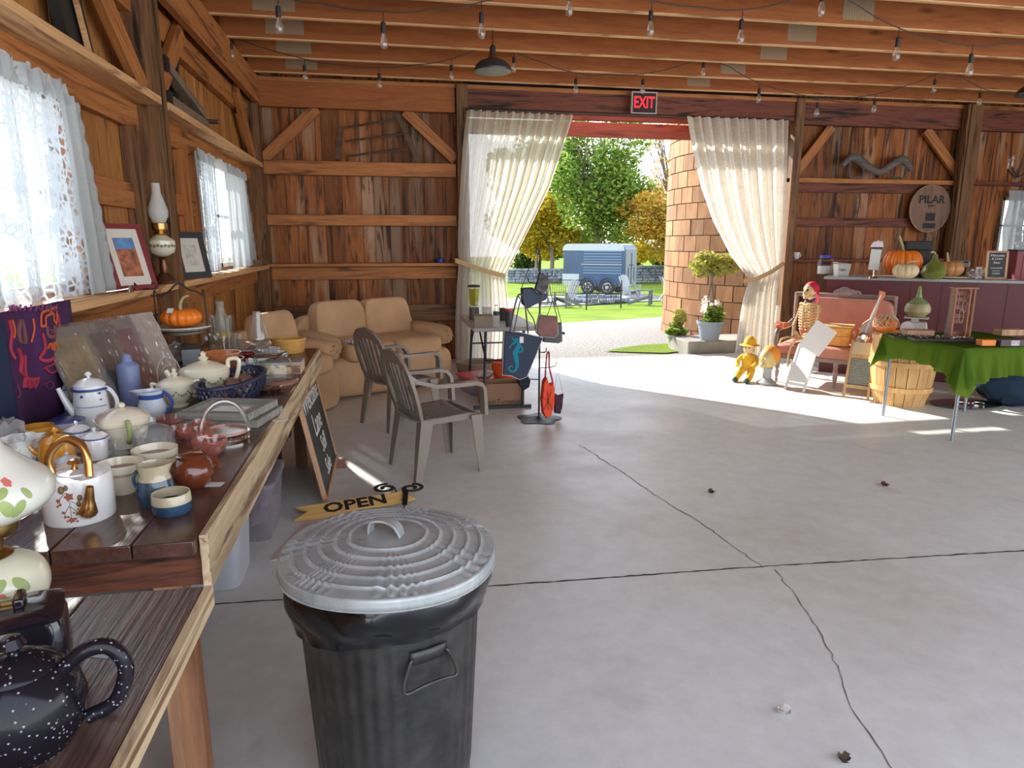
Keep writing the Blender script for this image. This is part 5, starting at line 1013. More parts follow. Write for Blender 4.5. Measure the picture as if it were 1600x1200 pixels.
def bin_(name, lab, p, w, d, h, mat, lidmat, rz=0, fill=None, group=None, e=.3, cat='storage bin'):
    t = thing(name, lab, cat, p, rz, group)
    def q(s, z): return [(x * w / 2, y * d / 2, zz) for x, y, zz in sq(s, z, 40, e)]
    loft(MB(), [q(.86, .003), q(.88, .01), q(1.0, h * .93), q(1.0, h)], True, False).build('body', mat, t)
    loft(MB(), [q(1.03, h * .93), q(1.06, h * .94), q(1.06, h * 1.0), q(1.0, h * 1.02), q(.9, h * 1.02)]).build('lid', lidmat, t)
    if fill: crumple(MB(), (0, 0, h * .42), (w * .38, d * .38, h * .38), hash(name) % 97, .18).build('contents', fill, t)
    return t
STUFF = plain('purple_brown_cloth', (.12, .08, .10), .9, var=.6, vs=12)
t = bin_('storage_tub', 'tall milky plastic tub with a teal lid under the near end of the long table', (-.86, 3.08, 0), .40, .34, .47, tubm, TEAL); MB().b2((-.03, -.1735, .24), (.06, -.1725, .36)).build('label', plain('grey_bin_label', (.20, .22, .28), .6), t)
MB().box((.0, 0, .475), (.42, .36, .02)).build('rim', tubm, t, bevel=.01)
bin_('clear_bin', 'clear plastic bin of cloth on the floor, bottom one of the under-table stack', (-.80, 3.62, 0), .40, .42, .31, CLB, CLB, fill=STUFF, group='stacked clear storage bins', e=.2)
bin_('clear_bin', 'clear plastic bin of cloth on top of another under the long table', (-.80, 3.62, .322), .40, .42, .30, CLB, CLB, fill=STUFF, group='stacked clear storage bins', e=.2)
t = bin_('shopping_bag', 'black fabric tote bag on the floor between the clear bins and chalkboard', (-.82, 4.22, 0), .30, .34, .46, plain('black_nylon', (.010, .011, .012), .6), plain('black_nylon_top', (.012, .016, .012), .6), e=.5, cat='bag')
m = MB(); m.tube([(.155, -.08, .40), (.20, -.07, .36), (.205, 0, .33), (.20, .07, .36), (.155, .08, .40)], .006, 6); m.build('strap', plain('grey_strap', (.25, .26, .27), .5), t)
ob = MB().b2((-.12, -.12, 0), (.12, .12, .15)).build('orange_box', plain('orange_card', (.75, .13, .015), .6), loc=(-.80, 4.20, .47)); tag(ob, 'orange cardboard box on the black tote bag under the table', 'box')
# things lying behind the dustbin
OCH = wood('ochre_sign_wood', (.42, .24, .07), (.60, .38, .14), 'X', knots=0, dens=12); BLKP = plain('black_paint', (.012, .012, .012), .6)
t = thing('open_sign', 'ochre wooden pennant sign lettered OPEN lying behind the dustbin', 'sign', (-.52, 3.66, .012), (0, -.03, .20))
MB().prism([(-.02, .0), (.06, .05), (0, .10), (.2, .095), (.36, .10), (.52, .085), (.66, .10), (.62, .05), (.66, .01), (.5, .0), (.3, .01), (.15, -.01)], .014, Matrix.Rotation(-PI / 2 + .35, 4, 'X')).build('board', OCH, t)
text_mesh('lettering', 'OPEN', .11, BLKP, t, Matrix.Rotation(.35, 4, 'X') @ Matrix.Translation((.32, .045, .0085)) @ Matrix.Diagonal((1.25, 1, 1, 1)), .001, bold=.003)
t = thing('flat_case', 'low dark wooden tray of wire lying under the OPEN sign', 'tray', (-.12, 3.44, 0), .15); MB().b2((-.26, -.12, 0), (.34, .12, .035)).build('body', plain('dark_tray_wood', (.05, .025, .02), .6), t)
m = MB(); [m.tube([(x, -.1, .036), (x + .02, -.15, .07), (x + .05, 0, .05)], .003, 5) for x in (-.2, -.05, .1, .18)]; m.build('wires', plain('pale_wire', (.45, .42, .35), .5), t)
t = thing('scroll_bracket', 'black iron double scroll bracket lying in the sunlit patch', 'bracket', (.03, 3.90, .004), -.15); m = MB()
def spiral(cx, cy, r, d, a0): return [(cx + r * (1 - .75 * q / 24) * math.cos(a0 + d * q * .36), cy + r * (1 - .75 * q / 24) * math.sin(a0 + d * q * .36), .02) for q in range(25)]
for cx, d in ((-.075, 1), (.075, -1)): ribbon(m, [Vector(v) + Vector((0, 0, .05)) for v in spiral(cx, 0, .072, d, PI / 2)], .022, .005, (0, 0, 1))
ribbon(m, [(.03, 0, .07), (.05, -.06, .06), (.055, -.17, .03)], .03, .005); m.tube([(-.02, -.0, .07), (0, 0, 0)], .004, 5); m.tube([(.055, -.17, .03), (.055, -.19, 0)], .004, 5); m.build('scrolls', BLK, t)
def sheet(name, lab, pts, mat, cat='paper'):
    c0 = sum((Vector(q) for q in pts), Vector()) / len(pts); m = MB().add([Vector(q) - c0 + Vector((0, 0, .003)) for q in pts] + [Vector(q) - c0 for q in pts], [(0, 1, 2, 3), (7, 6, 5, 4), (0, 4, 5, 1), (1, 5, 6, 2), (2, 6, 7, 3), (3, 7, 4, 0)]); return tag(m.build(name, mat, loc=c0 + Vector((0, 0, .001))), lab, cat)
sheet('paper_sheet', 'pale pink card lying on the floor left behind the dustbin', [PZ(422, 877), PZ(505, 860), PZ(540, 805), PZ(482, 808)], plain('pinkish_card', (.55, .42, .38), .8))
sheet('paper_scrap', 'pink paper scrap on the floor beside the chalkboard foot', [PZ(519, 734), PZ(541, 733), PZ(543, 717), PZ(524, 719)], plain('pink_scrap', (.52, .30, .24), .8))
for i, (px, py, s, c, lab) in enumerate(((1112, 771, .022, (.10, .06, .04), 'dry brown leaf curled on the floor above the hairline crack'), (1383, 760, .026, (.12, .05, .035), 'dry reddish brown leaf on the floor at the right'), (1225, 1115, .02, (.70, .66, .60), 'small white fluff of down on the foreground floor'), (1318, 1190, .018, (.10, .07, .05), 'small brown leaf fragment at the bottom edge of the floor'))):
    q = random.Random(i); m = MB()
    for j in range(4): a_ = q.uniform(0, 6); m.grid(lambda u, v: ((u - .5) * s * 2 * math.cos(a_) - (v - .5) * s * math.sin(a_), (u - .5) * s * 2 * math.sin(a_) + (v - .5) * s * math.cos(a_), .004 + .02 * (u - .5) ** 2 * 4 * s * 20 + .004 * j), 6, 4)
    tag(m.build('dry_leaf' if i != 2 else 'down_fluff', plain('litter%d' % i, c, .9), loc=PZ(px, py, .001)), lab, 'leaf' if i != 2 else 'fluff')
# ---------------------------------------------------------------- curtains
CURT = cloth('ivory_curtain_cloth', (.76, .72, .64), .48, .16, 220); CURT2 = cloth('ivory_lace_cloth', (.76, .72, .65), .48, .22, 34, lace=True)
LACE = cloth('white_lace', (.52, .56, .58), .5, .92, 26, lace=True); LACEE = cloth('white_lace_edge', (.50, .53, .52), .35, .08, 90)
def drape(rows, Yp, nf, amp, mat, name, parent, seed=1, skew=0):
    L_ = [(PY(*a, Yp), PY(*b, Yp)) for a, b in rows]; K = len(L_) - 1
    r = random.Random(seed); ph = [r.uniform(0, 6) for _ in range(4)]
    def fn(u, v):
        s = v * K; i = min(int(s), K - 1); t = s - i; a0, b0 = L_[i]; a1, b1 = L_[i + 1]; t2 = t
        A = a0.lerp(a1, t2); B = b0.lerp(b1, t2); p = A.lerp(B, u); w = (B - A).length
        am = amp * min(1.3, w / 1.0 + .35)
        p.y += am * (math.sin(nf * 2 * PI * u + ph[0] + .6 * math.sin(3 * v + ph[1])) + .45 * math.sin(nf * 3.1 * PI * u + ph[2]) + .25 * math.sin(nf * 5.3 * PI * u + ph[3] + v))
        p.z = max(p.z, .006); return p
    return MB().grid(fn, 220, 60).build(name, mat, parent, ang=180)
tL = [((730, 172), (897, 180)), ((724, 225), (882, 228)), ((720, 285), (860, 292)), ((717, 340), (834, 345)), ((716, 385), (810, 392)), ((717, 415), (790, 433)), ((714, 450), (793, 455)), ((712, 500), (797, 505)), ((712, 540), (794, 542)), ((712, 575), (792, 572))]
tR = [((1072, 182), (1231, 188)), ((1080, 230), (1230, 232)), ((1093, 290), (1228, 290)), ((1112, 345), (1226, 345)), ((1140, 400), (1223, 385)), ((1170, 438), (1220, 412)), ((1160, 470), (1213, 455)), ((1152, 520), (1210, 510)), ((1148, 553), (1208, 553))]
c = thing('door_curtain', 'ivory curtain gathered at the left side of the barn doorway', 'curtain', (0, 0, 0), group=None); drape(tL, 8.50, 13, .035, CURT, 'panel', c, 3)
c2 = thing('door_curtain', 'ivory lace curtain gathered at the right side of the barn doorway', 'curtain', (0, 0, 0)); drape(tR, 8.46, 11, .035, CURT2, 'panel', c2, 5)
TIE = plain('tan_tieback', (.50, .33, .16), .8)
def tieback(parent, pts, yp, w):
    m = MB(); P = [PY(px, py, yp - .085 - .03 * math.sin(PI * i / (len(pts) - 1))) for i, (px, py) in enumerate(pts)]; ribbon(m, P, w, .008, (0, -1, .1)); Q = [PY(px, py, yp + .10) for px, py in pts]; ribbon(m, [P[0]] + Q + [P[-1]], w, .008, (0, -1, .1)); m.build('tieback', TIE, parent)
tieback(c, [(712, 407), (735, 415), (760, 424), (788, 431)], 8.5, .055); tieback(c2, [(1162, 439), (1182, 436), (1205, 425), (1224, 412)], 8.46, .055)
rod = MB(); a_ = PY(727, 171, 8.55); b_ = PY(1233, 186, 8.55); a_.z = b_.z = 3.06; rod.tube([a_, b_], .012, 8); tag(rod.build('curtain_rod', DKMET), 'long thin dark rod carrying the doorway curtains', 'curtain rod')
def win_panel(parent, y0, y1, yb0, yb1, z1, z0, mat, nf, name='panel', X=-1.45, scal=0, amp=.012):
    def fn(u, v):
        ya = y0 + (yb0 - y0) * v; yb = y1 + (yb1 - y1) * v; y = ya + (yb - ya) * u; z = z1 + (z0 - z1) * v
        if scal and u > .98: y += .012 * math.sin(v * 60)
        return (X + amp * math.sin(nf * 2 * PI * u + 1.5 * v) + amp * .5 * math.sin(nf * 4.4 * PI * u), y, z + (.012 * math.sin(u * nf * 9) if v < .01 else 0))
    return MB().grid(fn, 150, 50).build(name, mat, parent, ang=180)
t = thing('lace_curtain', 'white lace curtain over the nearer left window', 'curtain', (0, 0, 0)); win_panel(t, 1.75, 2.55, 1.75, 2.62, 2.20, 1.262, LACE, 9); win_panel(t, 2.84, 3.66, 2.86, 3.80, 2.20, 1.255, LACE, 4, X=-1.44); win_panel(t, 3.60, 3.80, 3.66, 3.98, 2.17, 1.25, LACEE, 2, 'scalloped_edge', X=-1.425, scal=1); win_panel(t, 1.75, 3.72, 1.75, 3.72, 2.225, 2.13, LACEE, 14, 'gathered_header', X=-1.43)
t = thing('lace_curtain', 'white lace curtain over the farther left window', 'curtain', (0, 0, 0)); win_panel(t, 6.0, 6.55, 6.05, 6.50, 2.21, 1.262, LACE, 6); win_panel(t, 6.98, 7.95, 7.02, 8.25, 2.21, 1.255, LACEE, 6, X=-1.44, scal=1); win_panel(t, 6.0, 7.95, 6.0, 7.95, 2.23, 2.15, LACEE, 12, 'gathered_header', X=-1.43)
t = thing('lace_curtain', 'white lace curtain at the window behind the counter on the right', 'curtain', (0, 0, 0))
MB().grid(lambda u, v: (8.86 + .35 * u + .02 * math.sin(9 * v), 8.70 + .012 * math.sin(u * 20), 2.24 - .98 * v), 60, 30).build('scalloped_edge', LACEE, t, ang=180); MB().grid(lambda u, v: (9.1 + 1.3 * u, 8.72 + .012 * math.sin(u * 60), 2.24 - .98 * v), 140, 20).build('panel', LACE, t, ang=180)

# ---------------------------------------------------------------- exit sign, lamps, string lights
t = thing('exit_sign', 'red and black EXIT sign in a pale frame above the doorway', 'sign', PY(1006, 161, 8.57), -.02); REDL = plain('exit_letter_red', (.85, .02, .035), .5)
REDL.node_tree.nodes['Principled BSDF'].inputs['Emission Color'].default_value = (1, .02, .04, 1); REDL.node_tree.nodes['Principled BSDF'].inputs['Emission Strength'].default_value = .25
m = MB(); [m.b2(a, b) for a, b in (((-.165, -.02, -.13), (.165, .03, -.115)), ((-.165, -.02, .115), (.165, .03, .13)), ((-.165, -.02, -.115), (-.15, .03, .115)), ((.15, -.02, -.115), (.165, .03, .115)))]; m.build('frame', plain('exit_frame', (.50, .42, .38), .5), t)
MB().b2((-.15, -.012, -.115), (.15, .03, .115)).build('face', BLKP, t); text_mesh('lettering', 'EXIT', .17, REDL, t, Matrix.Translation((0, -.014, 0)) @ Matrix.Rotation(PI / 2, 4, 'X') @ Matrix.Diagonal((.78, 1.12, 1, 1)), .001, bold=.004)
BULB = thin_glass('bulb_glass', (.95, .93, .88), .03, 1.9, .08, (.8, .78, .7)); CORD = plain('black_cord', (.015, .013, .012), .6)
def pendant(p, lab, hang=.3):
    t = thing('pendant_lamp', lab, 'lamp', p, group='black barn pendant lamps'); s = MB(); s.lathe([(.165, 0), (.168, .012), (.15, .05), (.11, .085), (.06, .10), (.035, .105)], 40); s.build('shade', plain('black_enamel_shade', (.035, .037, .038), .35), t, solid=.003)
    i = MB(); i.lathe([(.160, .003), (.146, .045), (.105, .078), (.05, .095)], 40); i.build('shade_lining', plain('grey_enamel_lining', (.42, .46, .48), .35), t)
    n = MB(); n.lathe([(.045, .10), (.04, .13), (.03, .135)], 20); n.build('brass_collar', BRASS, t); n = MB(); n.lathe([(.028, .13), (.028, .20), (.012, .22)], 16); n.tube([(0, 0, .21), (0, 0, 3.34 - p.z)], .0045, 6); n.build('cord', CORD, t); MB().ell((0, 0, .045), (.03, .03, .04), 12, 8).build('bulb', BULB, t)
pendant(PY(770, 112, 6.445), 'black barn pendant lamp hanging in front of the doorway header')
pendant(PY(1616, 148, 6.445), 'black barn pendant lamp cut off at the right edge')
def bulb_proto(s):
    t = thing('string_light_bulb', 'x', 'light bulb', (0, 0, 0)); m = MB(); m.tube([(0, 0, 0), (.004, 0, -.03 * s), (0, 0, -.06 * s)], .003, 5); m.lathe([(.006, -.055 * s), (.016, -.06 * s), (.0175, -.115 * s), (.015, -.118 * s)], 14); m.build('socket', CORD, t)
    g = MB(); g.lathe([(.013, -.115 * s), (.016, -.13 * s), (.029, -.165 * s), (.03, -.18 * s), (.022, -.20 * s), (0, -.21 * s)], 18); g.build('glass', BULB, t); f = MB()
    for k in range(6): f.tube([(.010 * math.cos(k), .010 * math.sin(k), -.125 * s), (.008 * math.cos(k + .3), .008 * math.sin(k + .3), -.175 * s)], .0008, 4)
    f.build('filament', BRASS, t); return t
def string(lab, wire, nodes, Yp, s, labs, grp):
    P = [PY(x, y, Yp) for x, y in wire]; Q = []
    for a, b in zip(P, P[1:]):
        for k in range(5): q = a.lerp(b, k / 5); q.z -= .012 * math.sin(PI * k / 5); Q.append(q)
    Q.append(P[-1]); m = MB(); m.tube(Q, .0045, 5); o = m.build('string_light_cable', CORD); tag(o, lab, 'cable')
    pr = None
    for (x, y), lb in zip(nodes, labs):
        t = bulb_proto(s) if pr is None else copy_tree(pr); pr = pr or t; t.location = PY(x, y, Yp); t['label'] = lb; t['group'] = grp
A_n = [(360, 57), (475, 92), (592, 105), (705, 92), (803, 80), (900, 114), (1005, 115), (1100, 88), (1187, 130), (1278, 152), (1368, 147), (1462, 116), (1533, 137)]
string('black cable of the farther, lower string of lights', [(335, 47), (360, 57), (475, 92), (530, 101), (592, 105), (650, 101), (705, 92), (768, 66), (803, 80), (850, 98), (900, 114), (950, 117), (1005, 115), (1060, 103), (1100, 86), (1140, 104), (1187, 130), (1230, 142), (1278, 152), (1320, 152), (1368, 147), (1420, 132), (1462, 116), (1482, 106), (1533, 137), (1570, 147), (1640, 152)], A_n, 7.2, .95,
    ['clear string bulb at the left ceiling plate', 'clear string bulb second from the left on the lower string', 'clear string bulb lowest between the left plate and the pendant lamp', 'clear string bulb just left of the pendant lamp', 'clear string bulb just right of the pendant lamp', 'clear string bulb midway between the pendant lamp and the EXIT sign', 'clear string bulb directly above the EXIT sign', 'clear string bulb by the cable peak right of the EXIT sign', 'clear string bulb above the right curtain middle', 'clear string bulb lowest beside the right end of the curtain', 'clear string bulb above the hanging yoke', 'clear string bulb left of the right cable peak', 'clear string bulb beside the big right hand post'], 'bulbs of the lower string of lights')
string('black cable of the nearer, upper string of lights', [(380, -22), (433, -8), (500, 5), (598, 18), (680, 14), (752, 3), (890, -32), (960, -25), (1018, 1), (1100, 11), (1160, 15), (1230, 2), (1287, -28), (1340, 8), (1405, 44), (1460, 60), (1520, 70), (1570, 68), (1640, 60)], [(433, -8), (598, 18), (752, 3), (890, -32), (1018, 1), (1160, 15), (1287, -28), (1405, 44), (1520, 70)], 5.0, 1.12,
    ['large clear string bulb at the top left of the ceiling', 'large clear string bulb second on the upper string', 'large clear string bulb above the pendant lamp', 'large clear string bulb cut off at the top edge', 'large clear string bulb above and left of the truss plates', 'large clear string bulb in front of the truss plates', 'large clear string bulb beside the topmost metal truss plate', 'large clear string bulb second from the right edge', 'large clear string bulb nearest the right edge'], 'bulbs of the upper string of lights')
p = PY(1590, 262, 7.2); t = thing('chandelier', 'small black and crystal chandelier cut off at the right edge', 'chandelier', p); m = MB(); m.tube([(.12, 0, -.1), (.12, 0, 3.36 - p.z)], .006, 6)
for k in range(5): an = 2 * PI * k / 5 + PI; m.tube([(.12, 0, -.05), (.12 + .1 * math.cos(an), .1 * math.sin(an), -.1), (.12 + .2 * math.cos(an), .2 * math.sin(an), 0)], .007, 6)
m.build('arms', BLK, t)
for k in range(5): an = 2 * PI * k / 5 + PI; q = MB(); q.lathe([(.0, 0), (.035, .01), (.012, .015), (.012, .08), (0, .08)], 12, (.12 + .2 * math.cos(an), .2 * math.sin(an), 0)); q.ell((.12 + .2 * math.cos(an), .2 * math.sin(an), .11), (.016, .016, .035), 8, 6); q.build('candle_bulb', CUT_G, t)

# ---------------------------------------------------------------- on the walls
OLDW = wood('dark_old_wood', (.05, .025, .015), (.13, .07, .04), 'X', knots=0, dens=10); OLDM = plain('dark_old_iron', (.03, .025, .025), .6, .5)
p = PY(592, 255, 8.68); t = thing('harness_hanger', 'old dark wooden ladder shaped harness frame on the back wall beam', 'frame', (p.x, 8.68, 2.455)); kx = hit(p, 1)
for a, b in (((-62, 2), (-55, 50)), ((30, 72), (62, 0))): ribbon(MB(), [(a[0] * kx, 0, a[1] * kx), (b[0] * kx, 0, b[1] * kx)], .06, .03, (0, -1, 0)).build('rail', OLDW, t)
for z0, z1, x0, x1 in ((48, 62, -50, 28), (28, 42, -50, 40), (6, 20, -50, 45)): m = MB(); m.tube([(x0 * kx, -.01, z0 * kx), ((x0 + x1) / 2 * kx, -.02, (z0 + z1) / 2 * kx), (x1 * kx, -.01, z1 * kx)], .012, 6); m.build('rung', OLDW, t)
p = PY(1368, 272, 8.68); kx = hit(p, 1); t = thing('ox_yoke', 'old grey wooden double ox yoke hanging on the right back wall', 'yoke', (p.x, 8.655, 2.37)); GRW = wood('grey_yoke_wood', (.06, .05, .045), (.15, .125, .11), 'X', knots=0, dens=8)
pts = [(-62, 14), (-50, 26), (-38, 27), (-22, 17), (-5, 8), (8, 8), (22, 16), (38, 26), (50, 22), (60, 10)]; m = MB(); m.tube([(x * kx, 0, z * kx + .02) for x, z in pts], [.03, .05, .06, .055, .05, .05, .055, .06, .05, .03], 10); m.build('beam', GRW, t)
for x in (-36, 38): m = MB(); m.tube([((x - 12) * kx, 0, 22 * kx), ((x - 11) * kx, 0, 2 * kx), (x * kx, 0, -6 * kx + .06), ((x + 11) * kx, 0, 2 * kx), ((x + 12) * kx, 0, 22 * kx)], .014, 8); m.build('bow', GRW, t)
MB().tube([(0, 0, .05), (0, -.01, -.0)], .02, 6).build('ring', OLDM, t)
p = PY(1453, 326, 8.70); k = hit(p, 1); t = thing('barrel_head', 'round wooden barrel head lettered PILAR fixed to the right back wall', 'sign', p); R = 35 * k
BH = wood('barrel_head_wood', (.14, .075, .05), (.26, .15, .10), 'Z', knots=0, dens=9, var=.1); m = MB()
ys = [-1, -.62, -.3, .05, .38, .7, 1]
for a, b in zip(ys, ys[1:]):
    n = 8; pl = [(R * (a + (b - a) * i / n), R * math.sqrt(max(0, 1 - (a + (b - a) * i / n) ** 2))) for i in range(n + 1)]; m.prism([(x, z) for x, z in pl] + [(x, -z) for x, z in reversed(pl)], .03)
m.build('staves', BH, t); MB().tube([(R * math.cos(a), 0, R * math.sin(a)) for a in [2 * PI * i / 48 for i in range(48)]], .014, 6, closed=True).build('hoop', wood('hoop_wood', (.30, .2, .1), (.45, .33, .2), 'X', knots=0), t)
RT = Matrix.Rotation(PI / 2, 4, 'X'); text_mesh('lettering', 'PILAR', .15, BLKP, t, Matrix.Translation((.0, -.018, .12)) @ RT @ Matrix.Diagonal((1.1, 1, 1, 1)), .001, bold=.004); text_mesh('small_lettering', 'RUM', .05, BLKP, t, Matrix.Translation((0, -.018, .035)) @ RT, .001)
MB().b2((-.07, -.02, -.17), (.08, -.016, -.06)).build('stamp', BLKP, t); MB().b2((-.1, -.02, -.27), (.1, -.016, -.2)).build('stamp', BLKP, t)
# clamp on the left ledge and dark timber
def vise():
    t = thing('wooden_clamp', 'old grey wooden clamp with dark iron screws on the left upper ledge', 'clamp', (-1.43, 5.25, 2.405)); G2 = wood('clamp_wood', (.12, .085, .06), (.26, .2, .15), 'Y', knots=0, dens=10)
    MB().beam((.0, .05, .05), (-.01, 1.15, .05), .07, .075).build('jaw', G2, t); MB().beam((.0, .05, .28), (-.02, 1.1, .13), .07, .06).build('jaw', G2, t)
    for y in (.0, ): MB().b2((-.045, -.03, -.0), (.045, .05, .10)).b2((-.045, -.03, .23), (.045, .05, .32)).b2((-.012, -.005, .1), (.012, .02, .23)).build('iron_end', OLDM, t)
    m = MB(); m.tube([(-.01, 1.12, .09), (.09, 1.16, .09)], .018, 6); m.build('iron_handle', OLDM, t)
vise()
m = MB(); m.beam((0, 0, 0), (0, .1, .42), .07, .05); o = m.build('iron_strap_hinge', OLDM, loc=(-1.50, 5.72, 2.41)); tag(o, 'black rusty iron bar standing behind the wooden clamp', 'iron bar')
t = thing('leaning_sledge', 'dark sledge runners with pale strips leaning on the left upper ledge', 'sledge', (-1.47, 3.95, 2.405)); MB().beam((0, 0, 0), (.02, -.42, .85), .16, .05, up=(1, 0, 0)).build('runner', BLKP, t); MB().beam((.02, .12, 0), (.04, -.28, .85), .06, .05, up=(1, 0, 0)).build('runner', BLKP, t); MB().beam((.05, .07, 0), (.06, -.34, .85), .025, .02, up=(1, 0, 0)).build('pale_strip', W_GIRT2, t); MB().tube([(.03, .02, .3), (.09, .04, .3)], .02, 8).build('peg', W_GIRT2, t)
# ---------------------------------------------------------------- window ledge goods, textile
def on_ledge(y, x=-1.42): return Vector((x, y, 1.2445))
def framed(lab, p, rz, tilt, w, h, fmat, amat, border, easel=True, art2=None):
    t = thing('framed_picture', lab, 'picture', p, (-tilt, 0, rz)); m = MB(); b = border
    for a_, b_ in (((-w / 2, -.01, 0), (w / 2, .01, b)), ((-w / 2, -.01, h - b), (w / 2, .01, h)), ((-w / 2, -.01, b), (-w / 2 + b, .01, h - b)), ((w / 2 - b, -.01, b), (w / 2, .01, h - b))): m.b2(a_, b_)
    m.build('frame', fmat, t); MB().b2((-w / 2 + b, -.004, b), (w / 2 - b, .008, h - b)).build('mat_board', plain('cream_mat', (.62, .58, .50), .5), t)
    MB().b2((-w / 2 + b + .04, -.006, b + .05), (w / 2 - b - .04, -.004, h - b - .05)).build('picture_print', amat, t)
    if art2: MB().b2((-w / 2 + b + .042, -.0075, h * .62), (w / 2 - b - .042, -.006, h - b - .052)).build('sky_band', art2, t)
    return t
ar1 = plain('red_landscape_print', (.30, .10, .05), .6, var=.8, vs=22); sky = plain('print_sky', (.10, .22, .42), .6, var=.4, vs=14)
framed('red framed landscape picture on a scrolled easel on the window ledge', on_ledge(4.08, -1.34), math.radians(58), .28, .26, .37, plain('dark_red_frame', (.20, .03, .035), .4), ar1, .028, art2=sky)
t = thing('wire_easel', 'small dark wire easel holding the red framed picture', 'easel', on_ledge(4.04, -1.32) , math.radians(50)); m = MB()
for sg in (-1, 1): m.tube([(sg * .06, .14, 0), (sg * .05, .02, .008), (sg * .06, -.04, .008), (sg * .06, -.06, .03), (sg * .05, -.045, .045), (sg * .045, -.05, .03)], .004, 6)
m.tube([(-.06, .14, 0), (0, .15, .27), (.06, .14, 0)], .004, 6); m.build('wire', DKMET, t)
framed('black framed small picture on the ledge beside the farther window', on_ledge(5.42, -1.37), math.radians(55), .22, .27, .34, plain('black_frame', (.035, .04, .045), .4), plain('pale_floral_print', (.50, .48, .42), .6, var=.4, vs=16), .045)
p = on_ledge(4.72, -1.30); p = on_ledge(4.74, -1.39); t = thing('oil_lamp', 'tall oil lamp with a frosted chimney and painted glass font on the ledge', 'lamp', p)
MB().lathe([(.065, 0), (.07, .02), (.05, .045), (.02, .07), (.025, .10), (.018, .15), (.03, .17)], 28).build('base', plain('bronze_base', (.16, .07, .04), .35, .7), t)
fo = MB().lathe([(.03, .17), (.07, .195), (.085, .235), (.08, .27), (.04, .30), (.03, .305)], 32).build('font', C_CREAM, t); a0 = CAMANG(p); flowers(fo, 'painted_flower', GARL, .086, .235, [(a0 + .25 * j, .004 * (j % 2), 1) for j in range(-5, 6)], .012)
MB().lathe([(.03, .30), (.045, .31), (.03, .325), (.045, .34), (.048, .375), (.04, .38)], 24).build('burner', BRASS, t); MB().lathe([(.036, .38), (.055, .42), (.058, .455), (.045, .50), (.026, .56), (.024, .62), (.022, .62)], 28).build('chimney', thin_glass('frosted_chimney', (.85, .86, .84), .3, 1.4, .6, (.72, .72, .68)), t)
p = on_ledge(3.86, -1.39); t = thing('silver_candle_snuffer', 'small silver candle snuffer lying on the ledge left of the red picture', 'snuffer', p, .8); MB().tube([(-.10, 0, .008), (0, 0, .012), (.08, 0, .02)], .004, 6).build('handle', SILV, t); MB().lathe([(.016, 0), (.004, .035)], 14, (.09, 0, .0)).build('cone', SILV, t)
wicker('small_basket', 'small low brown basket on the window ledge by the corner post', on_ledge(8.15, -1.42), .06, .12, .06, plain('brown_reed', (.22, .12, .07), .8))
# textile: hangs from the front of the ledge
TEX = plain('dark_purple_cloth', (.055, .012, .07), .9, var=.35, vs=6); TR1 = plain('crimson_applique', (.42, .03, .07), .85); TR2 = plain('orange_applique', (.62, .11, .03), .85); TR3 = plain('mauve_applique', (.17, .04, .11), .85); TR4 = plain('brown_applique', (.20, .07, .07), .85); NV = plain('navy_cloth', (.012, .02, .06), .9)
t = thing('wall_textile', 'purple and crimson figured textile hanging from the window ledge', 'textile', (-1.335, 3.20, 0)); tx = lambda y: .008 * math.sin(y * 21)
MB().grid(lambda u, v: (tx(-1.0 + 1.02 * u), -1.0 + 1.02 * u, 1.262 - .455 * v), 60, 8).build('cloth', TEX, t, solid=.004, ang=180); MB().grid(lambda u, v: (tx(-1.0 + .47 * u) + .004, -1.0 + .47 * u, 1.24 - .43 * v), 40, 4).build('navy_border', NV, t, solid=.003, ang=180)
def app(name, mat, lines, w=.009):
    w *= .8       # lines: photo pixels on the textile
    for ln in lines:
        m = MB(); P = [PX(x, y, -1.335) - Vector((-1.335, 3.20, 0)) for x, y in ln]; m.tube([(tx(q.y) + .006, q.y, q.z) for q in P], w, 6, flat=.5); m.build(name, mat, t)
app('figure_line', TR1, [[(8, 500), (13, 520), (10, 545), (18, 560)], [(24, 545), (32, 560), (28, 580), (38, 590), (34, 605), (42, 600)], [(40, 555), (42, 590), (60, 592)], [(62, 520), (66, 545), (60, 560), (72, 563), (95, 550)], [(66, 575), (75, 583), (97, 568), (94, 560), (80, 568), (66, 575)], [(90, 490), (94, 510), (92, 530)], [(40, 605), (44, 595), (48, 606), (52, 594), (57, 605), (60, 590)]], .010)
app('headdress_line', TR2, [[(60, 510), (60, 490), (70, 485), (88, 482), (88, 505), (82, 500), (82, 490), (66, 495), (66, 508), (60, 510)], [(50, 498), (52, 515), (49, 535)], [(75, 484), (76, 491)], [(69, 545), (73, 536), (77, 547), (81, 535), (85, 545), (88, 538)], [(15, 500), (20, 515), (17, 528)]], .007)
app('face_shape', TR4, [[(30, 505), (28, 520), (32, 535), (40, 535), (38, 515), (34, 500), (30, 505)], [(68, 510), (70, 525), (83, 524), (82, 508)], [(74, 515), (77, 520)]], .011)
app('border_motif', TR3, [[(x, 487), (x + 2, 478), (x + 7, 486), (x + 9, 476)] for x in (10, 24, 38, 52, 66, 80)] + [[(68, 600), (74, 596), (78, 604), (72, 608), (68, 600)], [(96, 580), (92, 590), (98, 595)], [(20, 600), (26, 615), (22, 622)]], .006)
# little things on the back wall ledge
tag(MB().lathe([(.05, 0), (.055, .05), (.048, .055), (0, .055)], 20).build('blue_cup', plain('blue_plastic', (.02, .04, .30), .4), loc=(PY(688, 412, 8.70).x, 8.70, 1.256)), 'small blue cup on the back wall ledge beside the left curtain', 'cup')
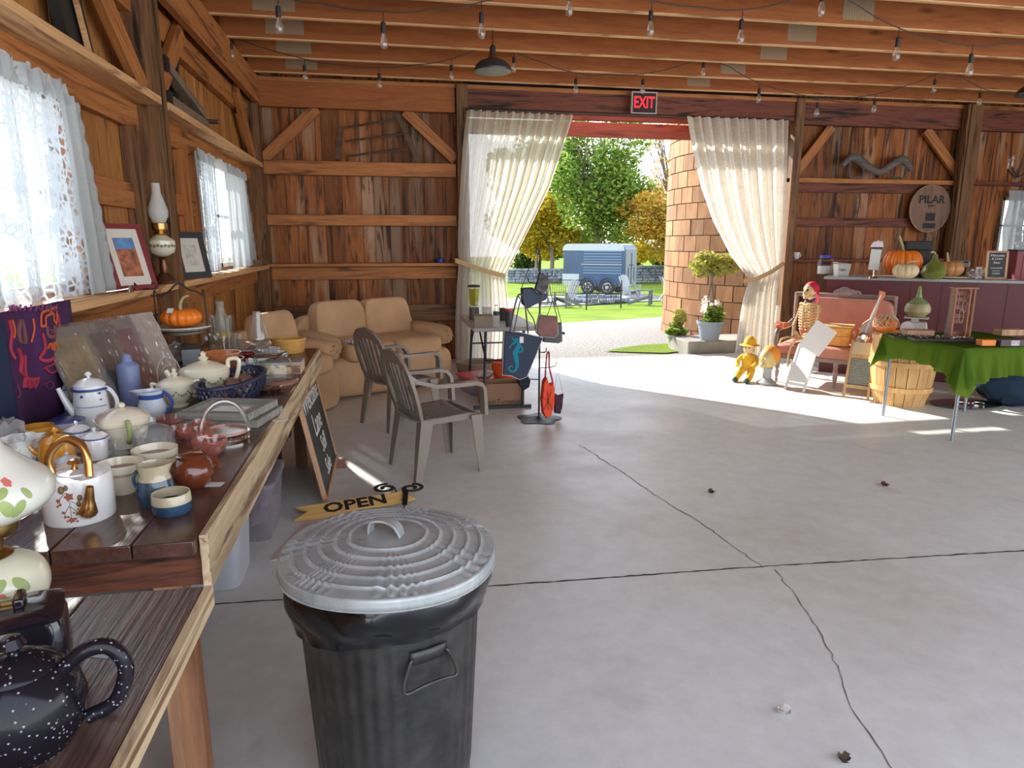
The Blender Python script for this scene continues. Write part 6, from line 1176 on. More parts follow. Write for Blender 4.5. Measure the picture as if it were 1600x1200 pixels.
# ---------------------------------------------------------------- folding table with blender, bag rack
BOARDP = plain('grey_table_plastic', (.42, .40, .36), .5); DKM = plain('dark_steel', (.035, .035, .037), .45, .6)
t = thing('folding_table', 'grey folding table with dark tube legs by the left curtain', 'table', (.77, 6.15, 0))
MB().b2((0, 0, .70), (.62, 1.15, .74)).build('tabletop', BOARDP, t, bevel=.012)
for y in (-.10, 1.02):
    for x in (.08, .44): m = MB(); m.tube([(x + .04, max(y, .05), .70), (x, y, .02)], .014, 8); m.build('leg', DKM, t)
    m = MB(); m.beam((-.02, y, .015), (.52, y, .015), .04, .028); m.build('foot_bar', DKM, t)
    m = MB(); m.tube([(.1, y, .45), (.1, y + (.45 if y < .5 else -.35), .69)], .009, 6); m.tube([(.1, y, .45), (.44, y, .45)], .009, 6); m.build('brace', DKM, t)
p, k = place(741, 499, .74); t = thing('blender', 'kitchen blender with a green yellow drink on the folding table', 'blender', p, .15)
MB().b2((-6 * k, -.05, 0), (6 * k, .06, 19 * k)).build('base', plain('blender_base', (.10, .085, .08), .35), t, bevel=.006); MB().lathe([(5 * k, 20 * k), (7 * k, 24 * k), (9.5 * k, 50 * k), (9 * k, 50 * k)], 4).build('jug', CLR_G, t); MB().lathe([(4.7 * k, 21 * k), (6.7 * k, 25 * k), (8.8 * k, 47 * k), (0, 47 * k)], 4).build('drink', plain('green_drink', (.38, .36, .02), .4), t); MB().lathe([(9.6 * k, 50 * k), (9.6 * k, 53 * k), (0, 54 * k)], 16).build('lid', BLKP, t)
p, k = place(751, 500, .74); t = MB().b2((-6 * k, -.03, 0), (6 * k, .03, 20 * k)).build('card_packet', plain('white_packet', (.55, .53, .50), .6, var=.5, vs=40), loc=(p.x + .06, p.y - .03, .74)); tag(t, 'small white printed packet right of the blender', 'packet')
p, k = place(756, 512, .74); tag(MB().b2((-15 * k, 0, 0), (14 * k, .20, 18 * k)).build('tan_box', plain('tan_card_box', (.27, .21, .15), .7), loc=p, rot=-.12, bevel=.003), 'flat tan cardboard box at the front of the folding table', 'box')
p, k = place(777, 512, .74); p.y += .04; t = thing('water_bottle', 'clear plastic water bottle with a dark label beside the tan box', 'bottle', p); R = 5.5 * k; MB().lathe([(R * .9, 0), (R, .01), (R * .93, .05), (R, .09), (R * .93, .12), (R, .15), (R * .4, .185), (R * .38, .195)], 20).build('body', thin_glass('bottle_plastic', (.93, .95, .96), .06, 1.5, .15), t); MB().lathe([(R * .42, .195), (R * .42, .207), (0, .207)], 14).build('cap', C_WHITE, t); MB().lathe([(R * 1.01, .11), (R * 1.01, .145)], 20).build('label', plain('dark_label', (.03, .05, .06), .5), t)
p, k = place(797, 511, .74); p.y += .06; t = thing('tumbler', 'dark grey tumbler with a red lid on the folding table', 'tumbler', p); R = 7 * k; MB().lathe([(R * .75, 0), (R, 24 * k)], 24).build('body', plain('grey_steel', (.10, .10, .11), .3, .6), t); MB().lathe([(R * 1.02, 24 * k), (R * 1.0, 27.5 * k), (0, 28 * k)], 24).build('lid', plain('red_lid', (.55, .01, .02), .4), t)
p, k = place(786, 500, .74); tag(MB().b2((-.03, -.05, 0), (.03, .05, .12)).build('black_case', BLKP, loc=p, bevel=.006), 'small black case between the water bottle and the tumbler', 'case')
# under the table
t = bin_('shallow_bin', 'clear shallow bin full of papers with a red lid under the folding table', (.93, 6.82, 0), .40, .46, .17, CLB, plain('red_plastic', (.62, .01, .035), .4), .3); MB().box((.02, -.05, .185), (.14, .26, .012), rz=-.7).build('papers', plain('grey_papers', (.42, .42, .38), .7, var=.5, vs=30), t)
wicker('laundry_basket', 'pale wicker basket behind the red lidded bin near the curtain', (.98, 7.45, 0), .24, .20, .20, plain('pale_wicker', (.36, .27, .19), .8), cat='basket')
ORP = plain('orange_bucket_plastic', (.85, .10, .01), .4)
t = thing('bucket', 'bright orange plastic bucket behind the cardboard box', 'bucket', (1.16, 6.62, 0)); MB().lathe([(.11, 0), (.115, .01), (.145, .32), (.155, .325), (.155, .345), (.14, .345), (.11, .02), (0, .02)], 32).build('body', ORP, t); m = MB(); m.tube([(.152 * math.cos(a), -.152 * math.sin(a) * .9 - .01, .31 - .16 * math.sin(a)) for a in [PI * i / 12 for i in range(13)]], .004, 5); m.build('bail', BLK, t)
CARD = plain('brown_cardboard', (.30, .165, .095), .8, var=.12); CARD2 = plain('inner_cardboard', (.38, .23, .14), .8)
t = thing('cardboard_box', 'open brown cardboard box printed Fresh Tomatoes under the folding table', 'box', (.83, 6.13, 0), -.04); m = MB(); w, d, h = .41, .26, .215
for a_, b_ in (((0, 0, .0), (w, .006, h)), ((0, d, 0), (w, d + .006, h)), ((0, .006, 0), (.006, d, h)), ((w - .006, .006, 0), (w, d, h)), ((0, 0, 0), (w, d, .006))): m.b2(a_, b_)
m.build('carton', CARD, t); MB().beam((0, 0, h), (-.0, -.05, h + .01), .0, .0) ; fl_ = MB(); fl_.add([(-.001, 0, h), (-.001, d, h), (-.05, d, h + .05), (-.05, 0, h + .05)], [(0, 1, 2, 3)]); fl_.build('flap', CARD2, t, solid=.004)
text_mesh('printed_lettering', 'FreshTomatoes', .062, BLKP, t, Matrix.Translation((w / 2, -.002, .045)) @ Matrix.Rotation(PI / 2, 4, 'X'), .0005)
for q_ in (.22, .30): pass
# bag rack
rb = PZ(842, 655); Yr = rb.y; t = thing('bag_rack', 'thin black metal stand with hooks carrying handbags', 'rack', rb); m = MB()
pt = PY(842, 400, Yr).z
m.lathe([(.17, 0), (.18, .008), (.05, .018), (.02, .03)], 40, fn=lambda a, z: 1 + .14 * math.cos(5 * a)); m.build('base', BLK, t)
m = MB(); m.tube([(0, 0, .02), (0, 0, pt)], .008, 8); m.build('pole', BLK, t)
T0 = PY(840, 388, Yr) - rb; m = MB(); m.tube([(0, 0, pt), (-.02, 0, T0.z + .0), (-.035, 0, T0.z - .02), (-.02, 0, T0.z - .05), (.0, 0, T0.z - .02)], .006, 6); m.build('top_hook', BLK, t)
def hook(px, py, yo=0):
    e = PY(px, py, Yr + yo) - rb; m = MB(); m.tube([(0, 0, e.z - .01), (e.x * .6, yo * .6, e.z - .012), (e.x, yo, e.z), (e.x * 1.05, yo, e.z + .03)], .0045, 6); m.build('hook', BLK, t); return rb + e
hook(812, 466, -.08); hook(855, 432, -.06); hook(869, 470, .05); hook(853, 549, -.05); hook(868, 571, .04); hook(822, 590, .05); hook(826, 440, .06); hook(862, 430, .10)
def bag_shape(name, lab, px_pts, Yp, th, mat, cat='bag', parts=(), edge=None):
    P = [PY(x, y, Yp) for x, y in px_pts]; c0 = sum(P, Vector()) / len(P); o = thing(name, lab, cat, c0)
    b = MB(); n = len(P); vs = []
    for s, q in ((-.5, .93), (-.28, 1.0), (.28, 1.0), (.5, .93)): vs += [Vector(((p.x - c0.x) * q, th * s, (p.z - c0.z) * q)) for p in P]
    fs = [tuple(range(n)), tuple(3 * n + i for i in range(n - 1, -1, -1))] + [(i * n + j, (i + 1) * n + j, (i + 1) * n + (j + 1) % n, i * n + (j + 1) % n) for i in range(3) for j in range(n)]
    b.add(vs, fs).build('body', mat, o, bevel=.004)
    if edge: e = MB(); e.tube([v + Vector((0, -.003, 0)) for v in vs[n:2 * n]], .0035, 5, closed=True); e.build('piping', edge, o)
    for (nm, mt, pts, r, yo) in parts:
        m = MB(); m.tube([PY(x, y, Yp + yo) - c0 for x, y in pts], r, 6, flat=.6); m.build(nm, mt, o)
    return o, c0
NAVC = plain('navy_canvas', (.035, .045, .075), .85); SEA = plain('teal_print', (.0, .20, .28), .8); GRST = plain('grey_strap_cloth', (.09, .09, .10), .8); PIPE = plain('pale_piping', (.5, .5, .5), .6)
Yt = Yr - .20
o, c0 = bag_shape('tote_bag', 'navy canvas tote bag with a teal seahorse hanging at the front of the rack', [(787, 516), (812, 519), (847, 527), (836, 555), (822, 588), (811, 592), (798, 586), (784, 585), (785, 560)], Yt, .09, NAVC, edge=PIPE, parts=(('handle', GRST, [(797, 518), (802, 490), (808, 465), (813, 460), (818, 466), (822, 490), (825, 521)], .011, -.05), ('handle', GRST, [(803, 517), (808, 492), (813, 470), (818, 468), (825, 485), (834, 500), (838, 520)], .008, .04)))
sh_px = [(800, 528), (803, 533), (807, 527), (811, 529), (813, 534), (814, 541), (816, 545), (812, 550), (810, 560), (809, 570), (808, 578), (803, 583), (798, 582), (795, 577), (797, 571), (801, 570), (803, 574), (801, 577), (799, 575), (799, 578), (803, 579), (805, 574), (804, 566), (800, 558), (801, 550), (804, 543), (803, 538), (798, 541), (793, 546), (797, 539), (801, 536), (799, 531)]
cx, cz = 803, 555
pts = [(PY(x, y, Yt - .047) - c0) for x, y in sh_px]; m = MB(); m.tube([pts_ for pts_ in [(PY(x, y, Yt - .047) - c0) for x, y in ((803, 530), (808, 531), (811, 537), (808, 545), (805, 552), (807, 562), (808, 572), (804, 580), (798, 580), (795, 575), (799, 572), (802, 575))]], [.006, .014, .017, .020, .022, .018, .013, .009, .007, .006, .005, .003], 8, flat=1); 
m.tube([(PY(x, y, Yt - .047) - c0) for x, y in ((806, 534), (800, 538), (795, 545))], [.012, .007, .004], 6); m.tube([(PY(x, y, Yt - .047) - c0) for x, y in ((810, 540), (816, 543), (815, 549), (810, 550))], [.006, .008, .008, .005], 6); m.tube([(PY(x, y, Yt - .047) - c0) for x, y in ((800, 526), (802, 532), (805, 531))], .005, 5)
m.v = [(x, -.047 + (y + .047) * .12, z) for x, y, z in m.v]; m.build('seahorse_print', SEA, o)
tg_ = PY(815, 531, Yt - .06) - c0; MB().box(tg_, (.032, .002, .05)).build('price_tag', PAPER, o)
o, c = bag_shape('cap', 'dark navy cloth cap hanging under the seahorse tote', [(809, 592), (816, 586), (824, 586), (828, 594), (826, 604), (818, 609), (811, 603)], Yr - .08, .08, plain('dark_navy_cloth', (.012, .012, .025), .9), 'cap')
o, c = bag_shape('shoulder_bag', 'slouchy navy shoulder bag near the top of the rack', [(814, 450), (832, 449), (838, 457), (856, 459), (852, 468), (838, 474), (823, 482), (815, 474)], Yr - .05, .09, plain('navy_leather', (.03, .045, .085), .6), parts=(('strap', GRST, [(815, 450), (824, 425), (836, 400), (839, 392), (841, 420), (855, 460)], .006, 0),))
o, c = bag_shape('patterned_bag', 'small black and grey patterned pouch at the top of the rack', [(843, 425), (856, 432), (856, 450), (846, 461), (835, 452)], Yr - .13, .05, plain('black_grey_pattern', (.07, .07, .075), .7, var=.9, vs=30), parts=(('strap', GRST, [(843, 425), (840, 405), (838, 390)], .004, 0),))
o, c = bag_shape('satchel', 'brown leather satchel with a flap and long strap on the rack', [(842, 491), (870, 494), (871, 522), (866, 527), (843, 525), (837, 520), (838, 508)], Yr - .15, .06, plain('brown_leather', (.17, .055, .04), .45, var=.25, vs=14), edge=PIPE, parts=(('strap', plain('brown_strap', (.16, .08, .06), .6), [(842, 492), (848, 460), (855, 434), (861, 460), (870, 494)], .006, 0), ('flap', plain('brown_leather_flap', (.22, .075, .055), .45), [(843, 498), (856, 500), (870, 500)], .012, -.028)))
o, c = bag_shape('grey_purse', 'grey fabric purse with a dark tab hanging behind the brown satchel', [(848, 504), (877, 504), (878, 533), (872, 536), (848, 534)], Yr + .06, .06, plain('grey_fabric', (.11, .11, .12), .8), parts=(('strap', BLKP, [(850, 505), (860, 480), (865, 465), (872, 485), (877, 505)], .005, 0), ('tab', BLKP, [(876, 520), (882, 521)], .018, 0)))
o, c = bag_shape('red_bag', 'orange red sling bag with a long strap at the bottom of the rack', [(848, 595), (853, 588), (857, 600), (864, 598), (865, 610), (865, 630), (860, 648), (853, 653), (847, 645), (845, 625)], Yr - .12, .10, plain('orange_red_cloth', (.78, .07, .02), .8, var=.15, vs=20), parts=(('strap', plain('crimson_strap', (.35, .03, .045), .8), [(852, 590), (853, 570), (855, 552), (858, 552), (858, 572), (862, 590), (864, 600)], .012, -.02), ('stitching', BLKP, [(850, 640), (857, 625), (862, 610)], .003, -.055), ('stitching', BLKP, [(849, 622), (857, 626), (863, 640)], .003, -.055), ('stitching', BLKP, [(856, 612), (857, 640)], .003, -.055)))
o, c = bag_shape('embroidered_pouch', 'black pouch with pink embroidery hanging beside the red sling bag', [(866, 614), (872, 618), (880, 615), (878, 635), (875, 646), (866, 645)], Yr + .0, .05, plain('black_pink_embroidery', (.05, .015, .03), .8, var=.9, vs=45), parts=(('string', GRST, [(866, 616), (869, 590), (870, 575), (874, 592), (880, 616)], .002, 0),))

# ---------------------------------------------------------------- right side: counter
CRED = plain('maroon_counter_paint', (.095, .009, .014), .45, var=.15, vs=2); CTOP = plain('grey_counter_top', (.33, .35, .34), .4)
ZC = 1.12; PA = Vector((4.98, 7.18, 0)); PB = Vector((6.20, 6.12, 0)); cd = (PB - PA).normalized(); cang = math.atan2(cd.y, cd.x)
t = thing('counter', 'maroon painted bar counter with a thin grey top on the right', 'counter', PA, cang)
MB().b2((.03, .03, 0), (3.2, .60, ZC - .03)).build('body', CRED, t); MB().b2((0, 0, ZC - .03), (3.3, .66, ZC)).build('top', CTOP, t, bevel=.004)
g_ = MB(); [g_.b2((x, .024, .02), (x + .004, .031, ZC - .05)) for x in [.3 + .29 * i for i in range(10)]]; g_.build('board_grooves', plain('groove_dark', (.05, .008, .012), .6), t)
def onc(px, py, back=0):      # a spot on the counter top
    return PZ(px, py, ZC)
def cl(px, py): p = PZ(px, py, ZC); return p, hit(p, 1)
p, k = cl(1409, 434); p2 = p + Vector((.12, .16, 0)); pumpkin('pumpkin', 'big orange pumpkin with a long pale stem on the counter', p2, 28.5 * k, 47 * k, PUMP, 16, stem=[(0, 0, .25), (-.01, 0, .32), (-.05, 0, .40), (-.075, 0, .46)])
CRMP = plain('cream_pumpkin_skin', (.62, .50, .30), .5, var=.1, vs=3); p, k = cl(1423, 437); pumpkin('pumpkin', 'small cream pumpkin in front of the big orange one', p + Vector((-.03, .05, 0)), 19 * k, 27 * k, CRMP, 12, stem=[(0, 0, .14), (.01, -.01, .18), (.09, -.02, .19), (.12, -.02, .18)])
ORP2 = plain('dull_orange_pumpkin_skin', (.46, .21, .07), .5, var=.15); p, k = cl(1480, 436); pumpkin('pumpkin', 'dull orange pumpkin behind the green gourd on the counter', p + Vector((.10, .12, 0)), 23 * k, 30 * k, ORP2, 12, stem=[(0, 0, .15), (-.02, 0, .24), (-.03, 0, .28)])
GOUR = plain('green_gourd_skin', (.14, .17, .03), .4, var=.35, vs=6); p, k = cl(1463, 437); t = thing('gourd', 'dark green squat gourd with a curled neck on the counter', 'gourd', p + Vector((0, .05, 0))); R = 18 * k; MB().lathe([(0, 0), (R * .7, .01), (R, .07), (R * .85, .13), (R * .4, .18), (R * .22, .22), (R * .18, .26), (0, .265)], 24).build('skin', GOUR, t); m = MB(); m.tube([(0, 0, .25), (-.02, 0, .285), (-.06, 0, .28)], .009, 6); m.build('stem', STEM, t)
p, k = cl(1311, 430); t = thing('storage_jar', 'large clear glass jar with a blue lid at the counter end', 'jar', p + Vector((-.02, .24, 0))); MB().lathe([(.095, 0), (.10, .02), (.10, .14), (.075, .19), (.07, .20)], 28).build('glass', CLR_G, t); MB().lathe([(.075, .20), (.078, .23), (0, .232)], 28).build('lid', plain('blue_jar_lid', (.04, .07, .42), .4), t); MB().lathe([(.09, .01), (.09, .10), (0, .11)], 24).build('contents', plain('white_jar_contents', (.5, .5, .5), .7), t)
p, k = cl(1318, 432); t = thing('takeout_box', 'white paper box with folded flaps in front of the glass jar', 'box', p + Vector((.02, .03, 0)), -.2); MB().box((0, .06, .07), (.15, .13, .14), taper=.82).build('body', plain('white_card', (.60, .59, .56), .7), t); MB().box((.0, .06, .146), (.155, .13, .008), ry=.12).build('flap', plain('white_card_flap', (.55, .54, .51), .7), t); text_mesh('mark', 'TIPS', .04, BLKP, t, Matrix.Translation((-.02, -.010, .07)) @ Matrix.Rotation(PI / 2, 4, 'X'), .0005)
p, k = cl(1368, 435); t = thing('menu_holder', 'white menu card on a short stand topped by a small cut-out on the counter', 'menu holder', p + Vector((0, .04, 0)), -.35); MB().lathe([(.05, 0), (.045, .01), (.008, .02), (.008, .09), (0, .09)], 20).build('stand', SILV, t); MB().box((.0, 0, .20), (.105, .006, .22), ry=.05).build('card', plain('pale_green_card', (.50, .54, .50), .6), t); MB().box((.01, 0, .325), (.10, .012, .02)).build('clip', BLKP, t)
MB().prism([(-.06, .335), (.07, .335), (.065, .37), (.055, .40), (.03, .39), (.015, .41), (-.01, .39), (-.03, .395), (-.045, .37)], .012).build('cut_out', plain('pink_white_cutout', (.62, .54, .56), .6), t)
p, k = cl(1522, 432); t = thing('card_reader', 'pale card reader on a black stand behind the chalk menu', 'card reader', p + Vector((.03, .25, 0)), -.6); MB().b2((-.06, -.05, 0), (.06, .05, .10)).build('stand', BLKP, t); MB().box((0, -.01, .135), (.19, .07, .075), rx=.3).build('head', plain('beige_reader', (.40, .37, .30), .5), t, bevel=.02); MB().box((.05, -.048, .155), (.05, .004, .018), rx=.3).build('slot', BLKP, t)
p, k = cl(1532, 436); tag(crumple(MB(), (0, 0, .05), (.09, .06, .065), 5).build('plastic_bundle', PLAS, loc=p + Vector((0, .04, 0)), ang=10), 'crumpled clear plastic bundle left of the chalk menu', 'plastic')
p, k = cl(1560, 437); t = thing('chalk_menu', 'small wooden framed chalkboard menu standing on the counter', 'chalkboard', p + Vector((.02, .06, 0)), (-.12, 0, -.5)); m = MB(); w, h = .20, .30
for a_, b_ in (((-w / 2, -.01, 0), (w / 2, .01, .022)), ((-w / 2, -.01, h - .022), (w / 2, .01, h)), ((-w / 2, -.01, .022), (-w / 2 + .022, .01, h - .022)), ((w / 2 - .022, -.01, .022), (w / 2, .01, h - .022))): m.b2(a_, b_)
m.build('frame', W_PINE, t); MB().b2((-w / 2 + .02, -.004, .02), (w / 2 - .02, .006, h - .02)).build('slate', CHALK, t)
for s, z, sz in (('Mimosas', .25, .036), ('& Cider', .215, .032), ('Beer', .175, .032), ('Lemonade', .12, .026), ('ask here', .09, .02), ('CASH', .06, .028)): text_mesh('chalk_writing', s, sz, CHW, t, Matrix.Translation((0, -.0052, z)) @ Matrix.Rotation(PI / 2, 4, 'X'), .0004)
p, k = cl(1597, 437); t = thing('red_crate', 'dark red wooden box cut off at the right edge of the counter', 'box', p + Vector((.12, .10, 0)), -.4); [MB().b2((x, -.10, 0), (x + .055, .10, .29)).build('slat', plain('red_slat%d' % i, (.20 + .03 * i, .025, .03), .5), t) for i, x in enumerate((-.13, -.07, -.01, .05))]
MB().b2((-.14, -.11, .29), (.12, .11, .31)).build('lid', BLKP, t)
p, k = cl(1462, 436); t = thing('coffee_machine', 'black coffee machine half hidden behind the pumpkins on the counter', 'coffee machine', p + Vector((.12, .46, 0)), -.6); MB().b2((-.15, -.05, 0), (.15, .12, .40)).build('body', BLKP, t, bevel=.015); MB().b2((-.12, -.12, .30), (.12, -.05, .40)).build('brew_head', BLKP, t, bevel=.01)
p, k = cl(1405, 437); tag(MB().b2((-.25, -.02, 0), (.0, .12, .006)).build('papers', plain('blue_grey_papers', (.25, .30, .36), .6), loc=PZ(1358, 434, ZC) + Vector((.02, .12, 0)), rot=-.6), 'flat blue grey papers on the counter beside the menu stand', 'paper')
# wall ledge bottle and cup
p = PY(1226, 412, 8.76); t = thing('spray_bottle', 'teal bottle with a yellow cap on the ledge behind the curtain edge', 'bottle', (p.x, 8.76, 1.2805)); MB().lathe([(.04, 0), (.042, .10), (.03, .14), (.02, .15)], 20).build('body', plain('teal_bottle', (.01, .16, .24), .3), t); MB().lathe([(.025, .15), (.025, .21), (0, .212)], 16).build('cap', plain('yellow_cap', (.65, .33, .02), .4), t)
p = PY(1243, 412, 8.76); t = thing('ledge_mug', 'small white mug on the right wall ledge', 'mug', (p.x, 8.76, 1.2805)); MB().lathe([(.035, 0), (.05, .09), (.046, .09), (.03, .01), (0, .01)], 20).build('body', C_WHITE, t); m = MB(); loop_handle(m, .045, .02, .075, .025, .006, 1); m.build('handle', C_WHITE, t)
# ---------------------------------------------------------------- card table with green cloth
def cloth_green():
    return cloth('green_velvet', (.075, .15, .022), .45, col2=(.30, .44, .05))
GRN = cloth_green(); ZT = .725; tx0, ty0, tw, td = 4.25, 4.36, .92, .86
t = thing('card_table', 'small folding table with thin grey steel legs under the green cloth', 'table', (tx0, ty0, 0)); MB().b2((0, 0, ZT - .03), (tw, td, ZT - .004)).build('tabletop', BOARDP, t)
for x, y in ((.02, .02), (.05, td - .05), (tw - .04, td - .05), (tw - .02, .02)): m = MB(); m.tube([(x, y, ZT - .03), (x - .012, y - .005, 0)], .013, 8); m.build('leg', plain('zinc_leg', (.30, .33, .36), .35, .7), t)
t = thing('green_tablecloth', 'green velvet cloth draped over the right hand folding table', 'tablecloth', (tx0, ty0, 0)); m = MB()
m.grid(lambda u, v: (-.004 + (tw + .008) * u, -.004 + (td + .008) * v, ZT + .001 + .0015 * math.sin(9 * u + 7 * v)), 16, 16); m.build('flat_top', GRN, t, ang=180)
def skirt(P0, P1, nrm, drops, nf, ph, nm='hanging_side'):
    P0 = Vector(P0); P1 = Vector(P1); nrm = Vector(nrm)
    def fn(u, v):
        q = u * (len(drops) - 1); i = min(int(q), len(drops) - 2); d = drops[i] + (drops[i + 1] - drops[i]) * (q - i); p = P0.lerp(P1, u); return p + nrm * (.008 + v * (.03 + .028 * math.sin(nf * 2 * PI * u + ph) + .012 * math.sin(nf * 4.7 * PI * u))) - Vector((0, 0, d * v))
    return MB().grid(fn, 90, 22).build(nm, GRN, t, ang=180)
skirt((-.004, -.004, ZT), (tw + .004, -.004, ZT), (0, -1, 0), [.30, .26, .22, .215, .22, .23, .22], 6, 1); skirt((-.004, td + .004, ZT), (-.004, -.004, ZT), (-1, 0, 0), [.24, .20, .17, .17, .18, .21, .30], 5, 2); skirt((tw, td + .004, ZT), (0, td + .004, ZT), (0, 1, 0), [.2, .2, .25], 4, 0)
# hanging corner points
cm = MB(); cm.add([(-.004, -.004, ZT), (-.06, .08, ZT - .25), (-.07, -.04, ZT - .34), (.02, -.07, ZT - .37), (.10, -.05, ZT - .29)], [(0, 1, 2), (0, 2, 3), (0, 3, 4)]); cm.build('corner_point', GRN, t, sub=0)
cm = MB(); cm.add([(-.004, td + .004, ZT), (-.03, td - .10, ZT - .17), (-.10, td + .01, ZT - .30), (-.02, td + .06, ZT - .2)], [(0, 1, 2), (0, 2, 3)]); cm.build('corner_point', GRN, t)
Zt = ZT + .004
JEW = plain('tangled_silver_jewellery', (.50, .48, .44), .3, .9)
p = PZ(1478, 532, Zt); t = thing('jewellery_tray', 'black velvet tray heaped with silver jewellery on the green cloth', 'tray', p, -.35); MB().b2((-.26, -.07, 0), (.22, .10, .018)).build('tray', BLKP, t)
q = random.Random(6); m = MB()
for i in range(46):
    x, y = q.uniform(-.22, .19), q.uniform(-.05, .08); r = q.uniform(.006, .018); m.tube([(x + r * math.cos(a), y + r * math.sin(a), .022 + q.uniform(0, .014)) for a in [2 * PI * j / 7 for j in range(7)]], .0022, 4, closed=True)
o = m.build('jewellery', JEW, t); o['kind'] = 'stuff'
t = thing('flat_tray', 'thin dark tray of small trinkets left of the jewellery on the green cloth', 'tray', PZ(1440, 529, Zt) + Vector((-.06, .10, 0)), -.3); MB().b2((-.12, -.06, 0), (.10, .06, .012)).build('tray', BLKP, t); m = MB(); [m.ell((q.uniform(-.1, .08), q.uniform(-.05, .05), .017), (.006, .006, .005), 6, 4) for _ in range(20)]; m.build('trinkets', JEW, t, kind='stuff')
p = PZ(1542, 540, Zt); tag(MB().b2((-.055, -.02, 0), (.055, .05, .045)).build('orange_tin', plain('orange_tin_paint', (.78, .22, .02), .4), loc=p, rot=-.15, bevel=.003), 'small orange box beside the jewellery tray', 'box')
p = PZ(1572, 541, Zt); t = thing('dark_gift_box', 'dark brown box with a pale printed label at the right of the orange box', 'box', p + Vector((.04, .0, 0)), -.1); MB().b2((-.09, -.01, 0), (.16, .07, .05)).build('body', plain('dark_brown_box', (.06, .03, .03), .5), t); MB().b2((-.01, -.0125, .005), (.06, -.0105, .045)).build('label', plain('lilac_label', (.42, .38, .42), .6, var=.4, vs=60), t)
p = PZ(1590, 527, Zt); tag(MB().b2((-.05, 0, 0), (.18, .10, .05)).build('wood_box', W_PINE, loc=p + Vector((.0, .10, 0)), rot=-.1), 'pale wooden box behind the dark gift box on the green cloth', 'box')
p = PZ(1560, 527, Zt); t = thing('jewellery_rack', 'tall slatted wooden jewellery rack with hanging necklaces on the green cloth', 'rack', (tx0 + .46, ty0 + .56, Zt), -.32); WR = wood('reddish_rack_wood', (.20, .075, .04), (.36, .16, .09), 'Z', knots=0, dens=10); w, h = .155, .40
for x in (-w / 2, w / 2 - .014): MB().b2((x, -.045, 0), (x + .014, .045, h)).build('side', WR, t)
for z in (.02, .12, .165, .235, .30, .355): MB().b2((-w / 2 + .014, .03, z - .012), (w / 2 - .014, .04, z + .022)).build('slat', WR, t)
MB().b2((-w / 2 - .012, -.055, h), (w / 2 + .012, .055, h + .012)).build('top', WR, t); MB().b2((-w / 2, -.05, 0), (w / 2, .05, .012)).build('base', WR, t); m = MB(); m.b2((w / 2 - .045, -.045, .012), (w / 2 - .035, -.035, h)); m.build('front_strip', WR, t)
for i, (x, z, l_, c) in enumerate(((.035, .30, .10, (.6, .5, .4)), (.04, .37, .05, (.55, .15, .12)), (-.03, .36, .12, (.35, .28, .18)), (.02, .23, .12, (.62, .58, .5)))):
    m = MB(); m.tube([(x + .018 * math.cos(a), .025, z - l_ / 2 + l_ / 2 * math.sin(a)) for a in [2 * PI * j / 14 for j in range(14)]], .0022, 5, closed=True); m.build('necklace', plain('beads%d' % i, c, .4), t)
m = MB(); [m.ell((-w / 2 - .012 - .025 * (1 - j / 22), -.02, .02 + .016 * j), (.006, .006, .006), 6, 5) for j in range(22)]; m.build('bead_string', plain('green_grey_beads', (.12, .22, .19), .3), t)
# ---------------------------------------------------------------- bushel barrel and what stands on it
BASK = wood('bushel_wood', (.50, .27, .10), (.72, .44, .19), 'Z', knots=0, dens=9, var=.12, rough=.5)
bp = PZ(1410, 634); bp = Vector((4.80, 5.60, 0)); t = thing('bushel_barrel', 'tall honey coloured slatted bushel barrel behind the green cloth table', 'barrel', bp); m = MB(); HB = .66
for i in range(18):
    a0_ = 2 * PI * i / 18 + .012; a1_ = 2 * PI * (i + 1) / 18 - .012; rows = []
    for z, r in ((0, .215), (.12, .25), (.3, .275), (.48, .283), (HB, .272)):
        rows.append([((r + dr) * math.cos(a), (r + dr) * math.sin(a), z) for dr in (0, -.008) for a in ((a0_, a1_) if dr == 0 else (a1_, a0_))])
    vs = [v for r in rows for v in r]; fs = [(j * 4 + k_, j * 4 + (k_ + 1) % 4, (j + 1) * 4 + (k_ + 1) % 4, (j + 1) * 4 + k_) for j in range(4) for k_ in range(4)] + [(3, 2, 1, 0), (16, 17, 18, 19)]; m.add(vs, fs)
m.build('staves', BASK, t, ang=60)
for z, r in ((.16, .262), (.40, .284), (.635, .278)): MB().lathe([(r, z - .022), (r + .008, z - .022), (r + .008, z + .022), (r, z + .022)], 48).build('hoop', BASK, t)
MB().lathe([(.27, HB), (.27, HB + .008), (0, HB + .008)], 40).build('top_board', BASK, t)
ZB = HB + .0085
SC_ = plain('cream_enamel', (.55, .53, .46), .4); p = Vector((4.83, 5.58, ZB)); t = thing('kitchen_scale', 'cream kitchen scale with a round dial on the bushel barrel', 'scale', p, -.75)
MB().box((.03, .02, .055), (.17, .13, .11), taper=1.25).build('body', SC_, t, bevel=.01); MB().lathe([(.055, 0), (.055, .012), (0, .014)], 28).build('dial', plain('white_dial', (.72, .72, .70), .3), t, loc=(-.035, -.055, .06), rot=(PI / 2, 0, -.0)); MB().b2((-.01, -.0, .11), (.05, .04, .14)).build('neck', SC_, t); MB().box((.03, .02, .147), (.20, .15, .012)).build('pan', SC_, t, bevel=.004)
GB = plain('tan_green_gourd', (.36, .31, .15), .5, var=.3, vs=5); GBG = plain('green_gourd_neck', (.20, .26, .10), .5, var=.3, vs=12)
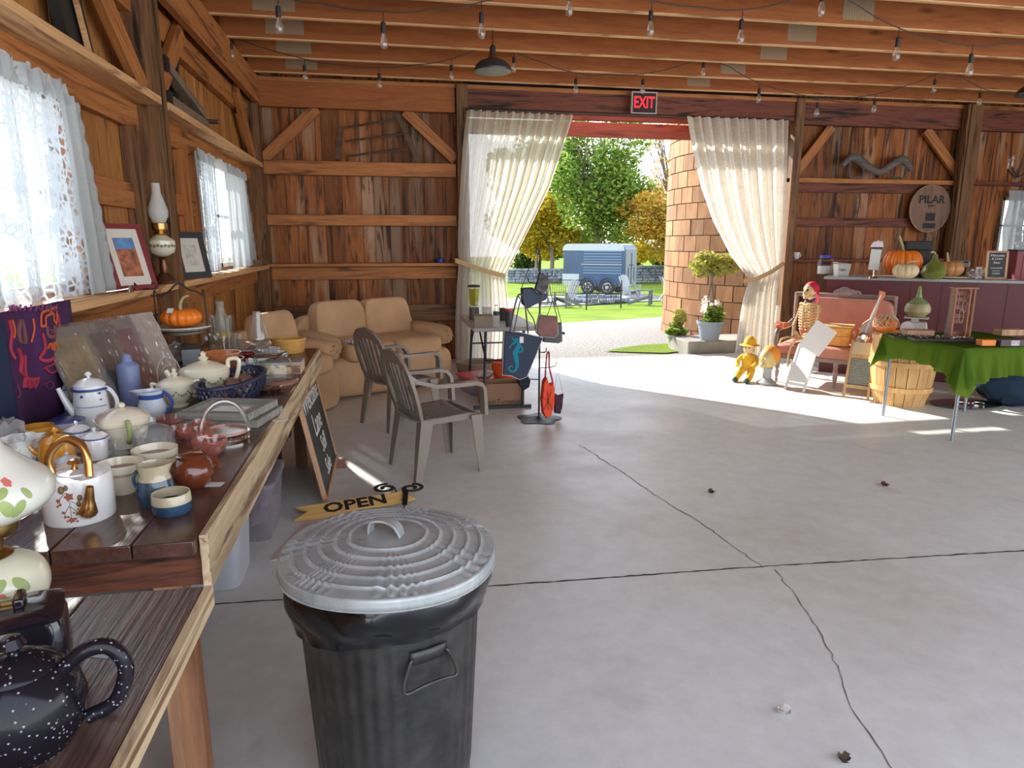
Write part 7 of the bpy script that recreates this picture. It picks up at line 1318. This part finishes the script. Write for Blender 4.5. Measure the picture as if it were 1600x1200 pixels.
pg_ = p + Matrix.Rotation(-.75, 3, 'Z') @ Vector((.03, .02, .1535)); t = thing('gourd', 'tan and green bottle gourd with an upright neck on the kitchen scale', 'gourd', pg_); R = .108; MB().lathe([(0, 0), (R * .6, .006), (R * .98, .05), (R, .085), (R * .85, .125)], 28).build('skin', GB, t); MB().lathe([(R * .85, .125), (R * .55, .155), (R * .25, .18), (R * .17, .22), (R * .13, .26), (R * .06, .285), (0, .29)], 28).build('neck', GBG, t)
p = Vector((4.62, 5.66, ZB)); pumpkin('pumpkin', 'orange pumpkin wrapped in tangled pale twine on the bushel barrel', p, .10, .165, PUMP, 14); t = thing('twine', 'tangled pale twine draped over the barrel pumpkin', 'twine', p); m = MB()
for i in range(16):
    a_ = q.uniform(0, 6.3); b_ = a_ + q.uniform(1.2, 3); m.tube([((.106 + .006 * math.sin(3 * s)) * math.sin(th) * math.cos(a_ + (b_ - a_) * s), (.106 + .006 * math.sin(3 * s)) * math.sin(th) * math.sin(a_ + (b_ - a_) * s), .085 + .098 * math.cos(th)) for s, th in [(j / 12, .35 + 1.5 * abs(math.sin(j / 12 * PI + i))) for j in range(13)]], .0032, 5)
m.build('strands', plain('pale_twine', (.58, .46, .30), .8), t)
tag(MB().b2((-.10, -.06, 0), (.12, .06, .045)).build('wooden_case', W_PINE, loc=(tx0 + .20, ty0 + .72, Zt), rot=-.35, bevel=.003), 'small lidded wooden box at the far left corner of the green cloth', 'box')
# washboard
p = Vector((4.50, 5.82, 0)); t = thing('washboard', 'old wooden washboard with a ribbed metal panel leaning on the barrel', 'washboard', p, (-.30, 0, math.radians(-50))); WP = wood('washboard_wood', (.42, .25, .10), (.62, .42, .20), 'Z', knots=0, dens=12)
for x in (-.12, .10): MB().b2((x, -.012, 0), (x + .022, .012, .58)).build('rail', WP, t)
MB().b2((-.098, -.01, .10), (.10, .01, .13)).build('crossbar', WP, t); MB().b2((-.098, -.01, .40), (.10, .01, .44)).build('crossbar', WP, t); MB().b2((-.098, -.01, .44), (.10, .004, .56)).build('soap_panel', plain('cream_panel', (.60, .53, .38), .6), t)
MB().grid(lambda u, v: (-.098 + .198 * u, .003 * math.sin(v * 110), .13 + .27 * v), 4, 200).build('ribbed_metal', plain('zinc_ribs', (.36, .38, .34), .35, .7), t, ang=180)
# ---------------------------------------------------------------- pink settee
PINK = plain('salmon_velvet', (.50, .22, .16), .75, var=.12, vs=4); CORAL = plain('coral_arm_pad', (.62, .09, .05), .7); CARV = wood('carved_grey_wood', (.17, .12, .11), (.34, .27, .25), 'X', knots=0, dens=8)
FLp = Vector((4.15, 6.76, 0)); sang = math.radians(-50); t = thing('settee', 'antique salmon pink velvet settee with carved wooden frame and turned legs', 'settee', FLp, sang); W = 1.05; Dp = .54
cushion(MB(), (W / 2, Dp / 2, .36), (W - .02, Dp, .15), e=.22).build('seat', PINK, t, ang=70)
cushion(MB(), (W / 2 + .04, Dp + .02, .66), (W - .12, .12, .50), e=.22, rx=-.10).build('back_upholstery', PINK, t, ang=70)
MB().b2((.02, .0, .27), (W - .02, .03, .31)).build('seat_rail', CARV, t)
m = MB(); m.beam((.02, Dp + .06, .93), (W - .02, Dp + .06, .93), .045, .05); m.build('top_rail', CARV, t, bevel=.01)
cr = MB(); cr.ell((W / 2, Dp + .05, .965), (.12, .03, .05), 20, 8, lambda a, b: 1 + .15 * math.cos(5 * a)); [cr.tube(arc((W / 2 + s * .13, Dp + .05, .95), .035, 0, 5.2 * s + (PI if s < 0 else 0), 12), .012, 6) for s in (-1, 1)]; cr.ell((W / 2, Dp + .045, 1.0), (.05, .02, .03), 12, 6); cr.build('carved_crest', CARV, t)
for x in (.02, W - .02):
    MB().tube([(x, Dp + .06, .28), (x, Dp + .07, .6), (x, Dp + .06, .95)], .022, 8).build('back_post', CARV, t)
    m = MB(); m.tube([(x, .04, .36), (x, .0, .45), (x, .02, .54), (x, .10, .58), (x, .30, .58), (x, Dp, .64)], [.02, .022, .026, .026, .02, .02], 8); m.build('arm', CARV, t); cushion(MB(), (x, .16, .61), (.07, .26, .05), e=.4).build('arm_pad', CORAL, t, ang=70)
for x, y in ((.05, .03), (W * .62, .03), (W - .05, .03), (.05, Dp + .03), (W - .05, Dp + .03)): m = MB(); m.lathe([(.012, 0), (.018, .02), (.012, .05), (.02, .08), (.026, .12), (.016, .145), (.028, .17), (.022, .20), (.03, .28)], 14, (x, y, 0)); m.build('leg', CARV, t)
SM = Matrix.Translation(FLp) @ Matrix.Rotation(sang, 4, 'Z')
sp_ = lambda x, y, z: SM @ Vector((x, y, z))
# picnic basket
wk = plain('orange_wicker', (.66, .30, .05), .55, var=.2, vs=30); t = thing('picnic_basket', 'orange wicker picnic basket with a flat pale wooden lid on the settee', 'basket', sp_(.60, .18, .437), sang + .12, scale=1.1)
def ring(s, w, d, z): return [(x * w / 2 * s, y * d / 2 * s, zz) for x, y, zz in sq(1, z, 40, .3)]
m = MB(); rows = [ring(.84 + .012 * j + (.012 if j % 2 else 0), .25, .20, .004 + .012 * j) for j in range(15)]; loft(m, rows); m.build('woven_body', wk, t, ang=20); m = MB(); [m.tube(ring(s, .25, .20, z), .006, 5, closed=True) for s, z in ((1.03, .175), (.96, .095))]; m.build('rim', wk, t)
MB().box((0, 0, .192), (.27, .22, .016)).build('lid', plain('pale_lid_wood', (.70, .50, .22), .5), t, bevel=.004); m = MB(); m.tube([(.136, -.05, .15), (.15, -.04, .12), (.155, 0, .09), (.15, .04, .12), (.136, .05, .15)], .005, 6); m.build('handle', plain('cream_cord', (.7, .6, .42), .7), t)
# dulcimer
p = sp_(.82, .20, .44); OWD = plain('orange_lacquer', (.62, .17, .03), .35); t = thing('dulcimer', 'orange sided dulcimer with a pale face standing on the right of the settee', 'instrument', p, (-.12, .26, sang + .2))
body_pts = [(-.0, 0), (.05, .01), (.075, .06), (.06, .12), (.075, .18), (.05, .25), (.03, .30), (.022, .48), (.04, .55), (.03, .60), (-.03, .60), (-.015, .54), (-.012, .30), (-.05, .25), (-.075, .18), (-.06, .12), (-.075, .06), (-.05, .01)]
MB().prism(body_pts, .045).build('body', OWD, t, bevel=.006); MB().prism([(x * .82, z * .98 + .004) for x, z in body_pts[:8] + [(.018, .5), (-.01, .5)] + body_pts[12:]], .004, Matrix.Translation((0, -.025, 0))).build('face', plain('pale_sound_board', (.48, .43, .38), .4), t)
MB().ell((-.0, -.028, .10), (.055, .008, .055), 20, 8).build('sound_disc', SILV, t); m = MB(); [m.tube([(x, -.031, .06), (x * .6, -.031, .56)], .0012, 4) for x in (-.008, 0, .008)]; m.build('strings', SILV, t)
# skeleton, seated, red bandana
BONE = plain('aged_bone', (.58, .42, .20), .6, var=.25, vs=12); sk = thing('skeleton', 'seated toy skeleton wearing a red bandana at the left end of the settee', 'skeleton', sp_(.27, .25, .437), sang - .55); b = MB()
b.tube([(0, .03, .04), (0, .045, .14), (0, .04, .26), (0, .02, .38), (0, .0, .47)], .014, 8); b.ell((0, .02, .05), (.075, .045, .045), 16, 8, lambda a, c_: 1 + .2 * math.cos(2 * a))
for i in range(9):
    z = .40 - .030 * i; w = .075 + .035 * math.sin(PI * (i + 1.5) / 10); 
    for s in (-1, 1): b.tube([(0, .04, z + .012), (s * w * .8, .045, z + .008), (s * w, .0, z - .004), (s * w * .75, -.055, z - .02), (s * .015, -.078 + .004 * i, z - .022)], .0065, 6)
b.tube([(0, -.07, .40), (0, -.078, .28), (0, -.072, .17)], [.012, .013, .006], 8)
for s in (-1, 1): b.tube([(0, -.06, .405), (s * .06, -.045, .42), (s * .125, .0, .415)], .008, 6); b.ell((s * .10, .045, .36), (.035, .008, .045), 8, 6); b.ell((s * .128, 0, .405), (.018, .018, .018), 8, 6)
b.tube([(-.128, 0, .40), (-.15, -.02, .27), (-.155, -.06, .17)], [.011, .009, .011], 8); b.tube([(-.155, -.06, .17), (-.13, -.20, .14), (-.12, -.24, .17)], .008, 6); b.tube([(.128, 0, .40), (.14, .0, .28), (.14, -.02, .16)], [.011, .009, .011], 8); b.tube([(.14, -.02, .16), (.11, -.12, .10), (.07, -.18, .08)], .008, 6)
for s in (-1, 1): b.tube([(s * .05, -.01, .04), (s * .08, -.15, .05), (s * .09, -.26, .03)], [.013, .011, .014], 8); b.tube([(s * .09, -.26, .03), (s * .09, -.30, -.10), (s * .09, -.30, -.24)], [.011, .009, .01], 8)
for hx, hy, hz, s in ((-.12, -.24, .17, -1), (.07, -.18, .08, 1)):
    for f in range(4): b.tube([(hx + (f - 1.5) * .012, hy, hz), (hx + (f - 1.5) * .015, hy - .03, hz + .03 + .004 * f), (hx + (f - 1.5) * .014, hy - .035, hz + .06 - .006 * abs(f - 1.5))], [.006, .005, .0035], 6)
    b.tube([(hx - s * .02, hy, hz), (hx - s * .04, hy - .015, hz + .02), (hx - s * .038, hy - .03, hz + .035)], [.006, .005, .004], 6); b.ell((hx, hy, hz), (.026, .012, .02), 10, 6)
b.build('bones', BONE, sk)
h_ = MB(); h_.ell((0, -.005, .565), (.062, .078, .072), 24, 16, lambda a, c_: 1 - .10 * math.exp(-((a - 3 * PI / 2) / .3) ** 2) * (1 if 1.3 < c_ < 1.9 else 0)); h_.ell((0, -.055, .515), (.038, .032, .034), 16, 10); h_.tube([(-.04, -.01, .53), (-.034, -.045, .49), (0, -.075, .482), (.034, -.045, .49), (.04, -.01, .53)], .011, 8)
for s in (-1, 1): h_.tube([(s * .052, -.01, .545), (s * .046, -.05, .545), (s * .03, -.07, .55)], .008, 6)
h_.tube([(0, -.078, .565), (0, -.088, .54), (0, -.082, .535)], [.006, .009, .005], 6)
[h_.box((-.021 + .007 * i, -.083 + .3 * abs(i - 3) ** 2 * .004, .505), (.006, .006, .014)) for i in range(7)]
sku = h_.build('skull', BONE, sk); e_ = MB(); [e_.ell((s * .026, -.066, .563), (.016, .012, .017), 12, 8) for s in (-1, 1)]; e_.ell((0, -.082, .535), (.007, .006, .010), 8, 6); e_.build('eye_sockets', plain('dark_sockets', (.03, .015, .01), .9), sku)
REDC = plain('red_bandana', (.45, .006, .035), .75); bd_ = MB(); bd_.grid(lambda u, v: ((.069) * math.sin(PI * (.02 + .62 * v)) * math.cos(2 * PI * u), .012 + (.082) * math.sin(PI * (.02 + .62 * v)) * math.sin(2 * PI * u) * (.82 if math.sin(2 * PI * u) < 0 else 1), .578 + .075 * math.cos(PI * (.02 + .62 * v)) + .02 * max(0, -math.sin(2 * PI * u)) * v), 36, 14, cu=True); bd_.build('bandana', REDC, sk, solid=.003)
kn = MB(); kn.ell((.0, .095, .535), (.02, .016, .016), 10, 6); ribbon(kn, [(0, .095, .53), (.015, .10, .48), (.01, .095, .42)], .03, .004, (0, 1, 0)); ribbon(kn, [(0, .095, .53), (-.02, .10, .49), (-.03, .095, .44)], .025, .004, (0, 1, 0)); kn.build('bandana_knot', REDC, sk)
MB().tube([(.05 * math.cos(a), .05 * math.sin(a) * .8, .455 + .012 * math.sin(2 * a)) for a in [2 * PI * i / 16 for i in range(16)]], .014, 6, closed=True).build('dark_scarf', plain('dark_scarf', (.05, .045, .06), .9), sk)
t = thing('bone_candle', 'pale ringed bone coloured stick upright beside the skeleton on the red arm pad', 'stick', sp_(-.02, .12, .635)); m = MB(); m.lathe([(.02, 0)] + [(.02 + .006 * (i % 2), .012 * i + .01) for i in range(12)] + [(.016, .16), (.022, .175), (.014, .19), (0, .192)], 16); m.build('body', C_CREAM, t)
# doll, bust head, white board
DY = plain('yellow_doll_cloth', (.72, .42, .03), .8, var=.2, vs=20); p = Vector((3.93, 6.86, 0)); t = thing('scarecrow_doll', 'small yellow dressed scarecrow doll with a wide hat on the floor by the curtain', 'doll', p, -.9, scale=1.18); m = MB()
cushion(m, (0, 0, .17), (.13, .10, .17), e=.7); m.tube([(-.04, -.02, .11), (-.055, -.09, .06), (-.055, -.15, .02)], [.036, .032, .028], 10); m.tube([(.04, -.02, .11), (.055, -.09, .06), (.055, -.15, .02)], [.036, .032, .028], 10); m.tube([(-.05, 0, .23), (-.09, -.04, .18), (-.07, -.08, .14)], [.026, .023, .02], 8); m.tube([(.05, 0, .23), (.09, -.04, .18), (.07, -.08, .14)], [.026, .023, .02], 8); m.build('body', DY, t, ang=60)
MB().ell((0, -.01, .305), (.05, .048, .055), 16, 12).build('head', plain('doll_skin', (.62, .45, .26), .7), t); MB().lathe([(.095, .335), (.06, .345), (.05, .39), (.02, .42), (0, .425)], 24).build('hat', DY, t); [MB().ell((x, -.16, .025), (.026, .04, .025), 10, 6).build('shoe', plain('doll_shoe%d' % (x > 0), (.03, .07, .07), .6), t) for x in (-.055, .055)]
m = MB(); [m.ell((x, -.055, .315), (.006, .004, .007), 6, 5) for x in (-.018, .018)]; m.build('eyes', BLKP, t); m = MB(); [m.tube([(s * .035, -.02, .33), (s * .05, -.02, .28)], .009, 5) for s in (-1, 1)]; m.build('straw_hair', STEM, t)
p = Vector((4.02, 6.62, 0)); t = thing('bust_head', 'painted mannequin head with orange hair on a grey plinth beside the doll', 'bust', p, -1.2, scale=1.15); MB().lathe([(.085, 0), (.09, .02), (.06, .04), (.04, .06), (.038, .13), (.05, .16)], 24).build('neck_plinth', plain('grey_plaster', (.33, .34, .34), .6), t)
m = MB(); m.ell((0, 0, .245), (.075, .09, .10), 24, 16); m.ell((0, -.085, .235), (.013, .02, .022), 10, 8); m.ell((0, -.07, .19), (.035, .03, .03), 12, 8); m.ell((0, -.083, .205), (.02, .010, .007), 10, 6); m.build('face', plain('painted_face', (.58, .42, .16), .5), t)
m = MB(); m.ell((0, .03, .27), (.085, .09, .10), 24, 14); m.build('hair', plain('orange_hair', (.72, .26, .03), .8), t); m = MB(); [m.ell((s * .03, -.083, .252), (.013, .006, .008), 8, 6) for s in (-1, 1)]; m.build('eyes', plain('eye_white', (.6, .6, .55), .4), t)
WB = plain('white_board_paint', (.74, .74, .72), .5); p = Vector((4.12, 6.26, 0)); t = thing('white_step_board', 'white painted folding step board leaning against the settee front', 'board', p, (-.44, 0, math.radians(-62)))
for x in (-.11, .09): MB().b2((x, -.01, 0), (x + .02, .01, .50)).build('rail', WB, t)
MB().b2((-.09, -.006, .10), (.09, .004, .48)).build('panel', WB, t); MB().b2((-.09, -.009, .06), (.09, .009, .085)).build('crossbar', WB, t); MB().b2((-.11, -.012, .48), (.11, .012, .505)).build('top_rail', plain('grey_rail', (.5, .52, .5), .5), t)
t = MB().box((0, 0, .17), (.23, .004, .30)).build('white_sheet', plain('bright_white_card', (.78, .78, .76), .6), loc=(4.24, 6.27, .40), rot=(-.18, .52, math.radians(-45))); tag(t, 'blank white card tilted on top of the white step board', 'card')
t = thing('metal_tray', 'large oval polished metal tray lying on the floor under the green cloth table', 'tray', PZ(1508, 634), -.2); MB().lathe([(.20, 0), (.25, .006), (.31, .02), (.315, .024), (.30, .022), (.24, .010), (0, .006)], 48, sy=.6).build('tray', SILV, t); m = MB(); [m.tube(arc((x, 0, .025), .05, 0, PI, 9, 'XY', 1), .006, 6) for x in (-.02, .12)]; m.build('inner_wares', SILV, t)
t = thing('dark_blue_cloth', 'dark blue cloth bundle on the floor at the right edge behind the card table', 'cloth', (5.95, 5.35, 0)); crumple(MB(), (0, 0, .22), (.48, .30, .24), 9, .12, 30, 16).build('folds', plain('dark_blue_cloth', (.010, .03, .06), .9), t, ang=60)
